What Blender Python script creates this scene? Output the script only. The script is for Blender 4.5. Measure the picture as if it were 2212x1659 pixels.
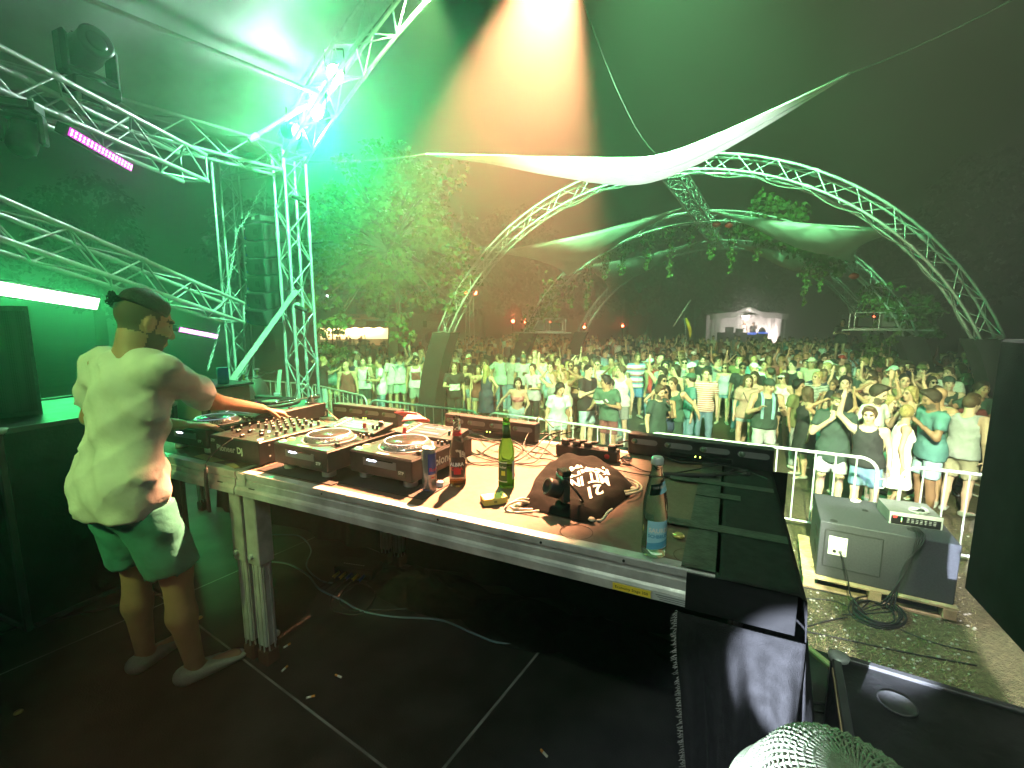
import bpy, math, random
import numpy as np
from mathutils import Vector, Matrix
random.seed(11)
rng = np.random.default_rng(11)
R_ = math.radians
for _o in list(bpy.data.objects):
    bpy.data.objects.remove(_o, do_unlink=True)
sc = bpy.context.scene
COL = sc.collection
# ------------------------------------------------------------------ camera
CAMZ = 2.83
cam_d = bpy.data.cameras.new('camera'); cam = bpy.data.objects.new('camera', cam_d); COL.objects.link(cam)
cam.location = (0, 0, CAMZ); cam.rotation_euler = (R_(90 - 8), 0, 0)
cam_d.sensor_width = 36; cam_d.lens = 36 * 990 / 2212; cam_d.clip_start = .05; cam_d.clip_end = 600
sc.camera = cam
# ------------------------------------------------------------------ night sky
world = bpy.data.worlds.new('World'); sc.world = world; world.use_nodes = True
wn = world.node_tree.nodes; wl = world.node_tree.links; wn.clear()
sky = wn.new('ShaderNodeTexSky'); sky.sky_type = 'NISHITA'; sky.sun_disc = False
sky.sun_elevation = R_(-4); sky.sun_rotation = R_(200)
bg = wn.new('ShaderNodeBackground'); bg.inputs['Strength'].default_value = .05
wo = wn.new('ShaderNodeOutputWorld'); wl.new(sky.outputs[0], bg.inputs[0]); wl.new(bg.outputs[0], wo.inputs[0])
# ------------------------------------------------------------------ exposure / sampling
vs = sc.view_settings
vs.view_transform = 'Standard'; vs.look = 'None'; vs.exposure = 0.0; vs.gamma = 1.0; vs.use_curve_mapping = False
cy = sc.cycles
cy.use_denoising = True
try: cy.denoiser = 'OPENIMAGEDENOISE'
except Exception: pass
cy.max_bounces = 6; cy.diffuse_bounces = 1; cy.glossy_bounces = 2; cy.transmission_bounces = 6; cy.volume_bounces = 0
cy.transparent_max_bounces = 8; cy.caustics_reflective = False; cy.caustics_refractive = False
cy.sample_clamp_indirect = 4.0; cy.sample_clamp_direct = 0.0
cy.use_adaptive_sampling = True; cy.adaptive_threshold = .03
HAZE_D, HAZE_G = .020, .74
# ------------------------------------------------------------------ the stage lamps, some of them added (fixtures are built further down at these places)
LAMP = {  # name: (position, target, watts, colour, cone deg, blend, radius)
 'amber': ((.51, 4.76, 6.53), (-.36, 2.34, 2.2), 32000, (1, .42, .20), 24, .40, .05),
 'white_a': ((-2.93, 7.30, 5.90), (-4.5, 0.0, 5.6), 450, (.70, 1, .88), 100, .9, .09),
 'white_b': ((-2.45, 6.85, 6.18), (-1.2, 1.5, 2.6), 240, (.80, 1, .90), 120, .9, .09),
 'green_a': ((.3, -.6, 5.8), (4.4, 10.5, .45), 20000, (.80, 1, .50), 49, .6, .10),
 'green_b': ((-1.0, 5.9, 6.75), (-2.4, 14, 3.2), 15500, (.42, 1, .32), 76, .7, .10),
 'green_c': ((-3.2, -1.6, 5.6), (-1.6, 1.85, 2.55), 780, (.56, 1, .25), 19, .6, .12),
 'added_green_haze': ((-3.30, 7.60, 5.72), (3.0, 5.8, 4.8), 4200, (.02, 1, .26), 150, .9, .10),  # added lamp that gives the haze its green glow
 'added_green_tower': ((-1.2, 4.4, 6.3), (-4.3, 8.6, 2.8), 6500, (.20, 1, .42), 60, .7, .10),  # added to put more green on the tower and trusses
 'added_green_arches': ((1.2, 4.3, 6.75), (5.2, 14, 5.2), 19000, (.24, 1, .36), 74, .7, .10),  # added lamp greening the upper haze, arches and sails
 'added_side_fill': ((1.6, 2.2, 6.2), (4.2, 3.6, .0), 1500, (1, .97, .90), 40, .6, .10),  # added fill for the earth and bass loudspeaker, out of view
 'rear_white': ((1.2, -1.3, 5.6), (3.9, 4.2, .2), 9500, (1, .97, .90), 34, .5, .10),
 'added_front_fill': ((-.7, -1.7, 5.9), (.15, 1.35, 2.1), 380, (.80, 1, .74), 34, .6, .10),  # added fill for the bottle labels and front rail, out of view
 'added_sail_uplight': ((1.3, 5.3, .42), (1.9, 7.6, 5.9), 4200, (.84, 1, .88), 46, .6, .08),  # added lamp, hidden behind the table, that whitens the large sail
 'follow': ((-4.6, -3.8, 4.13), (0.78, 1.00, 1.97), 70000, (.78, .86, 1), 2.7, .2, .02),
}
def make_lamp(key):
    pos, tgt, w, c, ang, bl, rad = LAMP[key]
    d = bpy.data.lights.new(key + '_light', 'SPOT'); d.energy = w; d.color = c; d.spot_size = R_(ang); d.spot_blend = bl; d.shadow_soft_size = rad
    o = bpy.data.objects.new(key + '_light', d); COL.objects.link(o); o.location = pos
    o.rotation_euler = (Vector(tgt) - Vector(pos)).to_track_quat('-Z', 'Y').to_euler()
    return o
for _k in LAMP: make_lamp(_k)
# ------------------------------------------------------------------ places: from picture coordinates (2212 wide) to the real place
_F, _P = 990.0, R_(8)
def _ray(x, y):
    u = (x - 1106) / _F; v = (y - 830) / _F
    return u, math.cos(_P) - v * math.sin(_P), math.sin(_P) + v * math.cos(_P)
def G(x, y, z):
    u, f, d = _ray(x, y); s = (CAMZ - z) / d
    return Vector((u * s, f * s, z))
def AT(x, y, Y):
    u, f, d = _ray(x, y); s = Y / f
    return Vector((u * s, Y, CAMZ - d * s))
STZ = 1.3            # stage floor
TZ = 2.2             # table top
TB = Vector((.648, 1.002, 0)); TE = Vector((-.903, .429, 0)).normalized(); TN = Vector((.429, .903, 0)).normalized()
def T(a, b, z=TZ):   # table coordinates: a = leftwards along the front edge, b = depth towards the audience
    p = TB + TE * a + TN * b; p.z = z; return p
SN = Vector((.545, .839, 0)).normalized(); SE = Vector((.839, -.545, 0)).normalized()
def S(al, be, z=STZ):
    p = SE * al + SN * be; p.z = z; return p
def M3(x, y, z):     # matrix from three axes
    return Matrix((x, y, z)).transposed()
TROT = math.atan2(-TE.y, -TE.x)   # local +x = right along table, local +y = audience
# ------------------------------------------------------------------ mesh building
class MB:
    def __init__(s): s.v = []; s.f = []; s.m = []; s.cur = 0
    def add(s, vs, fs):
        b = len(s.v); s.v.extend([tuple(p) for p in vs]); s.f.extend([tuple(b + i for i in f) for f in fs]); s.m.extend([s.cur] * len(fs)); return s
    def box(s, c, d, R=None, bev=0.0):
        c = Vector(c); hx, hy, hz = d[0] / 2, d[1] / 2, d[2] / 2
        if bev <= 0:
            vs = [Vector((x * hx, y * hy, z * hz)) for x in (-1, 1) for y in (-1, 1) for z in (-1, 1)]
            fs = [(0, 1, 3, 2), (4, 6, 7, 5), (0, 4, 5, 1), (2, 3, 7, 6), (0, 2, 6, 4), (1, 5, 7, 3)]
        else:
            vs = []; idx = {}
            for x in (-1, 1):
                for y in (-1, 1):
                    for z in (-1, 1):
                        for ax in range(3):
                            p = [x * (hx - bev), y * (hy - bev), z * (hz - bev)]
                            p[ax] = (x * hx, y * hy, z * hz)[ax]
                            idx[(x, y, z, ax)] = len(vs); vs.append(Vector(p))
            fs = []
            for ax in range(3):
                o = [i for i in range(3) if i != ax]
                for sg in (-1, 1):
                    q = []
                    for (a, b2) in ((-1, -1), (1, -1), (1, 1), (-1, 1)):
                        k = [0, 0, 0]; k[ax] = sg; k[o[0]] = a; k[o[1]] = b2; q.append(idx[(k[0], k[1], k[2], ax)])
                    fs.append(tuple(q))
            for ax in range(3):
                o = [i for i in range(3) if i != ax]
                for a in (-1, 1):
                    for b2 in (-1, 1):
                        k0 = [0, 0, 0]; k1 = [0, 0, 0]; k0[o[0]] = k1[o[0]] = a; k0[o[1]] = k1[o[1]] = b2; k0[ax] = -1; k1[ax] = 1
                        fs.append((idx[(*k0, o[0])], idx[(*k1, o[0])], idx[(*k1, o[1])], idx[(*k0, o[1])]))
            for x in (-1, 1):
                for y in (-1, 1):
                    for z in (-1, 1): fs.append(tuple(idx[(x, y, z, a)] for a in range(3)))
        if R is not None: vs = [R @ p for p in vs]
        return s.add([c + p for p in vs], fs)
    def cyl(s, p0, p1, r0, r1=None, n=10, caps=True):
        p0 = Vector(p0); p1 = Vector(p1); r1 = r0 if r1 is None else r1
        ax = (p1 - p0).normalized(); a = ax.orthogonal().normalized(); b = ax.cross(a)
        vs = []
        for p, r in ((p0, r0), (p1, r1)):
            for i in range(n):
                t = 2 * math.pi * i / n; vs.append(p + (a * math.cos(t) + b * math.sin(t)) * r)
        fs = [(i, (i + 1) % n, n + (i + 1) % n, n + i) for i in range(n)]
        if caps: fs += [tuple(range(n - 1, -1, -1)), tuple(range(n, 2 * n))]
        return s.add(vs, fs)
    def path(s, pts, r, n=6, closed=False):
        pts = [Vector(p) for p in pts]; N = len(pts); vs = []; a = None
        for i, p in enumerate(pts):
            if closed: t = pts[(i + 1) % N] - pts[i - 1]
            else: t = pts[min(i + 1, N - 1)] - pts[max(i - 1, 0)]
            if t.length < 1e-9: t = Vector((0, 0, 1))
            t.normalize()
            if a is None: a = t.orthogonal().normalized()
            else:
                a = a - t * a.dot(t)
                a = a.normalized() if a.length > 1e-6 else t.orthogonal().normalized()
            b = t.cross(a); rr = r[i] if isinstance(r, (list, tuple)) else r
            for k in range(n):
                th = 2 * math.pi * k / n; vs.append(p + (a * math.cos(th) + b * math.sin(th)) * rr)
        fs = []
        for i in range(N if closed else N - 1):
            j = (i + 1) % N
            for k in range(n): fs.append((i * n + k, i * n + (k + 1) % n, j * n + (k + 1) % n, j * n + k))
        if not closed: fs += [tuple(range(n - 1, -1, -1)), tuple((N - 1) * n + k for k in range(n))]
        return s.add(vs, fs)
    def lathe(s, prof, n=24, o=(0, 0, 0), R=None):
        o = Vector(o); vs = []; fs = []; N = len(prof)
        for r, z in prof:
            for k in range(n):
                t = 2 * math.pi * k / n; p = Vector((r * math.cos(t), r * math.sin(t), z))
                vs.append(o + (R @ p if R is not None else p))
        for i in range(N - 1):
            for k in range(n): fs.append((i * n + k, i * n + (k + 1) % n, (i + 1) * n + (k + 1) % n, (i + 1) * n + k))
        if prof[0][0] > 1e-5: fs.append(tuple(range(n - 1, -1, -1)))
        if prof[-1][0] > 1e-5: fs.append(tuple((N - 1) * n + k for k in range(n)))
        return s.add(vs, fs)
    def prism(s, poly, z0, z1, fn=None):   # poly in xy, extruded in z
        n = len(poly); vs = [Vector((x, y, z0)) for x, y in poly] + [Vector((x, y, z1)) for x, y in poly]
        if fn: vs = [fn(p) for p in vs]
        return s.add(vs, [tuple(range(n - 1, -1, -1)), tuple(range(n, 2 * n))] + [(i, (i + 1) % n, n + (i + 1) % n, n + i) for i in range(n)])
    def grid(s, fn, nu, nv, closed_u=False):
        vs = [fn(i / (nu if closed_u else nu - 1), j / (nv - 1)) for j in range(nv) for i in range(nu)]
        fs = []
        for j in range(nv - 1):
            for i in range(nu if closed_u else nu - 1):
                k = (i + 1) % nu; fs.append((j * nu + i, j * nu + k, (j + 1) * nu + k, (j + 1) * nu + i))
        return s.add(vs, fs)
    def mesh(s, name, mats, smooth=False, off=None):
        me = bpy.data.meshes.new(name)
        v = [(p[0] - off[0], p[1] - off[1], p[2] - off[2]) for p in s.v] if off is not None else s.v
        me.from_pydata(v, [], s.f)
        for m in (mats if isinstance(mats, (list, tuple)) else [mats] if mats else []): me.materials.append(m)
        if any(s.m): me.polygons.foreach_set('material_index', s.m)
        if smooth: me.polygons.foreach_set('use_smooth', [True] * len(s.f))
        me.update(); return me
    def build(s, name, mats, parent=None, smooth=False, world=False):
        off = None
        if world and parent is not None:
            p = parent; off = Vector((0, 0, 0))
            while p is not None: off += p.location; p = p.parent
        return put(name, s.mesh(name, mats, smooth, off), parent)
def put(name, me, parent=None, mat=None):
    o = bpy.data.objects.new(name, me); COL.objects.link(o)
    if parent is not None: o.parent = parent
    if mat is not None: o.matrix_local = mat
    return o
def tag(o, label=None, cat=None, group=None, kind=None):
    if label: o['label'] = label
    if cat: o['category'] = cat
    if group: o['group'] = group
    if kind: o['kind'] = kind
    return o
def thing(name, label, cat, loc=(0, 0, 0), rz=0.0, group=None, rot=None):
    o = bpy.data.objects.new(name, None); COL.objects.link(o); o.empty_display_size = .1
    o.location = loc; o.rotation_euler = rot if rot is not None else (0, 0, rz)
    return tag(o, label, cat, group)
def copy_tree(o, parent=None):
    c = o.copy(); COL.objects.link(c)
    if parent is not None: c.parent = parent
    for ch in list(o.children): copy_tree(ch, c)
    return c
def frame(p0, p1):   # matrix that carries a unit z-segment onto p0-p1
    p0 = Vector(p0); d = Vector(p1) - p0; L = d.length; z = d / L; x = z.orthogonal().normalized(); y = z.cross(x)
    return Matrix.Translation(p0) @ M3(x, y, z).to_4x4(), L
_rod = {}
def rod(name, p0, p1, r, mat, parent, n=6):
    k = (mat.name, n)
    if k not in _rod:
        _rod[k] = MB().cyl((0, 0, 0), (0, 0, 1), 1, n=n).mesh('rod', mat, True)
    m, L = frame(p0, p1)
    return put(name, _rod[k], parent, m @ Matrix.Diagonal((r, r, L, 1)))
def catenary(p0, p1, sag, n=14, wob=0.0):
    p0 = Vector(p0); p1 = Vector(p1); out = []
    for i in range(n + 1):
        t = i / n; p = p0.lerp(p1, t); p.z -= sag * 4 * t * (1 - t)
        if wob and 0 < i < n: p += Vector((random.uniform(-wob, wob), random.uniform(-wob, wob), 0))
        out.append(p)
    return out
def spline(pts, n=8):   # Catmull-Rom through points
    pts = [Vector(p) for p in pts]; out = []
    for i in range(len(pts) - 1):
        a = pts[max(i - 1, 0)]; b = pts[i]; c = pts[i + 1]; d = pts[min(i + 2, len(pts) - 1)]
        for k in range(n):
            t = k / n
            out.append(.5 * ((2 * b) + (c - a) * t + (2 * a - 5 * b + 4 * c - d) * t * t + (3 * b - a - 3 * c + d) * t ** 3))
    out.append(pts[-1]); return out
# ------------------------------------------------------------------ flat print: letters as geometry
_txt = bpy.data.curves.new('letters', 'FONT'); _txto = bpy.data.objects.new('letters', _txt); COL.objects.link(_txto)
def letters(body, bold=0.0):   # -> verts (n,2) with height about 1 and faces
    _txt.body = body; _txt.size = 1.0; _txt.align_x = 'CENTER'; _txt.align_y = 'CENTER'; _txt.offset = bold; _txt.resolution_u = 2
    _txto.data = _txt; bpy.context.view_layer.update()
    dg = bpy.context.evaluated_depsgraph_get(); me = _txto.evaluated_get(dg).to_mesh()
    v = [(p.co.x, p.co.y) for p in me.vertices]; f = [tuple(p.vertices) for p in me.polygons]
    _txto.evaluated_get(dg).to_mesh_clear(); return v, f
WORDS = {}
for _w, _b in (('Pioneer Dj', .03), ('pioneer', .03), ('STP', .03), ('Red', .02), ('ENE', .02), ('ALBRA', .04), ('COLA', .04), ('SAURER', .04), ('SCHBRUDL', .04), ('Radler', .01),
               ('NEHM', .03), ('KABIN', .03), ('MIT IN', .03), ('21', .03), ('Economy Stage 350', .01), ('www.he', .02), ('AMERICAN', .03), ('EMI', .02)):
    WORDS[_w] = letters(_w, _b)
import bmesh
for _w in ('NEHM', 'KABIN', 'MIT IN', '21'):   # finer faces for print on crumpled cloth
    _bm = bmesh.new(); _vv = [_bm.verts.new((x, y, 0)) for x, y in WORDS[_w][0]]
    for _q in WORDS[_w][1]:
        try: _bm.faces.new([_vv[i] for i in _q])
        except ValueError: pass
    bmesh.ops.triangulate(_bm, faces=_bm.faces[:])
    for _k in range(3):
        bmesh.ops.subdivide_edges(_bm, edges=[e for e in _bm.edges if e.calc_length() > .22], cuts=1); bmesh.ops.triangulate(_bm, faces=_bm.faces[:])
    _bm.verts.index_update(); WORDS[_w] = ([(v.co.x, v.co.y) for v in _bm.verts], [tuple(v.index for v in f.verts) for f in _bm.faces]); _bm.free()
bpy.data.objects.remove(_txto, do_unlink=True)
def write(mb, word, fn, h):   # fn maps (x, y) in metres on the surface -> 3D point
    v, f = WORDS[word]; mb.add([fn(x * h, y * h) for x, y in v], f); return mb
# ------------------------------------------------------------------ materials
MAT = {}
def mat(name, col, rough=.6, metal=0.0, noise=0.0, nscale=8.0, bump=0.0, bscale=40.0, spec=.5, trans=0.0, emit=None, estr=0.0, transl=0.0, ior=1.45, col2=None, vcoord='Object', coat=0.0, sheen=0.0):
    m = bpy.data.materials.new(name); m.use_nodes = True; nt = m.node_tree; N = nt.nodes; L = nt.links
    b = N['Principled BSDF']; b.inputs['Base Color'].default_value = (*col, 1); b.inputs['Roughness'].default_value = rough; b.inputs['Metallic'].default_value = metal
    b.inputs['Specular IOR Level'].default_value = spec; b.inputs['IOR'].default_value = ior; b.inputs['Transmission Weight'].default_value = trans
    b.inputs['Coat Weight'].default_value = coat; b.inputs['Sheen Weight'].default_value = sheen
    if emit: b.inputs['Emission Color'].default_value = (*emit, 1); b.inputs['Emission Strength'].default_value = estr
    if noise or bump:
        tc = N.new('ShaderNodeTexCoord')
    if noise:
        nz = N.new('ShaderNodeTexNoise'); nz.inputs['Scale'].default_value = nscale; nz.inputs['Detail'].default_value = 5; L.new(tc.outputs[vcoord], nz.inputs['Vector'])
        mx = N.new('ShaderNodeMix'); mx.data_type = 'RGBA'
        c2 = col2 if col2 else tuple(max(0, c * (1 - noise)) for c in col); c1 = col if col2 else tuple(min(1, c * (1 + noise)) for c in col)
        mx.inputs['A'].default_value = (*c1, 1); mx.inputs['B'].default_value = (*c2, 1)
        rp = N.new('ShaderNodeValToRGB'); rp.color_ramp.elements[0].position = .35; rp.color_ramp.elements[1].position = .65
        L.new(nz.outputs[0], rp.inputs[0]); L.new(rp.outputs[0], mx.inputs['Factor']); L.new(mx.outputs['Result'], b.inputs['Base Color'])
        mr = N.new('ShaderNodeMapRange'); mr.inputs[3].default_value = max(.03, rough - .12); mr.inputs[4].default_value = min(1, rough + .12)
        L.new(nz.outputs[0], mr.inputs[0]); L.new(mr.outputs[0], b.inputs['Roughness'])
    if bump:
        nb = N.new('ShaderNodeTexNoise'); nb.inputs['Scale'].default_value = bscale; nb.inputs['Detail'].default_value = 4; L.new(tc.outputs[vcoord], nb.inputs['Vector'])
        bp = N.new('ShaderNodeBump'); bp.inputs['Strength'].default_value = bump; bp.inputs['Distance'].default_value = .01
        L.new(nb.outputs[0], bp.inputs['Height']); L.new(bp.outputs[0], b.inputs['Normal'])
    if transl:
        tr = N.new('ShaderNodeBsdfTranslucent'); tr.inputs[0].default_value = (*col, 1); ms = N.new('ShaderNodeMixShader'); ms.inputs[0].default_value = transl
        L.new(b.outputs[0], ms.inputs[1]); L.new(tr.outputs[0], ms.inputs[2]); L.new(ms.outputs[0], N['Material Output'].inputs[0])
        if noise: L.new(mx.outputs['Result'], tr.inputs[0])
    MAT[name] = m; return m
alu = mat('aluminium', (.66, .67, .68), .36, .5, noise=.12, nscale=12)
alu_old = mat('aluminium_worn', (.50, .50, .49), .42, .35, noise=.3, nscale=9, bump=.15, bscale=90)
galv = mat('galvanised_steel', (.62, .64, .65), .42, .3, noise=.18, nscale=25)
steel_dark = mat('dark_steel', (.10, .10, .105), .45, .5, noise=.2)
chrome = mat('chrome', (.75, .75, .76), .12, 1.0)
blackm = mat('black_plastic', (.018, .018, .02), .42, noise=.25, nscale=30, bump=.05, bscale=400)
blackgloss = mat('black_gloss', (.012, .012, .014), .12)
blackmat = mat('black_matte', (.014, .014, .015), .8, noise=.3, nscale=14)
rubber = mat('black_rubber', (.016, .016, .017), .6)
rubber_foot = mat('brown_rubber', (.06, .028, .02), .8, noise=.3)
speaker_paint = mat('textured_speaker_paint', (.05, .052, .062), .6, noise=.2, nscale=60, bump=.6, bscale=260)
case_black = mat('scuffed_case', (.012, .012, .013), .55, noise=.5, nscale=10, bump=.25, bscale=60)
whitep = mat('white_paint', (.78, .78, .76), .5, noise=.06)
greyp = mat('grey_plastic', (.16, .16, .165), .5, noise=.15)
lightgrey = mat('light_grey', (.45, .46, .47), .5, noise=.1)
redp = mat('red_plastic', (.55, .02, .03), .4)
pinkp = mat('pink_plastic', (.75, .16, .20), .45)
yellowp = mat('yellow_paint', (.75, .55, .05), .5)
bluep = mat('blue_plastic', (.02, .10, .45), .4)
orange_l = mat('orange_label', (.65, .26, .04), .5)
wood = mat('bare_pine', (.50, .36, .21), .7, noise=.3, nscale=7, bump=.3, bscale=30)
ply = mat('brown_plywood', (.16, .085, .055), .55, noise=.25, nscale=6, bump=.12, bscale=120)
# ------------------------------------------------------------------ ground
def ground_material():
    m = mat('trampled_earth', (.15, .12, .07), .95); nt = m.node_tree; N = nt.nodes; L = nt.links; b = N['Principled BSDF']
    tc = N.new('ShaderNodeTexCoord')
    n1 = N.new('ShaderNodeTexNoise'); n1.inputs['Scale'].default_value = .9; n1.inputs['Detail'].default_value = 8
    n2 = N.new('ShaderNodeTexNoise'); n2.inputs['Scale'].default_value = 26; n2.inputs['Detail'].default_value = 6
    n3 = N.new('ShaderNodeTexVoronoi'); n3.inputs['Scale'].default_value = 70
    for n in (n1, n2, n3): L.new(tc.outputs['Object'], n.inputs['Vector'])
    r1 = N.new('ShaderNodeValToRGB'); e = r1.color_ramp.elements
    e[0].position = .3; e[0].color = (.075, .075, .03, 1); e[1].position = .7; e[1].color = (.20, .165, .10, 1)
    r2 = N.new('ShaderNodeValToRGB'); e = r2.color_ramp.elements
    e[0].position = .35; e[0].color = (.45, .42, .36, 1); e[1].position = .68; e[1].color = (1.25, 1.2, 1.1, 1)
    L.new(n1.outputs[0], r1.inputs[0]); L.new(n2.outputs[0], r2.inputs[0])
    mx = N.new('ShaderNodeMix'); mx.data_type = 'RGBA'; mx.blend_type = 'MULTIPLY'; mx.inputs['Factor'].default_value = .85
    L.new(r1.outputs[0], mx.inputs['A']); L.new(r2.outputs[0], mx.inputs['B']); L.new(mx.outputs['Result'], b.inputs['Base Color'])
    ad = N.new('ShaderNodeMath'); ad.operation = 'ADD'; L.new(n2.outputs[0], ad.inputs[0]); L.new(n3.outputs[0], ad.inputs[1])
    bp = N.new('ShaderNodeBump'); bp.inputs['Strength'].default_value = .8; bp.inputs['Distance'].default_value = .03
    L.new(ad.outputs[0], bp.inputs['Height']); L.new(bp.outputs[0], b.inputs['Normal'])
    return m
earth = ground_material()
mb = MB()
def _gz(x, y): return .0
N_ = 40
mb.grid(lambda u, v: Vector((-54 + 116 * u, -14 + 82 * v, 0)), N_, N_)
ground = tag(mb.build('ground', earth), kind='structure')
# grass straw and pebbles on the earth in front of the stage, where they can be seen
strawm = mat('dry_grass', (.30, .26, .12), .9); grassm = mat('green_grass', (.10, .15, .035), .9); pebm = mat('pebble', (.32, .30, .26), .9, noise=.3)
mb = MB()
for i in range(5200):
    px = random.uniform(1680, 2110); py = random.uniform(1130, 1500)
    p = G(px, py, 0); a = random.uniform(0, 6.28); l = random.uniform(.02, .055); d = Vector((math.cos(a), math.sin(a), random.uniform(.05, .8))) * l
    w = Vector((-math.sin(a), math.cos(a), 0)) * .0022
    mb.cur = 0 if random.random() < .72 else 1
    mb.add([p - w, p + w, p + d], [(0, 1, 2)])
for c in range(16):
    q = G(random.uniform(1720, 2090), random.uniform(1200, 1480), 0)
    for i in range(26):
        a = random.uniform(0, 6.28); p = q + Vector((random.gauss(0, .04), random.gauss(0, .04), 0)); d = Vector((math.cos(a) * .4, math.sin(a) * .4, 1)) * random.uniform(.02, .05)
        w = Vector((-math.sin(a), math.cos(a), 0)) * .003; mb.cur = 1; mb.add([p - w, p + w, p + d], [(0, 1, 2)])
tag(mb.build('grass', [strawm, grassm]), 'short dry grass and straw on the trampled earth by the pallet', 'grass', kind='stuff')
mb = MB()
for i in range(420):
    p = G(random.uniform(1690, 2110), random.uniform(1140, 1500), 0); r = random.uniform(.006, .018)
    mb.lathe([(0, -.3 * r), (r, .1 * r), (r * .6, .6 * r), (0, .75 * r)], 5, p)
tag(mb.build('pebbles', pebm, smooth=True), 'small pale stones scattered in the earth', 'stones', kind='stuff')
# ------------------------------------------------------------------ stage floor of separate deck panels
floor_mat = mat('stage_deck_board', (.017, .016, .0155), .5, noise=.6, nscale=4.5, bump=.25, bscale=160)
stage = tag(bpy.data.objects.new('stage_floor', None), kind='structure'); COL.objects.link(stage)
al0 = [-6.85, -4.85, -2.85, -.95, 1.05]; be0 = [-4.08 + i for i in range(9)]
panel_me = {}
for i in range(4):
    for j in range(8):
        a0, a1, b0, b1 = al0[i], al0[i + 1], be0[j], be0[j + 1]
        if b1 > 3.0 and i == 2: continue
        if i == 3 and b1 > 3.0: continue
        if i == 3 and b1 > 2.0: b1 = b0 + .5
        c = S((a0 + a1) / 2, (b0 + b1) / 2, STZ)
        L_ = a1 - a0 - .009; k = (round(L_, 3), b1 - b0 < .9)
        if k not in panel_me: panel_me[k] = MB().box((0, 0, -.03), (L_, b1 - b0 - .009, .06), bev=.002).mesh('deck_panel', floor_mat)
        put('deck_panel', panel_me[k], stage, Matrix.Translation(c) @ Matrix.Rotation(math.atan2(SE.y, SE.x), 4, 'Z'))
mb = MB()   # bright metal edge profiles just below the boards
Rz = Matrix.Rotation(math.atan2(SE.y, SE.x), 3, 'Z')
for a in al0[:-1]: 
    l = (1.9 if a > -1 else 2.9 if a > -2.9 else 3.9); mb.box(S(a, (be0[0] + l) / 2, STZ - .0055), (.014, l - be0[0], .009), Rz)
for b in be0[1:-1]:
    x1 = .95 if b < 1.8 else -1 if b < 2.8 else -2.9; mb.box(S((-6.85 + x1) / 2, b, STZ - .0065), (x1 + 6.85, .014, .009), Rz)
e_ = mb.build('panel_edging', mat('dull_edging', (.22, .22, .22), .5, .4, noise=.4, nscale=6), stage)
mb = MB()
for x0, x1, y1 in ((-6.8, -2.87, 3.85), (-2.85, -.97, 2.85), (-.95, .95, 1.85)): mb.box(S((x0 + x1) / 2, (y1 - 4.0) / 2, STZ - .085), (x1 - x0, y1 + 4.0, .05), Rz)
mb.build('stage_frame', steel_dark, stage)
for a in (-6.6, -4.4, -2.2, .6):
    for b in (-3.6, -1, 1.5, 3.6):
        if b > (1.8 if a > -1 else 2.8 if a > -2.9 else 9): continue
        rod('support_leg', S(a, b, 0), S(a, b, STZ - .11), .03, steel_dark, stage)
# brown board closing the right stage edge
o = MB().box((0, 0, 0), (.9, .018, .75), bev=.003).build('edge_board', ply)
p0 = G(1702, 1362, STZ + .02); p1 = G(1800, 1442, STZ + .02); d = (p1 - p0); ang = math.atan2(d.y, d.x)
o.location = ((p0 + p1) / 2 + Vector((d.x, d.y, 0)) * .5); o.location.z = STZ - .36; o.rotation_euler = (0, 0, ang)
tag(o, 'brown plywood board closing the stage edge beside the draped table end', 'board')
o2 = MB().box((0, 0, 0), (.92, .022, .012), bev=.002).build('bare_edge', wood, o); o2.location = (0, 0, .38)
# ------------------------------------------------------------------ trusses
def truss(name, label, pts, w, side, parent=None, seg=.36, rc=.022, rb=.010, faces=4, metal=alu, cat='truss', group=None, ends=True):
    """square truss along the points; side(i) gives the sideways axis"""
    pts = [Vector(p) for p in pts]; t = thing(name, label, cat, pts[0], group=group); o = pts[0]
    # resample
    L = [0]
    for i in range(len(pts) - 1): L.append(L[-1] + (pts[i + 1] - pts[i]).length)
    n = max(2, round(L[-1] / seg)); fr = []
    def at(s):
        for i in range(len(pts) - 1):
            if s <= L[i + 1] + 1e-6 or i == len(pts) - 2:
                k = (s - L[i]) / (L[i + 1] - L[i]); return pts[i].lerp(pts[i + 1], min(max(k, 0), 1))
    for i in range(n + 1):
        s = L[-1] * i / n; p = at(s); tg = (at(min(L[-1], s + .05)) - at(max(0, s - .05))).normalized()
        sd = Vector(side(p) if callable(side) else side); sd = (sd - tg * sd.dot(tg)).normalized(); up = tg.cross(sd).normalized()
        fr.append((p - o, sd, up))
    h = w / 2; cs = [(-h, -h), (h, -h), (h, h), (-h, h)]
    P = [[p + sd * a + up * b for (p, sd, up) in fr] for a, b in cs]
    straight = len(pts) == 2
    for c in range(4):
        if straight: rod('chord', P[c][0], P[c][-1], rc, metal, t, n=10)
        else: MB().path(P[c], rc, 8).build('chord', metal, t, smooth=True)
    for fc in range(faces):
        A = P[fc]; B = P[(fc + 1) % 4]
        for i in range(n):
            if (i + fc) % 2 == 0: rod('brace', A[i], B[i + 1], rb, metal, t)
            else: rod('brace', B[i], A[i + 1], rb, metal, t)
    st_ = max(4, round(2.1 / (L[-1] / n)))
    for c in range(4):   # bolted couplers
        for i in range(st_, n, st_):
            tg = (P[c][i] - P[c][i - 1]).normalized(); rod('coupler', P[c][i] - tg * .055, P[c][i] + tg * .055, rc * 1.32, galv, t, n=8)
    for fc in range(faces):
        A = P[fc]; B = P[(fc + 1) % 4]
        if ends:
            for i in (0, n): rod('cross_bar', A[i], B[i], rb, metal, t)
    return t
Z3 = Vector((0, 0, 1))
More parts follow.
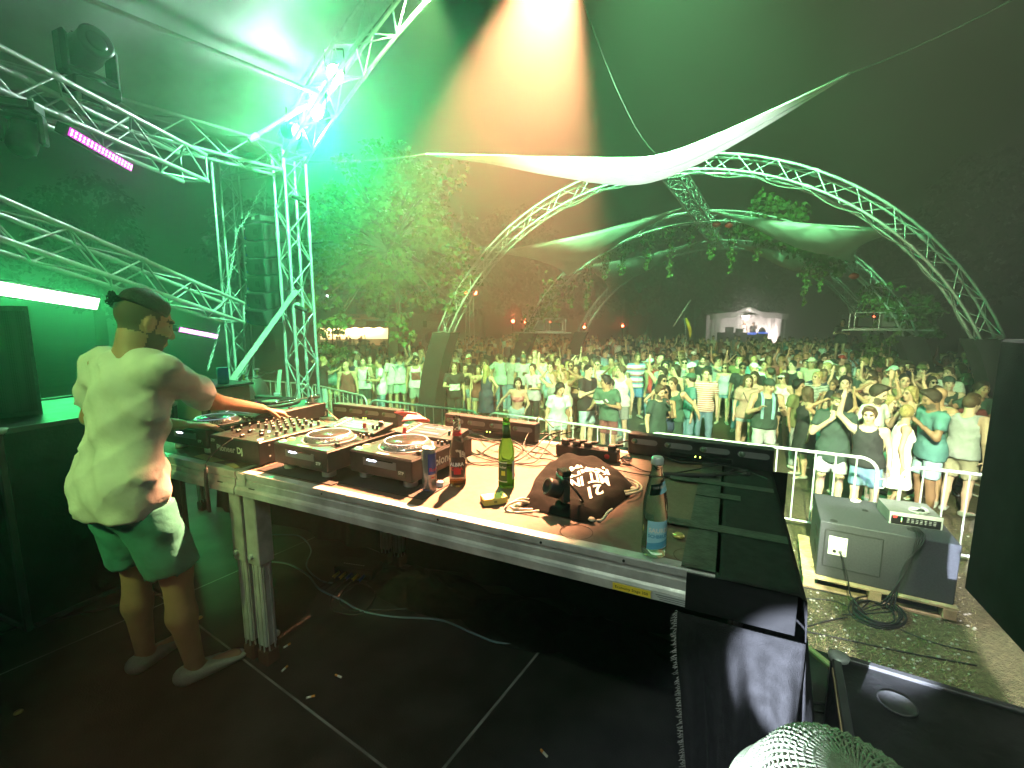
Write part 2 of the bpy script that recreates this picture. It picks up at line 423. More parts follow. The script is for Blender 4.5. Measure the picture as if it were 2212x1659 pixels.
# roof frame: yaw of the roof
RN = Vector((.612, .791, 0)).normalized(); RE = Vector((.791, -.612, 0)).normalized()
TW = Vector((-3.68, 8.0, 0)); TOPZ = 5.5
truss('roof_tower', 'bright lattice tower holding up the stage roof beside the hanging loudspeakers', [TW, TW + Z3 * TOPZ], .36, RN, seg=.42, rc=.026, rb=.011)
def arch_pt(t):   # front arch of the roof
    x = [0, 1.33, 2.8, 5.3, 7.8, 9.3, 10.6]; z = [5.5, 6.17, 6.76, 7.15, 6.76, 6.17, 5.5]
    p = TW + RE * t; p.z = float(np.interp(t, x, z)); return p
def arch_z(t):
    k = (t - 5.3) / 5.3; return 7.2 - 1.70 * (abs(k) ** 1.75)
fa = []
for i in range(23):
    t = 10.6 * i / 22; p = TW + RE * t; p.z = arch_z(t); fa.append(p)
truss('roof_arch', 'silver truss arch rising from the tower along the front of the stage roof', fa, .36, RN, seg=.40, rc=.026, rb=.011)
truss('roof_tower', 'lattice tower at the far end of the roof arch', [fa[-1] * 1 + Vector((0, 0, -fa[-1].z)), fa[-1]], .36, RN, seg=.6, rc=.026, rb=.011)
# eaves beam running back from the tower
truss('eaves_truss', 'long truss running back from the tower under the edge of the roof', [TW + Z3 * (TOPZ - .12) - RN * .2, TW + Z3 * (TOPZ - .12) - RN * 7.5], .36, Z3, seg=.42, rc=.026, rb=.011)
# corner brace tubes
t_ = thing('corner_brace', 'round tube bracing the roof arch to the eaves truss', 'brace', AT(545, 300, 6.9))
q0, q1 = AT(545, 300, 6.75), AT(672, 222, 7.35)
MB().cyl(q0, q1, .035, n=12).build('tube', alu, t_, True, world=True); MB().cyl(q0 - (q1 - q0).normalized() * .05, q0 + (q1 - q0).normalized() * .09, .048, n=12).build('coupler', galv, t_, True, world=True)
MB().cyl(q1 - (q1 - q0).normalized() * .09, q1 + (q1 - q0).normalized() * .05, .048, n=12).build('coupler', galv, t_, True, world=True)
# side rig trusses
A0, A1 = Vector((-4.27, 1.6, 4.80)), Vector((-4.30, 6.55, 4.86))
truss('lamp_truss', 'upper side truss with an open end carrying the moving head', [A1, A0], .34, Z3, seg=.40, rc=.027, rb=.011)
C0, C1 = AT(-160, 430, 3.2), AT(505, 676, 7.3)
truss('side_truss', 'lower side truss sloping down behind the DJ with its lit bars', [C1, C0], .30, Z3, seg=.46, rc=.026, rb=.011)
# loudspeaker tower
PT = AT(505, 600, 9.6); PT.z = 0
truss('loudspeaker_tower', 'slim scaffold tower behind the hanging loudspeakers', [PT, PT + Z3 * 6.0], .34, RN, seg=.40, rc=.024, rb=.010, metal=galv)
PH = AT(570, 385, 9.3)
truss('hoist_beam', 'short truss cantilevered from the slim tower holding the chain', [PT + Z3 * 5.75, Vector((PH.x + .35, PH.y - .25, PT.z + 5.75))], .30, Z3, seg=.36, rc=.022, rb=.010, metal=galv)
# roof sheet: barrel of white tarpaulin behind the front arch, sagging between purlins
tarp = mat('white_tarpaulin', (.62, .64, .64), .55, noise=.08, nscale=3, bump=.12, bscale=7, transl=.18)
def roof_fn(u, v):
    t = -.45 + 10.6 * u * 1.06; z = arch_z(min(max(t, 0), 10.6)) + .30 - (0.22 if t < 0 else 0)
    q = v * 9.0; sag = .05 * math.sin(math.pi * ((q % 2.25) / 2.25)) + .012 * math.sin(q * 7 + t * 3) + .01 * math.sin(t * 9 + q)
    p = TW + RE * t - RN * (q - .15); p.z = z - sag; return p
mb = MB(); mb.grid(roof_fn, 60, 60)
rf = tag(mb.build('stage_roof', tarp, smooth=True), 'white tarpaulin roof stretched over the stage arch', 'roof')
for k, tt in enumerate((1.05, 3.1, 5.3, 7.5)):
    z = arch_z(tt) + .10; a = TW + RE * tt; b = a - RN * 8.8; a.z = b.z = z
    rod('purlin', a, b, .03, alu, rf, n=10)
# guy wire and cables on the side
t_ = thing('hanging_pole', 'thin steel tube hanging from the lamp truss end down to the side truss', 'tube', AT(457, 365, 6.9))
MB().cyl(AT(457, 350, 6.9), AT(478, 612, 7.0), .016, n=8).build('tube', galv, t_, True, world=True)
# ------------------------------------------------------------------ dance floor arches
RA = 6.0
def arch_local(n=61):
    th0 = math.asin((2.42 - .0) / RA); out = []
    for i in range(n):
        th = th0 + (math.pi - 2 * th0) * i / (n - 1); out.append(Vector((RA * math.cos(th), 0, RA * math.sin(th))))
    return out
al_ = arch_local()
arch1 = truss('dance_floor_arch', 'largest aluminium truss arch over the dance floor, nearest the stage', al_, .30, (0, 1, 0), seg=.36, rc=.025, rb=.010)
# rebase on the arch centre
for ch in arch1.children: ch.location += al_[0]
arch1.location = (0, 0, 0)
sleeve_m = mat('black_sleeve_cloth', (.012, .012, .013), .9, noise=.3, nscale=6, bump=.3, bscale=12)
for sgn in (1, -1):    # black covered feet following the arch into the ground
    mb = MB(); pts = []
    for i in range(9):
        th = math.asin(2.5 / RA) * (1 - i / 8); pts.append((RA * math.cos(th) * sgn, RA * math.sin(th) - .05))
    vs = []; fs = []
    for (x, z) in pts:
        for (a, b) in ((-.27, -.25), (.27, -.25), (.27, .25), (-.27, .25)): vs.append((x + a + random.uniform(-.012, .012), b + random.uniform(-.012, .012), max(z, .0)))
    for i in range(8):
        for k in range(4): fs.append((i * 4 + k, i * 4 + (k + 1) % 4, (i + 1) * 4 + (k + 1) % 4, (i + 1) * 4 + k))
    fs += [(3, 2, 1, 0)]
    mb.add(vs, fs); mb.build('foot_cover', sleeve_m, arch1)
ARCH = [((3.31, 10.17, .04), -.389), ((5.77, 14.5, -.08), -.33), ((8.3, 19.03, -.18), -.335)]
arches = [arch1]
for k in (1, 2):
    c = copy_tree(arch1); arches.append(c)
    c['label'] = ['', 'middle truss arch draped with ivy over the dance floor', 'smallest looking truss arch farthest from the stage over the crowd'][k]
for c, (p, rz) in zip(arches, ARCH):
    c.location = p; c.rotation_euler = (0, 0, rz); c['group'] = 'truss arches over the dance floor'
def on_arch(k, th, dr=0.0, dy=0.0):
    p, rz = ARCH[k]; l = Vector(((RA + dr) * math.cos(th), dy, (RA + dr) * math.sin(th)))
    return Vector(p) + Matrix.Rotation(rz, 3, 'Z') @ l
H_ = math.pi / 2
truss('ridge_truss', 'flat truss joining the tops of the nearest and middle arches', [on_arch(0, H_, 0, .3), on_arch(1, H_, 0, -.3)], .34, Z3, seg=.38, rc=.022, rb=.010, metal=galv, group='ridge trusses')
truss('ridge_truss', 'flat truss joining the tops of the middle and farthest arches', [on_arch(1, H_, 0, .3), on_arch(2, H_, 0, -.3)], .34, Z3, seg=.38, rc=.022, rb=.010, metal=galv, group='ridge trusses')
# cable sagging along the near arch
def sagcable(k, th0, th1, name, label, n=9):
    pts = []
    for i in range(n * 6 + 1):
        th = th0 + (th1 - th0) * i / (n * 6); s = (i % 6) / 6; pts.append(on_arch(k, th, -.20 - .10 * math.sin(math.pi * s), -.17))
    return tag(MB().path(pts, .012, 5).build(name, rubber_lt, smooth=True), label, 'cable')
rubber_lt = mat('grey_cable', (.18, .19, .18), .5)
sagcable(0, .42, 2.0, 'arch_cable', 'slack cable tied along the underside of the nearest arch')
# lamp cages hung near the arch feet
def cage(k, th, sx, label):
    c = on_arch(k, th, .0); t = thing('lamp_cage', label, 'lamp cage', c, ARCH[k][1], group='square lamp cages on the arches')
    w, h, d = 1.15, .44, .40
    X0 = sx * .1
    for z in (0, h):
        for y in (-d / 2, d / 2): rod('bar', (X0, y, z), (X0 + sx * w, y, z), .014, alu, t)
        for x in (X0, X0 + sx * w): rod('bar', (x, -d / 2, z), (x, d / 2, z), .014, alu, t)
    for x in (X0, X0 + sx * w * .5, X0 + sx * w):
        for y in (-d / 2, d / 2): rod('bar', (x, y, 0), (x, y, h), .012, alu, t)
    rod('support_tube', (-sx * .55, -d / 2 - .03, -.04), (X0 + sx * w * 1.25, -d / 2 - .03, -.04), .026, alu, t)
    MB().box((X0 + sx * w * .27, 0, h / 2), (.34, .26, .36), bev=.02).build('lamp_housing', greyp, t)
    MB().box((X0 + sx * w * .75, 0, h / 2 - .05), (.36, .24, .26), bev=.02).build('lamp_housing', blackm, t)
    MB().lathe([(.022, 0), (.022, .01), (0, .012)], 10, (X0 + sx * w * .6, -.145, h * .75), Matrix.Rotation(R_(90), 3, 'X')).build('status_light', redled, t)
redled = mat('red_led', (1, .05, .03), .4, emit=(1, .06, .03), estr=14)
cage(1, math.pi - .43, 1, 'square lamp cage near the foot of the middle arch, on the amber lit side')
cage(1, .46, -1, 'square lamp cage between the feet of the middle and farthest arches, on the dark side')
# ------------------------------------------------------------------ sails
sailm = mat('white_sail_cloth', (.74, .75, .73), .7, noise=.05, nscale=3, transl=.35, bump=.15, bscale=2.5)
def sail(label, A, B, C, sag=.25, inset=.16, n=22, wr=.02, name='shade_sail'):
    """three cornered sail with hollow edges and a seam hem"""
    A, B, C = Vector(A), Vector(B), Vector(C); ctr = (A + B + C) / 3
    vs = []; idx = {}; nrm = (B - A).cross(C - A).normalized()
    if nrm.z < 0: nrm = -nrm
    for i in range(n + 1):
        for j in range(n + 1 - i):
            k = n - i - j; a, b, c = i / n, j / n, k / n
            p = A * a + B * b + C * c
            hol = 4 * (a * b + b * c + c * a) - 27 * a * b * c * .9
            pull = inset * (4 * a * b * (1 - c) ** 2 + 4 * b * c * (1 - a) ** 2 + 4 * a * c * (1 - b) ** 2) * .9
            p = p.lerp(ctr, min(.6, max(0, pull)) * (1 - 27 * a * b * c * .95 if 27 * a * b * c < 1 else 0))
            p = p + Vector((0, 0, -sag * 27 * a * b * c)) + nrm * wr * math.sin(9 * math.atan2(b - .33, c - .33) * 1.5 + 6 * a) * (27 * a * b * c + .15)
            idx[(i, j)] = len(vs); vs.append(p)
    fs = []
    for i in range(n):
        for j in range(n - i):
            fs.append((idx[(i, j)], idx[(i + 1, j)], idx[(i, j + 1)]))
            if j < n - i - 1: fs.append((idx[(i + 1, j)], idx[(i + 1, j + 1)], idx[(i, j + 1)]))
    mb = MB(); mb.add(vs, fs); o = mb.build(name, sailm, smooth=True); tag(o, label, 'sail', 'white shade sails')
    md = o.modifiers.new('thick', 'SOLIDIFY'); md.thickness = .006
    e1 = [vs[idx[(i, n - i)]] for i in range(n + 1)]; e2 = [vs[idx[(i, 0)]] for i in range(n + 1)]; e3 = [vs[idx[(0, j)]] for j in range(n + 1)]
    for e in (e1, e2, e3): MB().path(e, .012, 5).build('hem', sailm, o, True)
    return o
sA = AT(922, 333, 8.4); sB = AT(1833, 160, 5.6)
_up = spline([AT(*q) for q in ((922, 333, 8.4), (1100, 337, 8.0), (1340, 342, 7.4), (1430, 334, 7.15), (1530, 299, 6.8), (1660, 242, 6.3), (1833, 160, 5.6))], 10)
_lo = spline([AT(*q) for q in ((922, 333, 8.4), (1060, 352, 8.8), (1200, 380, 9.2), (1310, 397, 9.45), (1400, 391, 9.3), (1500, 352, 8.6), (1600, 299, 7.7), (1720, 228, 6.6), (1833, 160, 5.6))], 10)
def _on(c, t):
    k = t * (len(c) - 1); i = min(int(k), len(c) - 2); return c[i].lerp(c[i + 1], k - i)
mb = MB(); mb.grid(lambda u, v: _on(_up, u).lerp(_on(_lo, u), v) + Vector((0, 0, -.16 * math.sin(math.pi * v) * math.sin(math.pi * u) + .012 * math.sin(v * 14 + u * 5) * math.sin(math.pi * u))), 60, 16)
big = tag(mb.build('shade_sail', sailm, smooth=True), 'large white sail stretched between the stage roof and the nearest arch', 'sail', 'white shade sails'); big.modifiers.new('thick', 'SOLIDIFY').thickness = .006
for e in (_up, _lo): MB().path(e, .012, 5).build('hem', sailm, big, True)
for v in (.3, .62): MB().path([_on(_up, u / 40).lerp(_on(_lo, u / 40), v) + Vector((0, 0, -.16 * math.sin(math.pi * v) * math.sin(math.pi * u / 40) - .004)) for u in range(1, 40)], .009, 5).build('seam', lightgrey, big, True)
for q in (sA, sB): MB().path([q + Vector((.016 * math.cos(a * .524), 0, .016 * math.sin(a * .524))) for a in range(12)], .004, 5, closed=True).build('corner_ring', galv, big, True)
a1 = ARCH[0]
def near_arch(k, x, y):   # the arch point that projects nearest to this picture place
    best = None
    for i in range(400):
        th = math.pi * i / 399; p = on_arch(k, th); d_ = CAMZ - p.z; dep = p.y * math.cos(_P) + d_ * math.sin(_P)
        if dep < .1: continue
        qx = 1106 + _F * p.x / dep; qy = 830 + _F * (d_ * math.cos(_P) - p.y * math.sin(_P)) / dep; e = (qx - x) ** 2 + (qy - y) ** 2
        if best is None or e < best[0]: best = (e, p, th)
    return best[1]
rg = lambda k, t: on_arch(k, H_, 0, .3).lerp(on_arch(k + 1, H_, 0, -.3), t)
sail('pale sail reaching from the ridge truss to the amber lit leg of the nearest arch', near_arch(0, 1078, 553), rg(0, .55) + Vector((-.2, 0, -.25)), near_arch(1, 1232, 602), sag=.25, inset=.22)
sail('wide green lit sail between ridge truss and the nearest arch on the dark side', near_arch(0, 1945, 500), rg(0, .7) + Vector((.25, 0, -.15)), near_arch(1, 1845, 575), sag=.3, inset=.26)
sail('narrow pale sail behind the ivy between middle and farthest arch, amber side', near_arch(1, 1255, 585), rg(1, .5) + Vector((-.2, 0, -.25)), near_arch(2, 1310, 625), sag=.25, inset=.22)
sail('narrow green lit sail behind the ivy between middle and farthest arch, dark side', near_arch(1, 1840, 570), rg(1, .5) + Vector((.2, 0, -.2)), near_arch(2, 1800, 608), sag=.3, inset=.26)
ropem = mat('grey_rope', (.16, .17, .16), .8)
def rope(label, a, b, r=.008, sag=.05, name='rope', m=None):
    return tag(MB().path(catenary(a, b, sag, 12), r, 5).build(name, m or galv, smooth=True), label, 'rope')
rope('steel rope from the tower top to the pointed end of the large sail', TW + Z3 * 5.45 + RN * .15, sA, .005, m=ropem)
rope('steel rope holding the high corner of the large sail', sB, AT(2260, -40, 4.6), .005, m=ropem)
rope('long sagging wire from the roof to the top of the nearest arch', AT(1245, -40, 5.0), on_arch(0, H_ - .02, .15), .0045, sag=.55, m=ropem)
# ------------------------------------------------------------------ the two deck tables (local x = right, y = audience, z up from the stage)
TH = TZ - STZ
def deck_board_mat():
    m = mat('table_deck_board', (.155, .085, .055), .62); nt = m.node_tree; N = nt.nodes; L = nt.links; b = N['Principled BSDF']
    tc = N.new('ShaderNodeTexCoord'); n1 = N.new('ShaderNodeTexNoise'); n1.inputs['Scale'].default_value = 5; n1.inputs['Detail'].default_value = 7
    n2 = N.new('ShaderNodeTexNoise'); n2.inputs['Scale'].default_value = 55; n2.inputs['Detail'].default_value = 3
    w1 = N.new('ShaderNodeTexWave'); w1.inputs['Scale'].default_value = 95; w2 = N.new('ShaderNodeTexWave'); w2.inputs['Scale'].default_value = 95; w2.bands_direction = 'Y'
    for n in (n1, n2, w1, w2): L.new(tc.outputs['Object'], n.inputs['Vector'])
    r = N.new('ShaderNodeValToRGB'); e = r.color_ramp.elements; e[0].position = .3; e[0].color = (.085, .055, .039, 1); e[1].position = .72; e[1].color = (.135, .09, .066, 1)
    L.new(n1.outputs[0], r.inputs[0]); mx = N.new('ShaderNodeMix'); mx.data_type = 'RGBA'; mx.blend_type = 'MULTIPLY'; mx.inputs['Factor'].default_value = .4
    r2 = N.new('ShaderNodeValToRGB'); r2.color_ramp.elements[0].position = .45; r2.color_ramp.elements[1].position = .55; r2.color_ramp.elements[0].color = (.6, .58, .56, 1)
    L.new(n2.outputs[0], r2.inputs[0]); L.new(r.outputs[0], mx.inputs['A']); L.new(r2.outputs[0], mx.inputs['B']); L.new(mx.outputs['Result'], b.inputs['Base Color'])
    ad = N.new('ShaderNodeMath'); ad.operation = 'MULTIPLY'; L.new(w1.outputs[0], ad.inputs[0]); L.new(w2.outputs[0], ad.inputs[1])
    bp = N.new('ShaderNodeBump'); bp.inputs['Strength'].default_value = .35; bp.inputs['Distance'].default_value = .002
    L.new(ad.outputs[0], bp.inputs['Height']); L.new(bp.outputs[0], b.inputs['Normal']); return m
deckm = deck_board_mat()
def rail_profile(mb, x0, x1, y, out):   # grooved aluminium edge profile, out = -1 faces the front
    prof = [(0, 0), (.006, 0), (.008, -.004), (.008, -.022), (.003, -.024), (.003, -.034), (.008, -.036), (.008, -.060), (.014, -.066), (.018, -.074), (.018, -.098), (.0, -.10), (-.03, -.10), (-.03, -.001)]
    n = len(prof); vs = []
    for x in (x0, x1):
        for (d, z) in prof: vs.append((x, y + out * d, TH + z))
    fs = [(i, (i + 1) % n, n + (i + 1) % n, n + i) for i in range(n)] + [tuple(range(n)), tuple(range(2 * n - 1, n - 1, -1))]
    mb.add(vs, fs)
def deck_table(label, a_right, legs):
    t = thing('deck_table', label, 'table', T(a_right, 0, STZ), TROT, group='stage decks used as tables')
    MB().box((-1.0, .5, TH - .012), (1.975, .975, .022)).build('deck_board', deckm, t)
    mb = MB(); rail_profile(mb, -1.999, -.001, 0, -1); fr = mb.build('front_rail', alu_old, t)
    mb = MB(); rail_profile(mb, -1.999, -.001, 1, 1); mb.build('back_rail', alu_old, t)
    for x, s in ((-1.996, -1), (-.004, 1)): MB().box((x - s * .012, .5, TH - .05), (.03, .99, .098)).build('end_rail', alu_old, t)
    for (x, y, s) in legs:
        lg = thing('leg', None, None); lg.parent = t
        MB().box((x, y, .44), (.056, .056, .70), bev=.004).build('inner_leg', alu, lg)
        for k in range(4):
            for dx in (-.014, .014):
                a = k * math.pi / 2; q = Matrix.Rotation(a, 3, 'Z') @ Vector((.0285, dx, 0))
                MB().box((x + q.x, y + q.y, .30), (.005, .005, .52), Matrix.Rotation(a, 3, 'Z')).build('rib', alu_old, lg)
        MB().box((x, y, .65), (.074, .074, .34), bev=.004).build('sleeve', alu_old, lg)
        MB().cyl((x - .008, y - .037, .52), (x - .008, y - .05, .52), .011, n=6).build('bolt', galv, lg)
        MB().box((x, y, .036), (.066, .066, .072), bev=.006).build('foot', rubber_foot, lg)
    return t, fr
tableR, frR = deck_table('long stage deck table carrying the bottles and the black bag', 0.0, [(-1.955, .045, 1), (-1.955, .955, 1), (-.06, .95, 1)])
tableL, frL = deck_table('stage deck table at which the DJ stands with the mixer', 2.005, [(-.045, .045, 1), (-.05, .955, 1), (-1.95, .05, 1), (-1.95, .955, 1)])
# locking holes and stickers on the front rail
for x in (-1.9,): MB().box((x, -.0095, TH - .066), (.035, .004, .012)).build('locking_slot', blackmat, tableR)
for x in (-.10,): MB().box((x, -.0095, TH - .066), (.035, .004, .012)).build('locking_slot', blackmat, tableL)
for x in (-1.5, -.98, -.62, -.38): MB().lathe([(.004, 0), (.004, .003), (0, .003)], 8, (x, -.0075, TH - .014), Matrix.Rotation(R_(90), 3, 'X')).build('rail_hole', blackmat, tableR)
st = MB().box((-.355, -.0195, TH - .086), (.10, .002, .019)).build('yellow_sticker', yellowp, tableR)
mb = MB(); write(mb, 'Economy Stage 350', lambda x, y: Vector((-.355 + x, -.0209, TH - .086 + y)), .011); mb.build('sticker_print', blackmat, st)
st = MB().box((-.245, -.0195, TH - .086), (.11, .002, .019)).build('white_sticker', lightgrey, tableR)
mb = MB()
for k in range(3): mb.box((-.245, -.0208, TH - .080 - k * .0055), (.095 - k * .01, .0008, .0018))
mb.build('sticker_print', greyp, st)
st = MB().box((-1.955, -.0105, TH - .03), (.04, .0025, .05)).build('worn_tape', alu_old, tableR)
# black tape on the table top and at its end
tapem = mat('black_gaffer_tape', (.022, .029, .024), .45, noise=.4, nscale=30, bump=.2, bscale=90)
def tape(x0, y0, x1, y1, z=TH + .0012, name='tape_strip', m=None, par=None):
    return MB().box(((x0 + x1) / 2, (y0 + y1) / 2, z), (x1 - x0, y1 - y0, .0016)).build(name, m or tapem, par or tableR)
# grip mats below the players
gripm = mat('black_grip_mat', (.016, .016, .017), .7, noise=.3, bump=.3, bscale=220)
for (a0, a1, b0, b1, nm) in ((1.50, 1.93, .04, .22, 'p2'), (1.10, 1.56, .075, .26, 'p3')):
    o = MB().box((-(a0 + a1) / 2, (b0 + b1) / 2, TH + .002), (a1 - a0, b1 - b0, .0025)).build('grip_mat', gripm); o.parent = None
    o.location = T(0, 0, STZ); o.rotation_euler = (0, 0, TROT)
    tag(o, 'black rubber mat sticking out under the ' + ('player beside the mixer' if nm == 'p2' else 'player beside the can'), 'mat', 'mats under the players')
for (x, y, w, d) in ((-.20, .2, .3, .14), (-.25, .35, .22, .1)):
    MB().box((x, y, TH + .0016), (w, d, .0016)).build('tape_strip', tapem, tableL)
MB().prism([(-.36, .04), (-.20, .02), (-.17, .06), (-.36, .085)], TH + .0024, TH + .004).build('paper_scrap', mat('brown_paper', (.42, .28, .15), .8), tableL)
MB().prism([(-.12, .03), (-.02, .008), (-.02, .03), (-.10, .055)], TH + .0024, TH + .004).build('paper_scrap', MAT['brown_paper'], tableL)
# black molton cloth over the table end
molton = mat('black_molton', (.013, .013, .0145), .95, noise=.25, nscale=35, bump=.5, bscale=350, spec=.15)
cloth = thing('table_cloth', 'black molton cloth taped over the table end and hanging down its side', 'cloth', T(0, 0, STZ), TROT)
def cl(u, v):   # u along the table end (front to back), v from the top inwards edge over the side to the floor
    y = -.03 + 1.07 * u; L = .19 + TH - .02; s = v * 1.10
    if s < .175: x = -.155 + s; z = TH + .004
    elif s < .215: k = (s - .175) / .04; x = .02 + .016 * math.sin(k * 1.57); z = TH + .004 - .016 * (1 - math.cos(k * 1.57))
    else:
        d = s - .215; x = .036 + (.020 + .020 * math.sin(y * 21 + 1.2 * math.sin(y * 6))) * min(1, d * 3) + .03 * d; z = TH - .012 - d
    if u > .93: k = (u - .93) / .07; z -= .02 * k * k; x -= .02 * k * k
    return Vector((x, y, max(z, .008)))
mb = MB(); mb.grid(cl, 64, 44); o = mb.build('cloth_sheet', molton, cloth, smooth=True); o.modifiers.new('t', 'SOLIDIFY').thickness = .003
def clf(u, v):  # flap on the front side, frayed and folded back
    x = -.235 + .275 * u; s = v * .62; fold = (.024 * math.sin(u * 15 + .6 + s * 2) + .012 * math.sin(u * 31 - s * 5)) * min(1, s * 5)
    y = -.032 - .008 - fold - .12 * s * (1 - u) * 0 - .02 * s
    x2 = x + (.10 * s) * (1 - u) * (1 if s > .2 else s / .2)
    return Vector((x2, y, TH - .1 - s))
mb = MB(); mb.grid(clf, 40, 34); o = mb.build('front_flap', molton, cloth, smooth=True); o.modifiers.new('t', 'SOLIDIFY').thickness = .003
mb = MB()   # frayed edge threads
for i in range(190):
    v = i / 190; p = clf(0, v); d = Vector((-random.uniform(.006, .017), random.uniform(-.008, .002), random.uniform(-.008, .004))); mb.path([p, p + d * .5, p + d + Vector((0, 0, -.004))], .0007, 3)
mb.build('frayed_edge', mat('grey_thread', (.35, .35, .36), .9), cloth)
MB().box((-.10, -.022, TH - .048), (.24, .004, .10), bev=.001).build('wide_tape', mat('shiny_black_tape', (.012, .012, .013), .3, bump=.4, bscale=18), cloth)
for (x0, y0, x1, y1) in ((-.235, -.005, -.145, .98), ): tape(x0, y0, x1, y1, TH + .0062, par=cloth)
for (x0, y0, x1, y1) in ((-.335, .235, .025, .285), (-.34, .655, .02, .70), (-.235, .52, -.09, .57)): tape(x0, y0, x1, y1, TH + .0086, par=cloth)
# black skirt hanging behind the tables on the audience side
skirt = thing('table_skirt', 'black cloth hung behind the tables and crumpled on the stage floor', 'cloth', T(0, 0, STZ), TROT)
def sk(u, v):
    x = -3.9 + 4.0 * u; z = TH - .02 - v * (TH + .03); y = 1.026 + .025 * math.sin(x * 14 + math.sin(x * 5) * 2) * v - .10 * max(0, v - .8) * (1 + .6 * math.sin(x * 9))
    return Vector((x, y, z))
mb = MB(); mb.grid(sk, 140, 22); mb.build('hanging_cloth', molton, skirt, smooth=True)
def heap(cx, cy, rx, ry, h, seed):
    rr = random.Random(seed); ph = [rr.uniform(0, 6) for _ in range(8)]
    def f(u, v):
        th = u * 2 * math.pi; r = 1 - v; x = cx + rx * r * math.cos(th); y = cy + ry * r * math.sin(th)
        z = h * (1 - r ** 1.5) * (1 + .35 * math.sin(7 * th + ph[0]) * r + .3 * math.sin(40 * x + ph[1]) * math.sin(33 * y + ph[2]))
        return Vector((x, y, max(.004, z)))
    return f
for i, (x, y, rx, ry, h) in enumerate(((-1.62, .80, .42, .20, .10), (-1.05, .78, .34, .20, .08), (-.55, .80, .40, .18, .09))):
    mb = MB(); mb.grid(heap(x, y, rx, ry, h, i), 40, 12, closed_u=True); mb.build('crumpled_cloth', molton, skirt, smooth=True)
# ------------------------------------------------------------------ players, mixer and turntable on the tables
def gear_thing(name, label, cat, a, b, z=TZ, rz=0.0, group=None):
    return thing(name, label, cat, T(a, b, z), TROT + rz, group=group)
btn_grey = mat('button_grey', (.14, .14, .14), .5)
led_white = mat('white_led', (.9, .95, 1), .3, emit=(.75, .85, 1), estr=9)
led_green = mat('green_led', (.2, 1, .3), .3, emit=(.25, 1, .3), estr=6)
led_amber = mat('amber_led', (1, .5, .1), .3, emit=(1, .5, .12), estr=6)
led_yel = mat('yellow_led', (.9, 1, .1), .3, emit=(.8, 1, .1), estr=20)
screenm = mat('player_screen', (.02, .022, .026), .5, spec=.2, noise=.6, nscale=22, col2=(.05, .06, .075), emit=(.5, .55, .62), estr=.05)
panelm = mat('brushed_black_panel', (.030, .026, .024), .34, .3, noise=.25, nscale=40)
jogm = mat('jog_plate', (.05, .045, .04), .22, .5, noise=.3, nscale=6)
jogring = mat('jog_ring_silver', (.36, .36, .36), .3, .7, noise=.15)
letm = mat('letter_white', (.75, .80, .72), .5)
stickm = mat('sticker_dark', (.03, .05, .03), .5)
knobm = mat('knob_black', (.02, .02, .022), .45); knobg = mat('knob_cap_grey', (.42, .44, .42), .45)
_cache = {}
def knob_mesh(r, h, capm):
    k = ('knob', round(r, 4), round(h, 4), capm.name)
    if k not in _cache:
        mb = MB(); mb.lathe([(r, 0), (r * 1.05, h * .15), (r * .85, h * .2), (r * .8, h * .96), (r * .72, h)], 12); mb.cur = 1; mb.lathe([(r * .72, h), (r * .6, h + .0008), (0, h + .0008)], 12); mb.box((0, r * .55, h + .0012), (r * .2, r * .7, .001))
        _cache[k] = mb.mesh('knob', [knobm, capm], False)
    return _cache[k]
def knob(t, x, y, z, r=.008, h=.018, cap=None): return put('knob', knob_mesh(r, h, cap or knobg), t, Matrix.Translation((x, y, z)) @ Matrix.Rotation(random.uniform(-2, 2), 4, 'Z'))
def but_mesh(w, d, h, m):
    k = ('but', w, d, h, m.name)
    if k not in _cache: _cache[k] = MB().box((0, 0, h / 2), (w, d, h), bev=min(.0012, h * .3)).mesh('button', m)
    return _cache[k]
def button(t, x, y, z, w, d, h, m): return put('button', but_mesh(w, d, h, m), t, Matrix.Translation((x, y, z)))
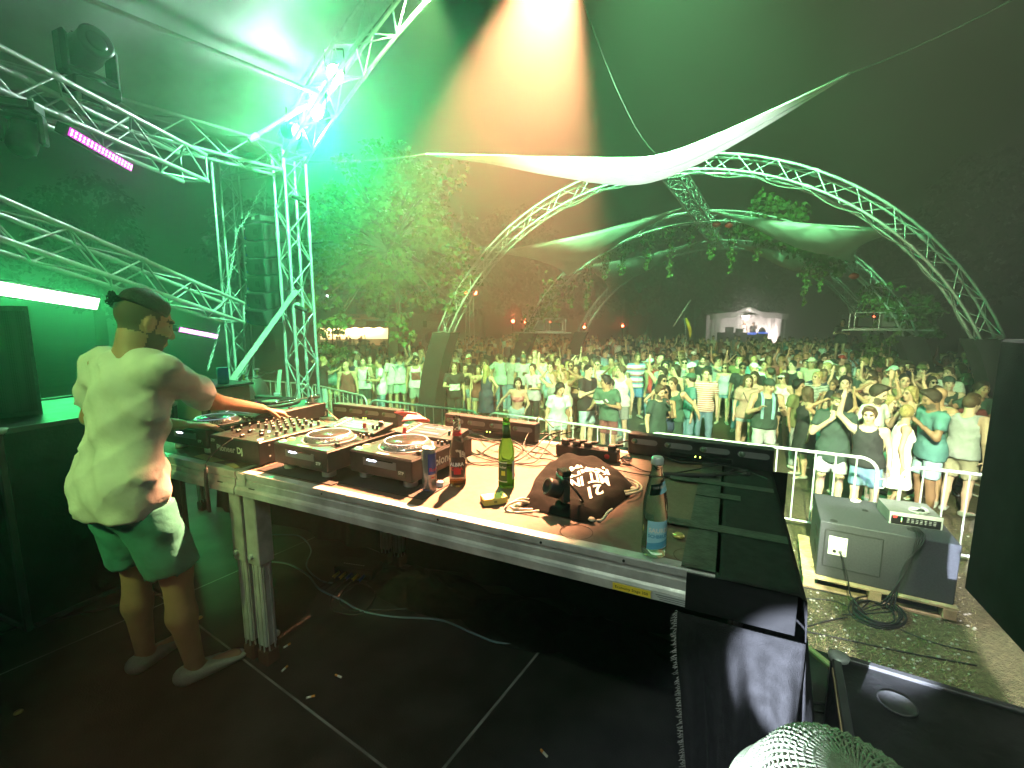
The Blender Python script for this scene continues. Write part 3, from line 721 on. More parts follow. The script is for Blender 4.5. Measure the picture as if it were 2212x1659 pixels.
def player(label, a, b, rz=0.0, side_word=None):
    """media player: x 0..-.32 from its right front corner"""
    W, Dp, Hb = .320, .405, .085; z0 = .030
    t = gear_thing('media_player', label, 'player', a, b, TZ, rz, group='media players')
    top = z0 + Hb
    MB().box((-W / 2, Dp / 2, z0 + Hb / 2), (W, Dp, Hb), bev=.004).build('body', blackm, t)
    MB().box((-W / 2, Dp / 2, top + .001), (W - .012, Dp - .012, .003), bev=.0008).build('top_panel', panelm, t)
    for (x, y) in ((-.045, .045), (-W + .045, .045), (-.045, Dp - .05), (-W + .045, Dp - .05)):
        MB().lathe([(.026, 0), (.028, .003), (.028, .026), (.025, .031)], 20, (x, y, 0)).build('foot', alu, t, True)
    # disc slot in front
    MB().box((-W / 2, -.0005, z0 + .052), (.17, .003, .030), bev=.001).build('slot_recess', greyp, t)
    MB().box((-W / 2, -.002, z0 + .066), (.14, .002, .004)).build('disc_slot', blackgloss, t)
    MB().lathe([(.001, -.026), (.0032, -.018), (.0042, 0), (.0032, .018), (.001, .026)], 8, (-W * .62, -.002, z0 + .060), Matrix.Rotation(R_(90), 3, 'Y')).build('slot_light', led_white, t, True)
    s = MB().box((-.05, -.0012, z0 + .030), (.040, .0016, .026)).build('label_sticker', stickm, t)
    mb = MB(); write(mb, 'STP', lambda x, y: Vector((-.05 + x, -.0024, z0 + .032 + y)), .017); mb.build('sticker_print', letm, s)
    MB().box((-W - .0005, .04, z0 + .05), (.004, .012, .06)).build('side_bar', greyp, t)
    # jog wheel
    jc = Vector((-W / 2 + .005, .150, top + .003))
    jw = MB().lathe([(.105, 0), (.105, .004), (.100, .012), (.090, .022), (.087, .024), (.084, .024)], 40, jc).build('jog_wheel', jogring, t, True)
    MB().lathe([(.084, .024), (.083, .0255), (0, .0255)], 40, jc).build('jog_plate', jogm, jw, True)
    MB().lathe([(.089, .0235), (.0885, .0262), (.0855, .0262), (.085, .0245)], 40, jc).build('lit_ring', mat_ring, jw, True)
    k = ('dimple',)
    if k not in _cache: _cache[k] = MB().lathe([(.0085, 0), (.0078, .0012), (.004, -.0012), (0, -.002)], 10).mesh('dimple', jogring, True)
    for i in range(30):
        th = 2 * math.pi * i / 30
        nrm = Vector((math.cos(th) * .75, math.sin(th) * .75, .66)).normalized(); p = jc + Vector((math.cos(th) * .0965, math.sin(th) * .0965, .0155)); x = Vector((-math.sin(th), math.cos(th), 0))
        put('dimple', _cache[k], jw, Matrix.Translation(p) @ M3(x, nrm.cross(x), nrm).to_4x4())
    MB().lathe([(.112, 0), (.112, .002), (.105, .002)], 40, jc).build('jog_surround', lightgrey, t, True)
    # play and cue
    for y, em in ((.028, led_green), (.070, led_amber)):
        MB().lathe([(.0145, 0), (.0145, .005), (.0125, .006)], 20, (-W + .024, y, top + .003)).build('play_button', jogring, t, True)
        MB().lathe([(.0157, 0), (.0157, .002), (.0147, .002)], 20, (-W + .024, y, top + .003)).build('button_ring', em, t, True)
    # screen tilted up at the back
    Rt = Matrix.Rotation(R_(9), 3, 'X'); c = Vector((-W / 2, .325, top + .016))
    sp = MB().box(c, (W - .01, .135, .026), Rt, bev=.003).build('screen_housing', blackm, t)
    n_ = Rt @ Vector((0, 0, 1))
    MB().box(c + n_ * .0135, (.170, .094, .002), Rt).build('screen', screenm, sp)
    for (dx, dy, w, d, m) in ((-.03, .022, .06, .012, scr_blue), (.035, .020, .05, .010, scr_blue), (-.02, -.005, .11, .008, scr_pale), (.01, -.03, .10, .014, scr_blue), (-.055, -.028, .03, .01, scr_pale)):
        MB().box(c + Rt @ Vector((dx, dy, .0147)), (w, d, .0006), Rt).build('screen_block', m, sp)
    for i in range(5): button_r(sp, c + Rt @ Vector((-.115 + i * .048, .057, .013)), .030, .007, .003, btn_grey, Rt)
    for i in range(4): button_r(sp, c + Rt @ Vector((-.118, .036 - i * .022, .013)), .016, .010, .003, btn_grey, Rt)
    MB().box(c + Rt @ Vector((-.097, 0, .0135)), (.006, .105, .003), Rt).build('light_strip', led_white2, sp)
    kk = put('knob', knob_mesh(.013, .020, knobg), sp, Matrix.Translation(c + Rt @ Vector((.122, .020, .013))))
    for (dx, dy) in ((.112, -.020), (.136, -.020)): put('knob', knob_mesh(.007, .018, knobg), sp, Matrix.Translation(c + Rt @ Vector((dx, dy, .013))))
    # tempo slider at the right
    MB().box((-.030, .125, top + .0028), (.034, .135, .0016)).build('slider_plate', blackgloss, t)
    MB().box((-.030, .125, top + .0045), (.003, .12, .001)).build('slider_slot', blackmat, t)
    MB().box((-.030, .080, top + .009), (.020, .016, .012), bev=.003).build('slider_cap', blackm, t)
    for (x, y, r) in ((-.030, .225, .008), (-.055, .232, .006), (-.018, .245, .006)): knob(t, x, y, top + .002, r, .016)
    for (x, y) in ((-.300, .250), (-.275, .250), (-.300, .230), (-.275, .230), (-.300, .205), (-.085, .248), (-.105, .252), (-.25, .262), (-.30, .11), (-.30, .125)):
        button(t, x, y, top + .002, .015, .008, .003, btn_grey if random.random() < .6 else blackm)
    MB().box((-W / 2, .020, top + .0028), (.06, .010, .0008)).build('name_print', letm, t)
    if side_word:
        mb = MB(); write(mb, side_word, lambda x, y: Vector((.0008, .215 + x, z0 + .042 + y)), .05); mb.build('side_lettering', letm, t)
    return t
def button_r(t, p, w, d, h, m, Rt): return put('button', but_mesh(w, d, h, m), t, Matrix.Translation(p) @ Rt.to_4x4())
mat_ring = mat('lit_jog_ring', (.75, .8, .9), .25, .3, emit=(.6, .7, 1), estr=.45)
scr_blue = mat('screen_blue', (.05, .1, .2), .3, emit=(.30, .42, .60), estr=.3); scr_pale = mat('screen_pale', (.06, .06, .06), .3, emit=(.55, .50, .40), estr=.25)
led_white2 = mat('pale_light_strip', (.8, .8, .8), .3, emit=(.9, .95, 1), estr=1.0)
player('media player half hidden behind the DJ, left of the mixer', 2.335, .085, .02)
player('media player directly right of the mixer', 1.555, .075, -.03, None)
player('media player behind the drink can, with lettering on its side', 1.185, .125, -.05, 'pioneer')
# mixer
mx_ = gear_thing('mixer', 'black four channel mixer full of knobs under the hand of the DJ', 'mixer', 1.955, .075, TZ, .02)
W, Dp, Hb = .333, .414, .100
MB().box((-W / 2, Dp / 2, .006 + Hb / 2), (W, Dp, Hb), bev=.003).build('body', blackm, mx_)
MB().box((-W / 2, Dp / 2, .1075), (W - .006, Dp - .006, .003), bev=.0008).build('top_panel', panelm, mx_)
for (x, y) in ((-.03, .03), (-W + .03, .03), (-.03, Dp - .03), (-W + .03, Dp - .03)): MB().lathe([(.012, 0), (.012, .007)], 12, (x, y, 0)).build('foot', rubber, mx_)
mb = MB(); write(mb, 'Pioneer Dj', lambda x, y: Vector((-.195 + x, -.0008, .055 + y)), .040); mb.build('front_lettering', letm, mx_)
s = MB().box((-W + .030, -.0010, .084), (.044, .0016, .028)).build('label_sticker', stickm, mx_)
mb = MB(); write(mb, 'STP', lambda x, y: Vector((-W + .030 + x, -.0022, .086 + y)), .018); mb.build('sticker_print', letm, s)
for y, z in ((.05, .035), (.05, .085), (.3, .035), (.3, .085), ): MB().lathe([(.005, 0), (.004, .0015), (0, .0015)], 8, (.0, y, z), Matrix.Rotation(R_(90), 3, 'Y')).build('side_screw', galv, mx_)
for ci in range(4):
    x = -W + .085 + ci * .052
    for r in range(6):
        y = Dp - .045 - r * .036; knob(mx_, x, y, .109, .0085 if r else .007, .019, knobg)
    MB().box((x, .095, .1095), (.005, .075, .001)).build('fader_slot', blackmat, mx_)
    MB().box((x, .085 + .02 * ((ci * 7) % 3), .116), (.014, .020, .014), bev=.003).build('fader_cap', blackm, mx_)
    button(mx_, x + .016, .150, .109, .010, .008, .003, led_white if ci in (1, 2) else lightgrey)
for r in range(7): knob(mx_, -W + .030, Dp - .05 - r * .045, .109, .007, .017, knobg)
for r in range(6): knob(mx_, -.030, Dp - .06 - r * .048, .109, .0085, .019, knobg)
for r in range(4): button(mx_, -.055, .06 + r * .03, .109, .013, .009, .003, btn_grey)
MB().box((-.055, Dp - .075, .1095), (.050, .030, .0015)).build('small_display', scr_blue, mx_)
MB().box((-W / 2, .030, .1095), (.10, .005, .001)).build('crossfader_slot', blackmat, mx_); MB().box((-W / 2 + .02, .030, .116), (.012, .020, .014), bev=.003).build('fader_cap', blackm, mx_)
MB().lathe([(.012, 0), (.012, .004), (0, .005)], 14, (-.028, .030, .109)).build('headphone_button', led_white2, mx_)
# turntable
tt = gear_thing('turntable', 'black turntable with a silver tonearm beyond the mixer', 'turntable', 2.43, .54, TZ, .04, group='turntables')
MB().box((-.2265, .176, .070), (.453, .353, .085), bev=.006).build('plinth', blackm, tt)
for (x, y) in ((-.05, .05), (-.40, .05), (-.05, .30), (-.40, .30)): MB().lathe([(.028, 0), (.03, .004), (.026, .03)], 16, (x, y, 0)).build('foot', rubber, tt, True)
MB().lathe([(.166, 0), (.166, .012), (.160, .016), (0, .016)], 48, (-.275, .176, .1126)).build('platter', alu_old, tt, True)
MB().lathe([(.150, 0), (.150, .002), (0, .002)], 48, (-.275, .176, .1288)).build('record', blackgloss, tt, True)
MB().lathe([(.050, 0), (.050, .0006), (0, .0006)], 32, (-.275, .176, .1309)).build('record_label', whitep, tt, True)
ta = MB().lathe([(.034, 0), (.034, .012), (.024, .018), (.020, .030), (.012, .034), (.010, .046), (0, .046)], 20, (-.055, .285, .1126)).build('tonearm_base', chrome, tt, True)
MB().path(spline([(-.055, .285, .150), (-.062, .20, .150), (-.085, .12, .149), (-.105, .075, .147)], 6), .0045, 8).build('tonearm', chrome, ta, True)
MB().cyl((-.053, .300, .150), (-.050, .345, .150), .014, n=14).build('counterweight', chrome, ta, True)
MB().box((-.115, .060, .145), (.018, .040, .012), bev=.002).build('headshell', blackm, ta)
MB().box((-.025, .09, .1135), (.03, .14, .002)).build('pitch_plate', greyp, tt); MB().box((-.025, .1, .118), (.018, .012, .010), bev=.002).build('pitch_slider', blackm, tt)
MB().cyl((-.40, .04, .112), (-.40, .04, .124), .012, n=12).build('strobe_knob', chrome, tt)
# beige panelled box behind the left player
bx = gear_thing('wooden_box', 'pale wooden box with a chrome tube standing behind the left player', 'box', 3.05, .50, TZ, .0)
MB().box((-.20, .16, .10), (.40, .30, .20), bev=.004).build('box_body', mat('pale_birch', (.42, .36, .28), .6, noise=.15, nscale=4), bx)
MB().box((-.20, .16, .207), (.44, .34, .014), bev=.003).build('box_lid', blackm, bx)
MB().cyl((.06, -.02, -.0), (.06, -.02, .19), .024, n=16).build('chrome_tube', chrome, bx, True)
MB().lathe([(.033, 0), (.033, .10), (.03, .105), (0, .105)], 18, (-.10, .2, .2145)).build('blue_cup', bluep, bx, True)
# flexible microphone lamp hanging at the front rail
gl = thing('gooseneck_lamp', 'black gooseneck lamp clipped to the table edge, hanging down', 'lamp', T(2.16, -.03, TZ - .02))
p = T(2.16, -.03, TZ + .0); MB().path(spline([T(2.10, .06, TZ + .115), T(2.12, -.01, TZ + .07), T(2.15, -.035, TZ + .02), p + Vector((0, 0, -.005))], 6), .0022, 6).build('wire', rubber, gl, True, world=True)
MB().path([p + Vector((.0, 0, 0)), p + Vector((-.004, 0, -.04)), p + Vector((-.006, -.002, -.12)), p + Vector((.0, -.002, -.20))], [.008, .008, .007, .006], 10).build('gooseneck', blackm, gl, True, world=True)
mb = MB()
for i in range(18): mb.lathe([(.0085, 0), (.0095, .002), (.0085, .004)], 10, p + Vector((-.004, -.001, -.05 - i * .008)))
mb.build('ribs', blackm, gl, True, world=True)
# ------------------------------------------------------------------ LED battens standing on the audience edge
def batten(label, a, b, L=.57, rz=0.0, z=TZ, h=.095):
    t = gear_thing('light_batten', label, 'light batten', a, b, z, rz, group='black light battens along the table edge')
    MB().box((-L / 2, .03, h / 2 + .004), (L, .062, h), bev=.003).build('housing', blackm, t)
    for i in range(4):
        x = -L + L * (i + .5) / 4
        mb = MB(); w2, h2 = L / 4 * .40, .013; poly = []
        for k in range(16):
            th = 2 * math.pi * k / 16; poly.append((w2 * (1 if math.cos(th) > 0 else -1) * .72 + w2 * .28 * math.cos(th), h2 * math.sin(th)))
        mb.prism(poly, 0, .004, lambda q: Vector((x + q.x, -.003 + q.z, h * .70 + q.y))); mb.build('grip_recess', greyp, t)
        MB().lathe([(.012, 0), (.011, .003), (0, .004)], 12, (x - L / 4 * .28, -.003, h * .70), Matrix.Rotation(R_(90), 3, 'X')).build('lens_bolt', led_lens, t, True)
    MB().box((-L / 2 + .02, -.0035, h * .30), (L * .42, .004, .020), bev=.001).build('control_panel', blackgloss, t)
    for dx in (0, .02): MB().lathe([(.0022, 0), (.0022, .002), (0, .002)], 8, (-L / 2 + dx, -.005, h * .32), Matrix.Rotation(R_(90), 3, 'X')).build('status_led', led_yel, t)
    for x in (-L + .05, -.05): MB().box((x, .03, .002), (.05, .05, .004)).build('foot', rubber, t)
    return t
led_lens = mat('dim_lens', (.10, .14, .10), .25)
batten('black light batten at the clothed table end, nearest the photographer', -.035, .925, .60, -.05)
batten('black light batten behind the clear cola bottle and the green bottle', 1.03, .93, .57, -.06)
batten('black light batten behind the tangled mixer cables', 1.90, .92, .53, -.02)
batten('black light batten behind the turntable below the gas cylinders', 2.62, .92, .55, .0)
# ------------------------------------------------------------------ bottles, can and small things on the table
glass_clear = mat('clear_glass', (.93, .98, .95), .02, trans=1.0, ior=1.13)
glass_green = mat('green_glass', (.22, .70, .12), .03, trans=1.0, ior=1.13)
glass_brown = mat('brown_glass', (.10, .04, .01), .05, trans=.8)
cola_m = mat('cola_liquid', (.62, .26, .06), .05, trans=.9, ior=1.15)
radler_m = mat('cloudy_green_drink', (.42, .70, .10), .2, trans=.6, ior=1.33)
water_m = mat('mineral_water', (.95, .98, .97), .02, trans=1.0, ior=1.10)
cap_m = mat('white_cap', (.62, .66, .64), .35, .4)
gold_m = mat('gold_cap', (.65, .50, .18), .3, .8)
def bottle(name, label, loc, prof, gm, liquid=None, ltop=0.0, cap=None, cat='bottle', scale=1.0, rz=0.0, group=None):
    t = thing(name, label, cat, loc, rz, group=group)
    o = MB().lathe(prof, 36).build('glass', gm, t, True)
    if liquid:
        pr = [(max(r - .003, .0005), z) for r, z in prof if z <= ltop]
        zs = [z for r, z in prof]; rt = float(np.interp(ltop, zs, [r for r, z in prof])) - .003
        inner = [(.0005, .007)] + [(r, max(z, .008)) for r, z in pr[1:]] + [(rt, ltop), (.0005, ltop)]
        MB().lathe(inner, 28).build('drink', liquid, t, True)
    if cap:
        ct, cm, z0, r, h = cap
        c = MB().lathe([(r, 0), (r * 1.03, .003), (r, h * .85), (r * .9, h), (0, h)], 24, (0, 0, z0)).build(ct, cm, t, True)
        k = MB()
        for i in range(24):
            th = 2 * math.pi * i / 24; k.box((r * math.cos(th), r * math.sin(th), z0 + h * .45), (.0018, .0018, h * .7), Matrix.Rotation(th, 3, 'Z'))
        k.build('cap_ridges', cm, c)
    return t
def wrap(R, ang0, z0): return lambda x, y: Vector((R * math.sin(ang0 + x / R), -R * math.cos(ang0 + x / R), z0 + y))
def label_patch(t, R, a0, a1, z0, z1, m, name='label', n=18, tilt=0.0):
    mb = MB(); mb.grid(lambda u, v: Vector((R * math.sin(a0 + (a1 - a0) * u), -R * math.cos(a0 + (a1 - a0) * u), z0 + (z1 - z0) * v + tilt * (u - .5))), n, 3)
    o = mb.build(name, m, t, True); return o
lab_black = mat('label_black', (.03, .02, .02), .5, noise=.2); lab_red = mat('label_red', (.55, .02, .03), .5); lab_white = mat('label_white', (.78, .78, .75), .5)
lab_blue = mat('label_light_blue', (.36, .66, .80), .5); lab_navy = mat('label_navy', (.02, .05, .25), .35, .4); lab_dkgreen = mat('label_dark_green', (.03, .09, .02), .5); lab_mid = mat('label_mid_blue', (.10, .36, .55), .5); lab_lemon = mat('label_lemon', (.75, .72, .08), .5)
# drink can
t = thing('drink_can', 'slim blue and silver drink can beside the cola bottle', 'can', G(928, 1061, TZ), .25)
canm = mat('can_silver', (.62, .64, .66), .25, .85)
MB().lathe([(.020, .0), (.0235, .002), (.0265, .009), (.0265, .150), (.0245, .157), (.0235, .163), (.0245, .165), (.0240, .1665), (.0225, .163), (.0, .1625)], 40).build('can_body', canm, t, True)
for a0, a1, z0, z1, m in ((-.15, 1.5, .070, .148, lab_navy), (1.5, 3.1, .012, .070, lab_navy), (-1.75, -.15, .012, .014, lab_navy), (-3.1, 3.1, .010, .016, lab_navy)):
    label_patch(t, .02665, a0, a1, z0, z1, m, 'printed_panel')
mb = MB(); mb.prism([(-.85, .068), (-.15, .068), (-.15, .148), (-.55, .148)], 0, .0001, lambda q: Vector((.02668 * math.sin(q.x), -.02668 * math.cos(q.x), q.y))); mb.build('printed_panel', lab_navy, t)
mb = MB(); write(mb, 'Red', wrap(.0268, .55, .088), .020); mb.build('print', lab_red, t)
mb = MB(); write(mb, 'ENE', wrap(.0268, .45, .058), .008); mb.build('print', lab_red, t)
MB().box((.004, -.004, .1645), (.014, .020, .0015), Matrix.Rotation(.2, 3, 'X'), bev=.0005).build('pull_tab', canm, t)
MB().lathe([(.008, 0), (.008, .0006), (0, .0006)], 14, (-.002, -.010, .1629)).build('can_opening', blackmat, t)
# clear cola bottle
prof = [(.001, .004), (.026, 0), (.030, .003), (.031, .010), (.031, .125), (.030, .140), (.026, .160), (.019, .190), (.0145, .215), (.0135, .245), (.0150, .250), (.0150, .256), (.0130, .258), (.0130, .270), (.0105, .271), (.0100, .262)]
t = bottle('clear_bottle', 'nearly empty clear glass bottle with a black and red label', G(989, 1048, TZ), prof, glass_clear, cola_m, .018, rz=.1)
label_patch(t, .0314, -.85, .85, .040, .118, lab_black)
label_patch(t, .0316, -.45, .45, .052, .075, lab_red, 'label_ball')
mb = MB(); write(mb, 'ALBRA', wrap(.0319, -.08, .090), .019); mb.build('label_print', lab_white, t)
mb = MB(); write(mb, 'COLA', wrap(.0319, -.08, .073), .018); mb.build('label_print', lab_red, t)
MB().lathe([(.0178, .197), (.0172, .203), (.0160, .212)], 30).build('neck_label', lab_red, t, True)
# screw cap beside it
t = thing('screw_cap', 'white screw cap lying beside the drink can', 'bottle cap', G(951, 1052, TZ))
MB().lathe([(.013, 0), (.0135, .002), (.0135, .011), (.0125, .012), (.0135, .013), (.0135, .020), (.011, .022), (0, .022)], 24).build('cap', cap_m, t, True)
# green beer bottle
prof = [(.001, .005), (.026, 0), (.0300, .003), (.0305, .010), (.0305, .140), (.0290, .155), (.022, .175), (.0165, .190), (.0145, .215), (.0135, .245), (.0145, .246), (.0150, .252), (.0130, .254), (.0130, .264), (.0105, .265), (.0098, .256)]
t = bottle('green_bottle', 'half full green glass bottle with a lemon label beside the cigarette pack', G(1094, 1051, TZ), prof, glass_green, radler_m, .082, rz=-.35)
label_patch(t, .0309, -.95, .42, .030, .100, lab_dkgreen); label_patch(t, .0310, -1.0, .46, .027, .030, lab_white, 'label_border'); label_patch(t, .0310, -1.0, .46, .100, .103, lab_white, 'label_border')
label_patch(t, .0312, -.30, .20, .052, .070, lab_lemon, 'label_lemon'); label_patch(t, .0309, 1.15, 2.6, .035, .105, lab_white, 'back_label')
mb = MB(); write(mb, 'Radler', wrap(.0313, -.2, .084), .013); mb.build('label_print', lab_white, t)
MB().lathe([(.0160, .192), (.0148, .214), (.0139, .238)], 28).build('neck_label', lab_dkgreen, t, True)
# water bottle with blue label
prof = [(.001, .006), (.028, 0), (.033, .004), (.0335, .012), (.0335, .138), (.0325, .155), (.028, .180), (.0215, .212), (.0155, .240), (.0140, .258), (.0140, .266)]
BS = .262 / .290
wl_ = G(1411, 1196, TZ)
t = bottle('water_bottle', 'full clear bottle with a pale blue and red label standing near the table edge', wl_, [(r * .95, z * .985) for r, z in prof], glass_clear, water_m, .215, cap=('screw_cap', cap_m, .252, .0152, .020), rz=.25)
label_patch(t, .0322, -1.15, .95, .030, .105, lab_blue); label_patch(t, .03225, -1.15, .95, .030, .048, lab_mid, 'label_wave', tilt=.012)
mb = MB(); mb.prism([(-1.15, .034), (.35, .030), (.45, .040), (-1.15, .046)], 0, .0001, lambda q: Vector((.0325 * math.sin(q.x), -.0325 * math.cos(q.x), q.y))); mb.build('label_band', lab_red, t)
mb = MB(); mb.prism([(.45, .105), (.95, .105), (.95, .090)], 0, .0001, lambda q: Vector((.0325 * math.sin(q.x), -.0325 * math.cos(q.x), q.y))); mb.build('label_corner', lab_red, t)
mb = MB(); write(mb, 'SAURER', wrap(.0326, -.1, .079), .017); mb.build('label_print', lab_white, t)
mb = MB(); write(mb, 'SCHBRUDL', wrap(.0326, -.1, .063), .0125); mb.build('label_print', lab_mid, t)
mb = MB(); mb.grid(lambda u, v: Vector(((.0262 - .0062 * v + .0004) * math.sin(-1.2 + 2.3 * u), -(.0262 - .0062 * v + .0004) * math.cos(-1.2 + 2.3 * u), .178 + .028 * v + .014 * (u - .5))), 16, 3); mb.build('neck_label', lab_blue, t, True)
mb = MB(); write(mb, 'SAURER', lambda x, y: Vector(((.0236) * math.sin(-.05 + x / .0236), -(.0236) * math.cos(-.05 + x / .0236), .194 + y + x * .25)), .0125); mb.build('label_print', lab_white, t)
# gold crown cap
t = thing('crown_cap', 'gold crown cap lying on the table beside the water bottle', 'bottle cap', G(1466, 1161, TZ) + Vector((0, 0, .009)))
mb = MB(); mb.lathe([(.0150, -.006), (.0150, -.004), (.0125, .0015), (.010, .0022), (0, .0024)], 24)
mb.build('cap_top', gold_m, t, True)
k = MB()
for i in range(21):
    th = 2 * math.pi * i / 21; k.lathe([(.0018, 0), (.0014, .0035), (0, .005)], 5, (.0148 * math.cos(th), .0148 * math.sin(th), -.006))
k.build('crimp', gold_m, t)
# cigarette pack
g0 = G(1062, 1086, TZ)
t = thing('cigarette_pack', 'yellow cigarette pack with a white panel lying open on the table', 'cigarette pack', g0, .32)
packm = mat('pack_yellow', (.72, .58, .14), .45)
MB().box((-.004, 0, .012), (.060, .054, .022), bev=.0008).build('pack_body', packm, t)
MB().box((-.012, 0, .0236), (.036, .044, .0006)).build('white_panel', whitep, t)
lid = MB().box((.038, .0, .014), (.024, .054, .022), Matrix.Rotation(-.18, 3, 'Y'), bev=.0008).build('pack_lid', packm, t)
for i in range(5): MB().box((.034 + (i % 2) * .008, -.02 + i * .010, .0265 - .0015 * (i % 2)), (.006, .0045, .0006), Matrix.Rotation(-.18, 3, 'Y')).build('lid_print', blackmat, lid)
for i in range(7): MB().box((.002 + i * .0016, -.0272, .012), (.0008, .0006, .008)).build('barcode', blackmat, t)
# ------------------------------------------------------------------ drawstring bag, camera
bag = thing('drawstring_bag', 'crumpled black drawstring bag with white block lettering', 'bag', T(.62, .42, TZ), TROT)
bagm = mat('black_cotton', (.007, .007, .007), .95, noise=.2, nscale=50, bump=.5, bscale=420, spec=.1)
# outline in local coords (x right, y audience)
bo = [G(x, y, TZ) - Vector(T(.62, .42, TZ)) for x, y in ((1120, 1098), (1170, 1108), (1225, 1122), (1278, 1130), (1325, 1100), (1368, 1062), (1352, 1036), (1318, 1008), (1268, 990), (1222, 988), (1188, 1006), (1158, 1034), (1146, 1066), (1132, 1086))]
Ri = Matrix.Rotation(-TROT, 3, 'Z'); bo = [Ri @ p for p in bo]
cx = sum(p.x for p in bo) / len(bo); cy_ = sum(p.y for p in bo) / len(bo)
N = len(bo); loop = spline(bo + [bo[0]], 6)[:-1]
def bagz(x, y):
    return .024 + .012 * math.sin(x * 21 + 1.0) * math.sin(y * 17 + .5) + .006 * math.sin(x * 47 + y * 31) + .004 * math.sin(y * 63 - x * 20) + .008 * math.exp(-((x - .05) ** 2 + (y - .05) ** 2) / .01)
def bag_top(u, v):
    p = loop[int(u * len(loop)) % len(loop)]; r = 1 - v; x = cx + (p.x - cx) * r; y = cy_ + (p.y - cy_) * r
    ed = min(1, (1 - r) * 7); ed = math.sin(ed * math.pi / 2)
    ruf = .006 * math.sin(u * 2 * math.pi * 42) * (1 - min(1, v * 6)) if .0 < u < .34 else 0
    return Vector((x, y, .004 + ed * bagz(x, y) + abs(ruf)))
mb = MB(); mb.grid(bag_top, len(loop), 16, closed_u=True); body = mb.build('bag_body', bagm, bag, True)
def on_bag(x, y): 
    r = max(abs(x - cx) / .2, abs(y - cy_) / .22); return .004 + bagz(x, y) + .0025
# lettering printed on the cloth, reading upside down from the photographer's side
def bagtxt(word, x0, y0, h, ang):
    v, f = WORDS[word]; ca, sa = math.cos(ang), math.sin(ang); mb = MB(); vs = []
    for (x, y) in v:
        y *= 1.45; X = x0 + (x * ca - y * sa) * h; Y = y0 + (x * sa + y * ca) * h; vs.append((X, Y, on_bag(X, Y)))
    mb.add([(q[0], q[1], q[2] + .002) for q in vs], f); mb.build('white_lettering', letw, bag)
letw = mat('print_white', (.72, .72, .70), .7)
ang = math.pi + .42
bagtxt('NEHM', -.03, .155, .052, ang); bagtxt('KABIN', .0, .080, .052, ang); bagtxt('MIT IN', .022, .002, .050, ang); bagtxt('21', .060, -.075, .060, ang)
cordm = mat('cream_cord', (.62, .58, .46), .9, bump=.6, bscale=300)
def L2(x, y, z=TZ + .006): return Ri @ (G(x, y, z) - Vector(T(.62, .42, TZ)))
for k, pts in enumerate((((1150, 1088), (1120, 1083), (1096, 1092), (1094, 1104), (1120, 1108), (1165, 1104)), ((1152, 1080), (1124, 1078), (1104, 1090), (1112, 1100), (1150, 1101)),
             ((1260, 1102), (1275, 1108), (1284, 1122), (1300, 1124), (1312, 1108), (1322, 1100)), ((1350, 1032), (1372, 1040), (1386, 1052), (1380, 1062), (1352, 1068)), ((1352, 1038), (1376, 1048), (1372, 1058), (1350, 1062)))):
    MB().path(spline([L2(x, y, TZ + .012 + .012 * math.sin(i * 1.3 + k)) for i, (x, y) in enumerate(pts)], 6), .0042, 6).build('cord_loop', cordm, bag, True)
mb = MB()
for p in (bo[0], bo[3], bo[5]): mb.lathe([(.009, 0), (.012, .003), (.009, .008)], 12, (p.x, p.y, .008))
mb.build('cord_eyelet', cordm, bag, True)
# camera standing on the bag
cm = thing('camera', 'black camera with a short lens lying on the black bag', 'camera', G(1215, 1088, TZ + .02), .35)
MB().box((0, .0, .055), (.030, .060, .085), bev=.004).build('camera_body', blackm, cm)
MB().lathe([(.030, 0), (.031, .006), (.029, .022), (.030, .040), (.028, .048), (.022, .048), (.020, .042), (0, .040)], 24, (-.015, -.004, .052), Matrix.Rotation(R_(-70), 3, 'Y')).build('lens', blackm, cm, True)
MB().box((.004, .0, .108), (.034, .046, .020), bev=.003).build('viewfinder', blackgloss, cm)
mb = MB(); mb.lathe([(.011, 0), (.011, .006), (.006, .009), (0, .009)], 14, (-.004, .018, .098)); mb.lathe([(.009, 0), (.009, .007), (0, .007)], 14, (-.004, -.012, .098)); mb.build('dials', alu, cm, True)
MB().path(spline([(.0, -.03, .09), (.02, -.06, .06), (.05, -.05, .02), (.06, -.01, .006)], 6), .004, 5).build('strap', blackmat, cm, True)
# ------------------------------------------------------------------ power strip, adapters and cables
def cable(label, pts, r=.0032, m=None, name='cable', cat='cable', group=None):
    return tag(MB().path(spline(pts, 7), r, 6).build(name, m or rubber, smooth=True), label, cat, group)
ps = gear_thing('power_strip', 'black power strip with plugs and a red seal', 'power strip', .575, .775, TZ, -.03)
Lp = .29
MB().box((-Lp / 2, .03, .028), (Lp, .058, .052), bev=.004).build('strip_body', blackm, ps)
for i in range(5):
    x = -Lp + .04 + i * .055; MB().lathe([(.019, 0), (.019, .0012), (.016, .0012), (.015, -.006), (0, -.006)], 18, (x, .03, .0545)).build('socket', blackmat, ps, True)
    if i != 3:
        pl = MB().box((x, .03, .066), (.034, .036, .022), bev=.004).build('plug', rubber, ps)
        MB().path([(x + .01, .03, .070), (x + .03, .028, .076), (x + .05, .026, .080)], [.008, .007, .005], 8).build('plug_neck', rubber, pl, True)
MB().lathe([(.012, 0), (.012, .001), (0, .001)], 18, (-.045, .0, .028), Matrix.Rotation(R_(90), 3, 'X')).build('red_seal', redp, ps, True)
MB().box((.035, .03, .018), (.045, .03, .025), bev=.006).build('crumpled_foil', chrome, ps)
def tp(x, y, z=.006): return G(x, y, TZ) + Vector((0, 0, z))
grp = 'tangled black cables on the table'
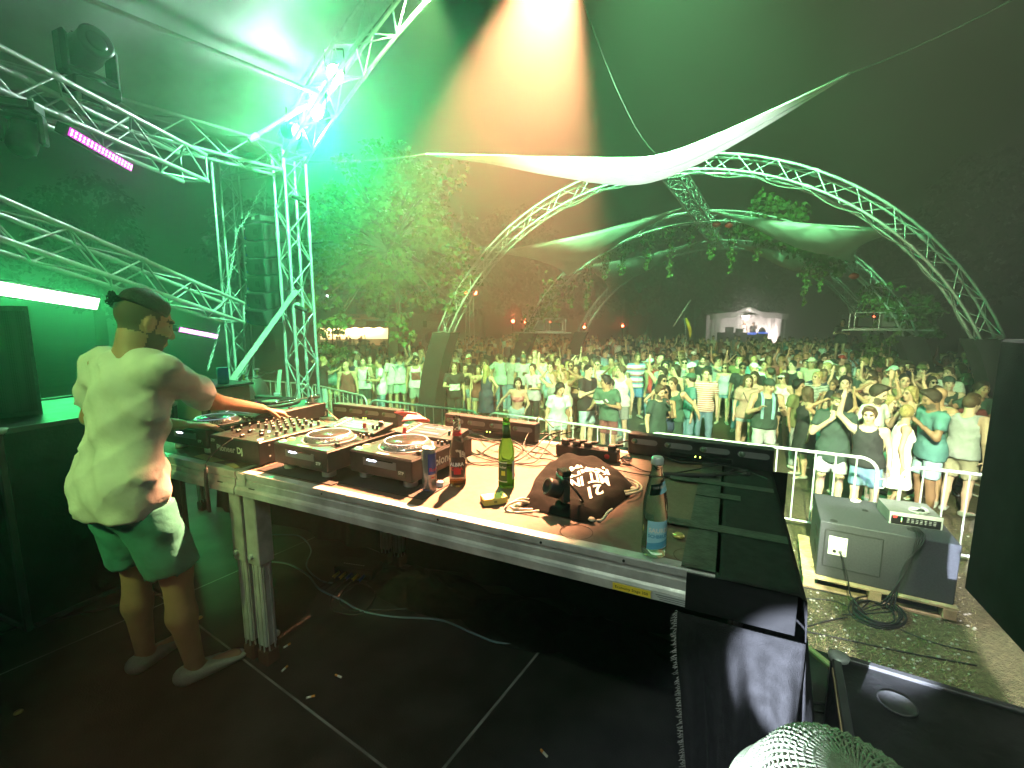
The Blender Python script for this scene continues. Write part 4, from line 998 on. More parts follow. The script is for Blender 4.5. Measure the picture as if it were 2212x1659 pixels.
for k, pts in enumerate((
    [(1335, 985, .06), (1370, 975, .05), (1420, 990, .02), (1470, 1002), (1530, 1005), (1600, 1018), (1660, 1040)],
    [(1340, 1000, .02), (1390, 1020), (1450, 1025), (1500, 1018), (1560, 1008), (1640, 1003)],
    [(1210, 1000), (1260, 1004), (1330, 1018), (1400, 1030), (1470, 1032), (1540, 1026), (1600, 1024)],
    [(1215, 965, .08), (1180, 960, .04), (1150, 985, .03), (1110, 1000), (1060, 990), (1030, 975)],
    [(1235, 970, .085), (1195, 968, .05), (1160, 1000, .01), (1120, 1003), (1070, 1000), (1020, 985), (1008, 970)],
    [(1195, 960, .085), (1165, 940, .10), (1140, 960, .05), (1120, 985), (1090, 997), (1040, 1003), (1005, 1000), (990, 988), (1010, 976)],
    [(1000, 960), (1030, 985), (1060, 978, .03), (1090, 965, .03), (1060, 955), (1020, 950), (1000, 945)],
    [(1005, 985), (1020, 1005), (1060, 1008), (1110, 1004), (1150, 1010), (1180, 1008)],
    [(1010, 935), (1040, 950), (1080, 960), (1120, 962), (1170, 970), (1200, 990)],
    [(1080, 955), (1130, 950, .02), (1180, 950, .03), (1200, 962, .04)],
    [(1030, 940), (1055, 965, .04), (1090, 975, .05), (1130, 975), (1190, 985)],
    [(1090, 948), (1120, 972, .03), (1150, 990), (1185, 995), (1230, 1008)])):
    cable('black cable tangled on the table between the green bottle and the power strip', [tp(*q) for q in pts], .0030 if k % 3 else .0042, group=grp)
# cable bundle with connector end
cb = thing('cable_bundle', 'taped bundle of black cables ending in connectors beside the light batten', 'cable', tp(1420, 1032))
MB().path(spline([tp(1418, 1028, .008), (tp(1480, 1032, .01)), tp(1545, 1034, .01)], 6), .010, 8).build('bundle', rubber, cb, True, world=True)
for k, (x, y) in enumerate(((1618, 1030), (1612, 1024), (1600, 1020))):
    MB().path(spline([tp(1540, 1033, .01), tp(1575, 1030 - k * 3, .008), tp(x - 16, y, .008)], 6), .004, 6).build('loose_end', rubber, cb, True, world=True)
    if k < 2: MB().path([tp(x - 18, y, .008), tp(x - 10, y, .010), tp(x + 2, y + 1, .010)], [.005, .009, .009], 10).build('connector', blackm, cb, True, world=True)
# flat remote, folded pink cloth, red sticks, little router
t = thing('white_tablet', 'white topped slim device lying behind the clear bottle', 'device', tp(1042, 940, .004), -.45)
MB().box((0, 0, .010), (.17, .05, .020), bev=.003).build('device_body', greyp, t); MB().box((0, 0, .0206), (.15, .035, .0012)).build('white_face', whitep, t)
t = thing('small_router', 'small grey network box among the cables behind the players', 'network box', tp(768, 918, .004), TROT)
MB().box((0, 0, .012), (.115, .075, .024), bev=.002).build('box_body', greyp, t)
for i in range(5): MB().box((-.045 + i * .022, -.0380, .012), (.014, .002, .010)).build('port', led_green if i % 2 else blackmat, t)
for i, (px, py, lab) in enumerate(((772, 931, 'red memory stick on the player beside the mixer'), (858, 941, 'red memory stick beside the pink cloth'))):
    o = tag(MB().box((0, 0, .014), (.016, .010, .028), bev=.002).build('memory_stick', redp), lab, 'memory stick', 'red memory sticks'); o.location = G(px + 15, py - 4, TZ + .135); o.rotation_euler = (0, .1, .3)
def pk(u, v):
    th = (u - .5) * 4.4; r = .03 + .045 * v; return Vector((r * math.cos(th) * 1.5, r * math.sin(th), .012 + .022 * math.sin(u * 7) * v + .03 * (1 - v)))
mb = MB(); mb.grid(pk, 24, 6); o = mb.build('pink_cloth', pinkp, smooth=True); o.modifiers.new('s', 'SOLIDIFY').thickness = .004
o.location = G(872, 952, TZ + .004) + Vector((.02, .05, .09)); o.rotation_euler = (.1, .2, .6); tag(o, 'folded pink cloth lying between the two players', 'cloth')
MB().grid(lambda u, v: pk(.1 + .8 * u, .2 + .5 * v) + Vector((0, 0, .004)), 18, 4).build('yellow_print', lab_lemon, o, True)
t = thing('power_adapter', 'small black power adapter standing on cables behind the mixer', 'adapter', tp(700, 905, .012), .4)
MB().box((0, 0, .03), (.05, .085, .045), bev=.004).build('adapter_body', blackm, t); MB().box((0, -.043, .03), (.03, .001, .028)).build('adapter_label', lab_white, t)
for k, pts in enumerate(([(655, 905), (680, 893, .04), (700, 900, .06), (730, 915, .02)], [(640, 912), (670, 900, .05), (690, 912, .03), (715, 922)], [(690, 905, .06), (735, 885, .10), (760, 895, .06), (775, 918)], [(735, 925, .03), (770, 928), (800, 936), (850, 938)], [(655, 915), (700, 925), (750, 930, .02), (800, 925)])):
    cable('thin cable looping behind the mixer', [tp(*q) for q in pts], .0026, m=rubber if k % 2 else mat('cream_cable%d' % k, (.45, .40, .30), .5), group='thin cables behind the mixer')
t = thing('paper_booklet', 'printed booklet lying flat between player and turntable', 'booklet', tp(500, 902, .11), .4)
MB().box((0, 0, .003), (.15, .10, .006), bev=.001).build('pages', lightgrey, t); MB().box((.02, 0, .0065), (.07, .08, .0006)).build('printed_photo', greyp, t)
# wet ring stains on the table
ringm = mat('wet_ring', (.06, .035, .025), .25)
for (x, y, r) in ((1490, 1203, .042), (1245, 1150, .05)):
    p = G(x, y, TZ); mb = MB(); mb.grid(lambda u, v: Vector((r * (1 - .06 * v) * math.cos(u * 6.2832), r * (1 - .06 * v) * math.sin(u * 6.2832), .0011)), 40, 2, closed_u=True); o = mb.build('wet_ring', ringm); o.location = p; tag(o, 'dried drink ring on the table ' + ('beside the gold cap' if x > 1400 else 'in front of the bag'), 'stain')
# ------------------------------------------------------------------ lamps on the trusses
lamp_glow = mat('white_hot_lens', (1, 1, 1), .3, emit=(.85, 1, .92), estr=120)
amber_glow = mat('amber_lens', (1, .8, .5), .3, emit=(1, .62, .30), estr=60)
green_glow = mat('green_lens', (.7, 1, .6), .3, emit=(.6, 1, .45), estr=12)
cold_glow = mat('cold_lens', (.9, .95, 1), .3, emit=(.8, .9, 1), estr=30)
dark_lens = mat('dark_lens', (.05, .06, .06), .08)
def can_lamp(key, glow, label, name='stage_lamp', r=.11, L=.26, hang=.30, cat='lamp', lens=True):
    pos, tgt = Vector(LAMP[key][0]), Vector(LAMP[key][1]); d = (tgt - pos).normalized()
    t = thing(name, label, cat, pos, group='lamps hung in the trusses')
    x = d.cross(Z3).normalized(); y = d.cross(x); R = M3(x, y, d)
    c = -d * .05
    MB().lathe([(r * .35, -L), (r * .9, -L * .85), (r, -L * .6), (r, -.012), (r * 1.06, -.010), (r * 1.06, 0), (r * .98, 0), (r * .96, -.03)], 20, c, R).build('housing', blackm, t, True)
    MB().lathe([(r * .94, 0), (0, .002)], 20, c - d * .03, R).build('lens', glow, t, True)
    mb = MB()
    for s in (-1, 1): mb.box(x * s * (r + .015) - d * L * .45 + Vector((0, 0, hang / 2)), (.012, .03, hang * 1.0), bev=.002)
    mb.box(-d * L * .45 + Vector((0, 0, hang)), (2 * r + .05, .03, .012)); mb.build('yoke', steel_dark, t)
    MB().cyl(-d * L * .45 + Vector((0, 0, hang)), -d * L * .45 + Vector((0, 0, hang + .08)), .02, n=10).build('clamp', galv, t)
    return t
can_lamp('amber', amber_glow, 'amber spotlight hung from the middle of the roof arch')
can_lamp('white_a', lamp_glow, 'dazzling white lamp fixed low on the roof arch')
can_lamp('white_b', lamp_glow, 'second dazzling white lamp on the roof arch, just above the first')
can_lamp('green_a', green_glow, 'green wash lamp hung from the roof above the photographer')
can_lamp('green_b', green_glow, 'green wash lamp high on the roof arch')
can_lamp('added_green_haze', green_glow, 'added green lamp at the tower top that tints the haze')
can_lamp('added_green_tower', green_glow, 'added green lamp by the roof arch that brightens the tower')
can_lamp('rear_white', cold_glow, 'white lamp at the rear of the roof above the photographer')
can_lamp('added_side_fill', cold_glow, 'added white fill lamp out of view above the table end')
can_lamp('added_front_fill', cold_glow, 'added dim fill lamp out of view, aimed at the table front')
can_lamp('added_green_arches', green_glow, 'added green lamp by the roof arch tinting haze and dance floor arches')
can_lamp('green_c', green_glow, 'green wash lamp at the rear of the stage roof')
can_lamp('added_sail_uplight', cold_glow, 'added lamp hidden in front of the stage to brighten the large sail', hang=-.30)
can_lamp('follow', cold_glow, 'narrow white spotlight at the rear of the stage', r=.09)
# moving head on the upper side truss
def moving_head(label, pos, rz, tilt, s=1.0, group=None):
    t = thing('moving_head', label, 'moving light', pos, rz, group=group)
    def B(c, d, R=None, bev=.015): return MB().box([q * s for q in c], [q * s for q in d], R, bev * s)
    B((0, 0, .06), (.40, .30, .12)).build('base', blackm, t)
    B((.0, .16, .06), (.30, .02, .07), bev=.004).build('control_panel', greyp, t)
    MB().lathe([(.13 * s, .12 * s), (.14 * s, .13 * s), (.12 * s, .17 * s)], 20).build('turning_plate', blackm, t, True)
    for sx in (-1, 1): B((sx * .205, 0, .33), (.07, .17, .40), bev=.03).build('yoke_arm', blackm, t)
    B((0, 0, .185), (.44, .18, .06), bev=.02).build('yoke_bridge', blackm, t)
    R = Matrix.Rotation(tilt, 3, 'X')
    prof = [(.04, -.26), (.11, -.25), (.155, -.18), (.16, -.02), (.14, .06), (.145, .16), (.15, .20), (.125, .205)]
    hd = MB().lathe([(r * s, z * s) for r, z in prof], 20, Vector((0, 0, .44 * s)), R).build('lamp_head', blackm, t, True)
    MB().lathe([(.124 * s, .195 * s), (.06 * s, .215 * s), (0, .222 * s)], 20, Vector((0, 0, .44 * s)), R).build('lens', dark_lens, hd, True)
    mb = MB()
    for i in range(5): mb.box(Vector((0, 0, .44 * s)) + R @ Vector((0, .155 * s, (-.16 + i * .03) * s)), (.16 * s, .012 * s, .01 * s), R)
    mb.build('cooling_fins', greyp, hd)
    mb = MB(); mb.box((-.12 * s, 0, -.04 * s), (.05 * s, .06 * s, .08 * s), None, .01); mb.box((.12 * s, 0, -.04 * s), (.05 * s, .06 * s, .08 * s), None, .01); mb.build('clamps', galv, t)
    return t
pm = AT(272, 215, 5.0); pm.x = -4.27; pm.z = 5.07
moving_head('black moving head lamp standing on top of the upper side truss', (-4.27, 5.02, 5.07), 1.15, R_(80), 1.0)
moving_head('black moving head lamp hanging in the dark below the upper side truss', (-4.05, 4.05, 4.60), .4, R_(150), .62).rotation_euler = (math.pi, 0, .4)
# LED bars
mag = mat('magenta_leds', (1, .1, .9), .3, emit=(1, .04, .80), estr=1.3); magdot = mat('magenta_led_cores', (1, .8, 1), .3, emit=(1, .45, 1), estr=5)
whtbar = mat('white_green_leds', (.9, 1, .9), .3, emit=(.55, 1, .50), estr=7)
def led_bar(label, p0, p1, facing, face_m, dot_m, n, w=.085, light=None):
    p0, p1 = Vector(p0), Vector(p1); t = thing('led_bar', label, 'led bar', (p0 + p1) / 2, group='led bars on the side trusses')
    x = (p1 - p0).normalized(); f = Vector(facing); f = (f - x * f.dot(x)).normalized(); y = f.cross(x); R = M3(x, y, f); L = (p1 - p0).length
    MB().box(-f * .05, (L + .03, w + .02, .09), R, bev=.006).build('housing', blackm, t)
    MB().box(-f * .004, (L, w, .004), R).build('glowing_face', face_m, t)
    if dot_m:
        k = ('dot', dot_m.name)
        if k not in _cache: _cache[k] = MB().lathe([(.013, 0), (.009, .006), (0, .008)], 8).mesh('led', dot_m, True)
        for i in range(n):
            for s in (-1, 1): put('led', _cache[k], t, Matrix.Translation(x * (-L / 2 + L * (i + .5) / n) + y * s * w * .22 + f * .0) @ R.to_4x4())
    if light:
        d = bpy.data.lights.new('led_bar_light', 'AREA'); d.shape = 'RECTANGLE'; d.size = L; d.size_y = w; d.energy = light[0]; d.color = light[1]; d.spread = R_(150)
        o = bpy.data.objects.new('led_bar_light', d); COL.objects.link(o); o.parent = t
        o.matrix_local = Matrix.Translation(f * .02) @ M3(x, -y, -f).to_4x4()
    return t
led_bar('magenta led bar under the upper side truss', AT(150, 284, 4.25), AT(286, 364, 5.3), (.62, -.75, -.15), mag, magdot, 18, .07, (4, (1, .15, .9)))
led_bar('short magenta led bar seen between the DJ and the tower', AT(388, 712, 6.0), AT(470, 728, 6.8), (.5, -.85, 0), mag, magdot, 18, .06, (1.5, (1, .15, .9)))
led_bar('blazing white led bar under the lower side truss behind the DJ', AT(-110, 606, 3.3), AT(213, 658, 4.3), (.55, -.82, -.12), whtbar, None, 22, .105, (34, (.05, 1, .24)))
led_bar('white led bar partly hidden by the head of the DJ', AT(262, 662, 4.5), AT(345, 676, 5.0), (.4, -.9, -.1), whtbar, None, 8, .09, (14, (.05, 1, .24)))
# clamps on the tower: small black lamps
for (x, y, lab) in ((640, 428, 'upper small black clamp lamp on the tower'), (645, 665, 'lower small black clamp lamp on the tower')):
    p = AT(x, y, 7.75); t = thing('clamp_lamp', lab, 'lamp', p, group='clamp lamps on the tower')
    MB().cyl((-.05, 0, .02), (.16, -.04, -.06), .035, n=12).build('lamp_tube', blackm, t, True); MB().box((-.03, .02, .05), (.10, .07, .06), bev=.01).build('lamp_clamp', galv, t)
# ------------------------------------------------------------------ hanging loudspeakers
la = thing('hanging_loudspeakers', 'column of six grey loudspeakers hung on a chain beside the tower', 'loudspeaker', AT(570, 475, 8.9), -.62)
boxm = mat('grey_cabinet', (.035, .037, .036), .6, noise=.12, bump=.2, bscale=150)
MB().box((0, 0, -.04), (.72, .50, .11), bev=.01).build('flying_frame', steel_dark, la); MB().box((.12, -.256, -.03), (.10, .004, .05)).build('frame_label', lab_white, la)
zc = -.11
for i in range(6):
    h = .29; a = R_(2 + i * 2.6); R = Matrix.Rotation(a, 3, 'X') @ Matrix.Rotation(.06, 3, 'Y'); off = .015 * i * i * .6
    c = Vector((.04, -off * .4, zc - h / 2)); cab = MB()
    prof = [(-.34, -.22), (.36, -.22), (.36, .22), (-.34, .22)]
    cab.box(c, (.66, .44, h), R, bev=.02); cb_ = cab.build('cabinet', boxm, la)
    # arched hand grip recess
    poly = [(-.07, -.045), (.09, -.06), (.09, -.015), (.075, .0), (.09, .015), (.09, .06), (-.03, .06), (-.06, .045), (-.075, .0)]
    g = MB(); g.prism(poly, 0, .006, lambda q: c + R @ Vector((q.x + .05, -.221 - q.z, q.y * .95))); g.build('grip_recess', blackmat, cb_)
    pk_ = MB(); pk_.box(c + R @ Vector((-.37, -.18, 0)), (.05, .06, h * .85), R, bev=.006); pk_.build('side_plate', steel_dark, cb_)
    for z in (-.09, .08): MB().box(c + R @ Vector((-.36, -.216, z)), (.03, .012, .035), R).build('lock_pin', lab_white if z > 0 else bluep, cb_)
    zc -= h + .012
def chain(label, a, b, sag=0.0, L=.07, parent=None):
    a, b = Vector(a), Vector(b); pts = catenary(a, b, sag, max(6, int((b - a).length / (L * .78))))
    t = thing('chain', label, 'chain', a, group='steel chains'); k = ('link',)
    if k not in _cache:
        ring = [Vector((.016 * math.cos(x) , 0, .036 * math.sin(x))) for x in [2 * math.pi * i / 10 for i in range(10)]]
        _cache[k] = MB().path(ring, .006, 5, closed=True).mesh('link', galv, True)
    for i in range(len(pts) - 1):
        m, l = frame(pts[i] - a, pts[i + 1] - a); put('link', _cache[k], t, m @ Matrix.Translation((0, 0, l / 2)) @ Matrix.Rotation((i % 2) * math.pi / 2, 4, 'Z') @ Matrix.Diagonal((1, 1, l / .066, 1)))
    return t
ct = AT(573, 388, 8.95)
chain('short chain holding the hanging loudspeakers', ct, AT(571, 468, 8.9)); chain('slack chain looping from the hoist down past the side truss', ct, AT(512, 500, 8.4), .05); chain('long chain hanging down beside the side truss to the stage', AT(512, 500, 8.4), AT(448, 800, 6.6), .15)
# ratchet straps
strapm = mat('green_grey_strap', (.30, .34, .28), .8, bump=.3, bscale=200)
def strap(label, a, b, w=.05, sag=.0):
    pts = catenary(a, b, sag, 10); mb = MB(); d = (Vector(b) - Vector(a)).normalized(); s = d.cross(Vector((0, 1, 0))).normalized() * w / 2
    mb.grid(lambda u, v: pts[round(v * 10)] + s * (2 * u - 1), 2, 11); o = mb.build('ratchet_strap', strapm); o.modifiers.new('s', 'SOLIDIFY').thickness = .004
    return tag(o, label, 'strap', 'ratchet straps')
strap('wide strap running down slantwise from the tower to the stage', AT(640, 628, 7.7), AT(482, 848, 6.2), .085)
sp_ = strap('short strap with a ratchet hanging beside the tower foot', AT(605, 800, 6.9), AT(598, 880, 6.6), .06)
q = AT(599, 858, 6.6); MB().box(q, (.09, .05, .13), bev=.01).build('ratchet', galv, sp_)
# gas cylinders
cylm = mat('pale_green_cylinder', (.42, .50, .46), .35, noise=.1, coat=.3)
for k, (x, y, Y, h) in enumerate(((527, 878, 5.4, 1.18), (556, 872, 5.7, 1.24))):
    tp_ = AT(x, 818 - k * 10, Y); base = tp_.z - h
    t = thing('gas_cylinder', ['pale gas cylinder with a red streak standing beside the tower', 'taller pale gas cylinder standing behind the red streaked one'][k], 'gas cylinder', (tp_.x, tp_.y, base), group='gas cylinders')
    r = .115
    MB().lathe([(r * .9, 0), (r, .02), (r, h - .26), (r * .93, h - .18), (r * .72, h - .11), (r * .42, h - .07), (r * .30, h - .055), (r * .30, h - .02), (0, h - .02)], 28).build('cylinder_body', cylm, t, True)
    MB().lathe([(.030, h - .06), (.034, h - .05), (.034, h - .035), (.03, h - .03)], 16).build('neck_ring', gold_m, t, True)
    MB().lathe([(.013, h - .03), (.013, h + .03), (.010, h + .05), (0, h + .05)], 12).build('valve', gold_m, t, True)
    MB().lathe([(.032, h + .05), (.034, h + .056), (.030, h + .066), (0, h + .068)], 14).build('hand_wheel', galv, t, True)
    MB().path(spline([(.0, 0, h + .01), (.06, -.02, h + .03), (.13, .03, h + .0), (.20, .08, h + .03)], 5), .007, 6).build('pressure_hose', rubber_lt, t, True)
    if k == 0: MB().box((.05, -.1045, h - .30), (.008, .006, .16), Matrix.Rotation(.4, 3, 'Z')).build('red_streak', redp, t)
    # the cylinders stand on a low riser beside the stage
    if base > .05: pass
CYL_BASE = base
rz_ = tag(MB().box((AT(540, 870, 5.6).x, AT(540, 870, 5.6).y, (CYL_BASE - .02) / 2), (1.0, 1.0, CYL_BASE - .02), bev=.02).build('low_riser', case_black), 'black riser carrying the gas cylinders beside the stage', 'riser')
# ------------------------------------------------------------------ left: loudspeaker on black cases, jacket, bottles on the floor
def grille_mat(name, sc_):
    m = mat(name, (.02, .02, .022), .4, .4); nt = m.node_tree; N = nt.nodes; L = nt.links; b = N['Principled BSDF']; tc = N.new('ShaderNodeTexCoord'); mp = N.new('ShaderNodeMapping'); mp.inputs['Scale'].default_value = (sc_, sc_, sc_)
    v = N.new('ShaderNodeTexVoronoi'); v.inputs['Randomness'].default_value = 0; v.inputs['Scale'].default_value = 1
    L.new(tc.outputs['Object'], mp.inputs[0]); L.new(mp.outputs[0], v.inputs['Vector']); r = N.new('ShaderNodeValToRGB'); r.color_ramp.elements[0].position = .32; r.color_ramp.elements[0].color = (.002, .002, .002, 1); r.color_ramp.elements[1].position = .38; r.color_ramp.elements[1].color = (.03, .03, .033, 1)
    L.new(v.outputs['Distance'], r.inputs[0]); L.new(r.outputs[0], b.inputs['Base Color']); return m
grille = grille_mat('perforated_grille', 130)
grille_big = grille_mat('perforated_grille_large', 105)
def flight_case(label, c, d, rz, name='black_case'):
    t = thing(name, label, 'case', (c[0], c[1], c[2]), rz)
    MB().box((0, 0, d[2] / 2), (d[0] - .02, d[1] - .02, d[2] - .02), bev=.004).build('case_body', case_black, t)
    for sx in (-1, 1):
        for sy in (-1, 1): MB().box((sx * (d[0] / 2 - .012), sy * (d[1] / 2 - .012), d[2] / 2), (.028, .028, d[2]), bev=.003).build('edge_strip', steel_dark, t)
    for sy in (-1, 1):
        for z in (.012, d[2] - .012): MB().box((0, sy * (d[1] / 2 - .012), z), (d[0] - .06, .026, .026), bev=.003).build('edge_strip', steel_dark, t)
    for sx in (-1, 1):
        for z in (.012, d[2] - .012): MB().box((sx * (d[0] / 2 - .012), 0, z), (.026, d[1] - .06, .026), bev=.003).build('edge_strip', steel_dark, t)
    for sx in (-1, 1):
        for sy in (-1, 1): MB().lathe([(.0, -.03), (.03, -.01), (.034, .008), (.02, .012), (0, .013)], 12, (sx * (d[0] / 2 - .02), sy * (d[1] / 2 - .02), d[2] - .006)).build('ball_corner', galv, t, True)
    mb = MB(); mb.box((0, -d[1] / 2 + .006, d[2] * .55), (.16, .006, .10), None, .002); mb.build('handle_plate', steel_dark, t); MB().path([(-.06, -d[1] / 2, d[2] * .55 + .02), (-.06, -d[1] / 2 - .02, d[2] * .55), (.06, -d[1] / 2 - .02, d[2] * .55), (.06, -d[1] / 2, d[2] * .55 + .02)], .008, 6).build('handle', rubber, t, True)
    return t
lc = flight_case('black case under the small loudspeaker at the left picture edge', (-2.68, 2.62, STZ), (.95, .80, 1.02), TROT + .05)
ls = thing('monitor_loudspeaker', 'loudspeaker with a white lit grille standing on the black case', 'loudspeaker', AT(-10, 940, 2.42), .75)
ls.location.z = STZ + 1.02
MB().prism([(-.20, -.16), (.20, -.16), (.16, .18), (-.16, .18)], 0, .58).build('cabinet', speaker_paint, ls)
mb = MB(); mb.grid(lambda u, v: Vector((-.185 + .37 * u, -.165 - .022 * math.sin(math.pi * u), .025 + .53 * v)), 14, 8); mb.build('grille', grille, ls, True)
jk = thing('draped_jacket', 'dark jacket with white trim draped over the case edge behind the DJ', 'jacket', AT(135, 955, 2.62))
def jf(u, v):
    w = .10 + .03 * math.sin(v * 5); return Vector(((u - .5) * 2 * w + .02 * math.sin(v * 6), .03 * math.sin(u * 11 + v * 3) - .03, .07 - v * .62 - .03 * abs(u - .5)))
mb = MB(); mb.grid(jf, 20, 26); o = mb.build('jacket_cloth', mat('navy_cloth', (.02, .025, .05), .85, bump=.4, bscale=40), jk, True); o.modifiers.new('s', 'SOLIDIFY').thickness = .012
mb = MB(); mb.grid(lambda u, v: jf(.05 + .55 * u, .02 + .16 * v) + Vector((0, -.02, .012)), 12, 6); o = mb.build('white_trim', whitep, jk, True); o.modifiers.new('s', 'SOLIDIFY').thickness = .006
jk.rotation_euler = (0, 0, .4)
prof = [(.001, .005), (.028, 0), (.033, .004), (.0335, .012), (.0335, .138), (.0325, .155), (.028, .180), (.0215, .212), (.0155, .240), (.0140, .262)]
t = bottle('water_bottle', 'clear bottle with a blue label standing on the stage floor behind the DJ', G(152, 1304, STZ), prof, glass_clear, water_m, .12, cap=('screw_cap', cap_m, .252, .0155, .018), rz=.4)
label_patch(t, .0340, -1.1, 1.0, .040, .110, lab_blue); label_patch(t, .0342, .3, 1.0, .075, .085, lab_red, 'label_band')
t = bottle('beer_bottle', 'dark beer bottle with an orange label on the stage floor by the case', G(66, 1302, STZ), prof, glass_brown, cap=('crown_cap', blackmat, .262, .0155, .006)); label_patch(t, .0340, -.9, .9, .030, .095, orange_l); label_patch(t, .0342, -.9, .9, .030, .045, lab_white, 'label_band')
# bottle caps, cigarette ends, paper on the floor
for k, (x, y, lab) in enumerate(((40, 1540, 'gold crown cap on the dark floor near the corner of the picture'), (178, 1282, 'crown cap on the floor beside the dark beer bottle'), (325, 1282, 'crown cap lying by the blue labelled floor bottle'), (800, 1336, 'crown cap on the floor right of the shoes'))):
    if k == 3: x, y = 800 * 0 + 798 * .54 + 0, 2474 * .54
    p = G(x, y, STZ); o = MB().lathe([(.0145, .001), (.015, .003), (.0125, .007), (0, .008)], 18).build('crown_cap', gold_m if k != 1 else cap_m, None, True); o.location = p; tag(o, lab, 'bottle cap', 'crown caps on the stage floor')
buttm = mat('cigarette_paper', (.70, .68, .60), .8)
for k, (x, y, lab) in enumerate(((620, 1397, 'cigarette end beside the white disc'), (615, 1447, 'cigarette end beside the front table leg'), (731, 1463, 'cigarette end alone on the floor under the table'), (671, 1508, 'bent cigarette end by the bright floor seam'), (1175, 1630, 'cigarette end at the lower picture edge'))):
    p = G(x, y, STZ) + Vector((0, 0, .005)); a = random.uniform(0, 3); d = Vector((math.cos(a), math.sin(a), 0)) * .017
    t = thing('cigarette_end', lab, 'cigarette end', p, group='cigarette ends on the floor'); MB().cyl(-d, d * .2, .0045, n=8).build('paper', buttm, t, True); MB().cyl(d * .2, d, .0046, n=8).build('filter', orange_l, t, True)
o = MB().lathe([(.036, 0), (.036, .002), (0, .002)], 30).build('white_disc', whitep); o.location = G(588, 1372, STZ) + Vector((0, 0, .002)); tag(o, 'white paper disc half hidden by the front table leg', 'paper disc')
# cables and splitter on the stage floor
def fl(x, y, z=.006): return G(x, y, STZ) + Vector((0, 0, z))
def fcable(label, pts, r=.0045, m=None): return tag(MB().path(spline([fl(*p) for p in pts], 8), r, 6).build('floor_cable', m or rubber, smooth=True), label, 'cable', 'cables on the stage floor')
bluec = mat('blue_grey_cable', (.10, .16, .20), .4)
fcable('blue grey cable winding across the floor under the table', [(560, 1215), (620, 1220), (665, 1245), (690, 1275), (740, 1300), (780, 1322), (850, 1335), (950, 1342), (1020, 1370), (1080, 1392), (1180, 1395)], .005, bluec)
fcable('cable running from the table leg to the small stage box', [(560, 1160), (610, 1157), (650, 1162), (672, 1190), (662, 1225), (690, 1255), (720, 1262)], .0045, bluec)
fcable('coiled cable beside the small stage box', [(735, 1270), (715, 1295), (720, 1320), (770, 1330), (800, 1310), (810, 1280), (780, 1262), (745, 1275), (735, 1305), (760, 1320), (815, 1320), (900, 1316)], .0045)
fcable('thin dark cable lying beside the left floor bottle', [(0, 1372), (60, 1350), (140, 1335), (220, 1318), (320, 1292), (380, 1280)], .006)
sb = thing('stage_box', 'small black stage box with yellow and blue plugs under the table', 'stage box', fl(765, 1250, 0), TROT + .2)
MB().box((0, .05, .035), (.26, .12, .07), bev=.004).build('box_body', blackm, sb)
for i in range(5):
    x = -.09 + i * .042; m = yellowp if i in (0, 1, 3) else bluep
    pl = MB().cyl((x, -.012, .035), (x - .01, -.055, .026), .009, n=10).build('plug', m, sb, True); MB().path(spline([(x - .01, -.055, .026), (x - .03, -.10, .010), (x - .045, -.15, .005)], 5), .004, 6).build('plug_cable', rubber, pl, True)
mb = MB()
for i in range(9): mb.box((-.08 + i * .016, .03, .0712), (.008, .003, .0006))
mb.build('box_print', lab_white, sb)
# ------------------------------------------------------------------ right: tall loudspeaker, case, hat
spk_dark = mat('matt_black_cabinet', (.006, .006, .007), .9, noise=.3, bump=.4, bscale=200, spec=.1)
sx = thing('tall_loudspeaker', 'tall black loudspeaker column with perforated grille at the right picture edge', 'loudspeaker', (2.34, 1.86, STZ), -.42)
SH = 1.43
MB().box((.30, .33, SH / 2), (.62, .60, SH), bev=.015).build('cabinet', spk_dark, sx)
mb = MB(); mb.grid(lambda u, v: Vector((-.0 + .60 * u, .022 - .03 * math.sin(math.pi * u), .02 + (SH - .12) * v)), 16, 20); mb.build('front_grille', grille_big, sx, True)
MB().box((.30, .028, SH - .05), (.58, .02, .075), bev=.003).build('top_band', mat('brown_band', (.06, .04, .025), .6), sx)
MB().lathe([(.014, 0), (.014, .008), (.009, .010), (0, .008)], 16, (.06, .016, SH - .05), Matrix.Rotation(R_(90), 3, 'X')).build('badge', galv, sx, True)
bc = flight_case('scuffed black case with a round recess at the lower right', (1.2, .83, STZ), (.80, .78, .32), -.35, 'scuffed_case')
bc.location = (1.33, 1.0, STZ); bc.rotation_euler = (0, 0, math.atan2(-.502, .865))
MB().lathe([(.052, .0), (.052, .004), (.046, .004), (.044, .0005), (0, .0004)], 30, (-.24, .22, .312)).build('round_recess', steel_dark, bc, True)
MB().box((-.402, -.02, .30), (.006, .66, .014), Matrix.Rotation(.0, 3, 'X')).build('chipped_edge', wood, bc)
fcable('black cables lying on the stage between the cloth and the scuffed case', [(1705, 1508), (1740, 1518), (1790, 1524)], .006); fcable('black cable on the stage beside the plywood board', [(1705, 1515), (1730, 1532), (1800, 1545)], .006)
# straw hat
hp = G(1835, 1812, 2.20)
ht = thing('woven_hat', 'pale woven hat with a braided band at the bottom picture edge', 'hat', hp)
strawh = mat('woven_straw', (.16, .18, .13), .85, noise=.12, nscale=40, bump=.5, bscale=300)
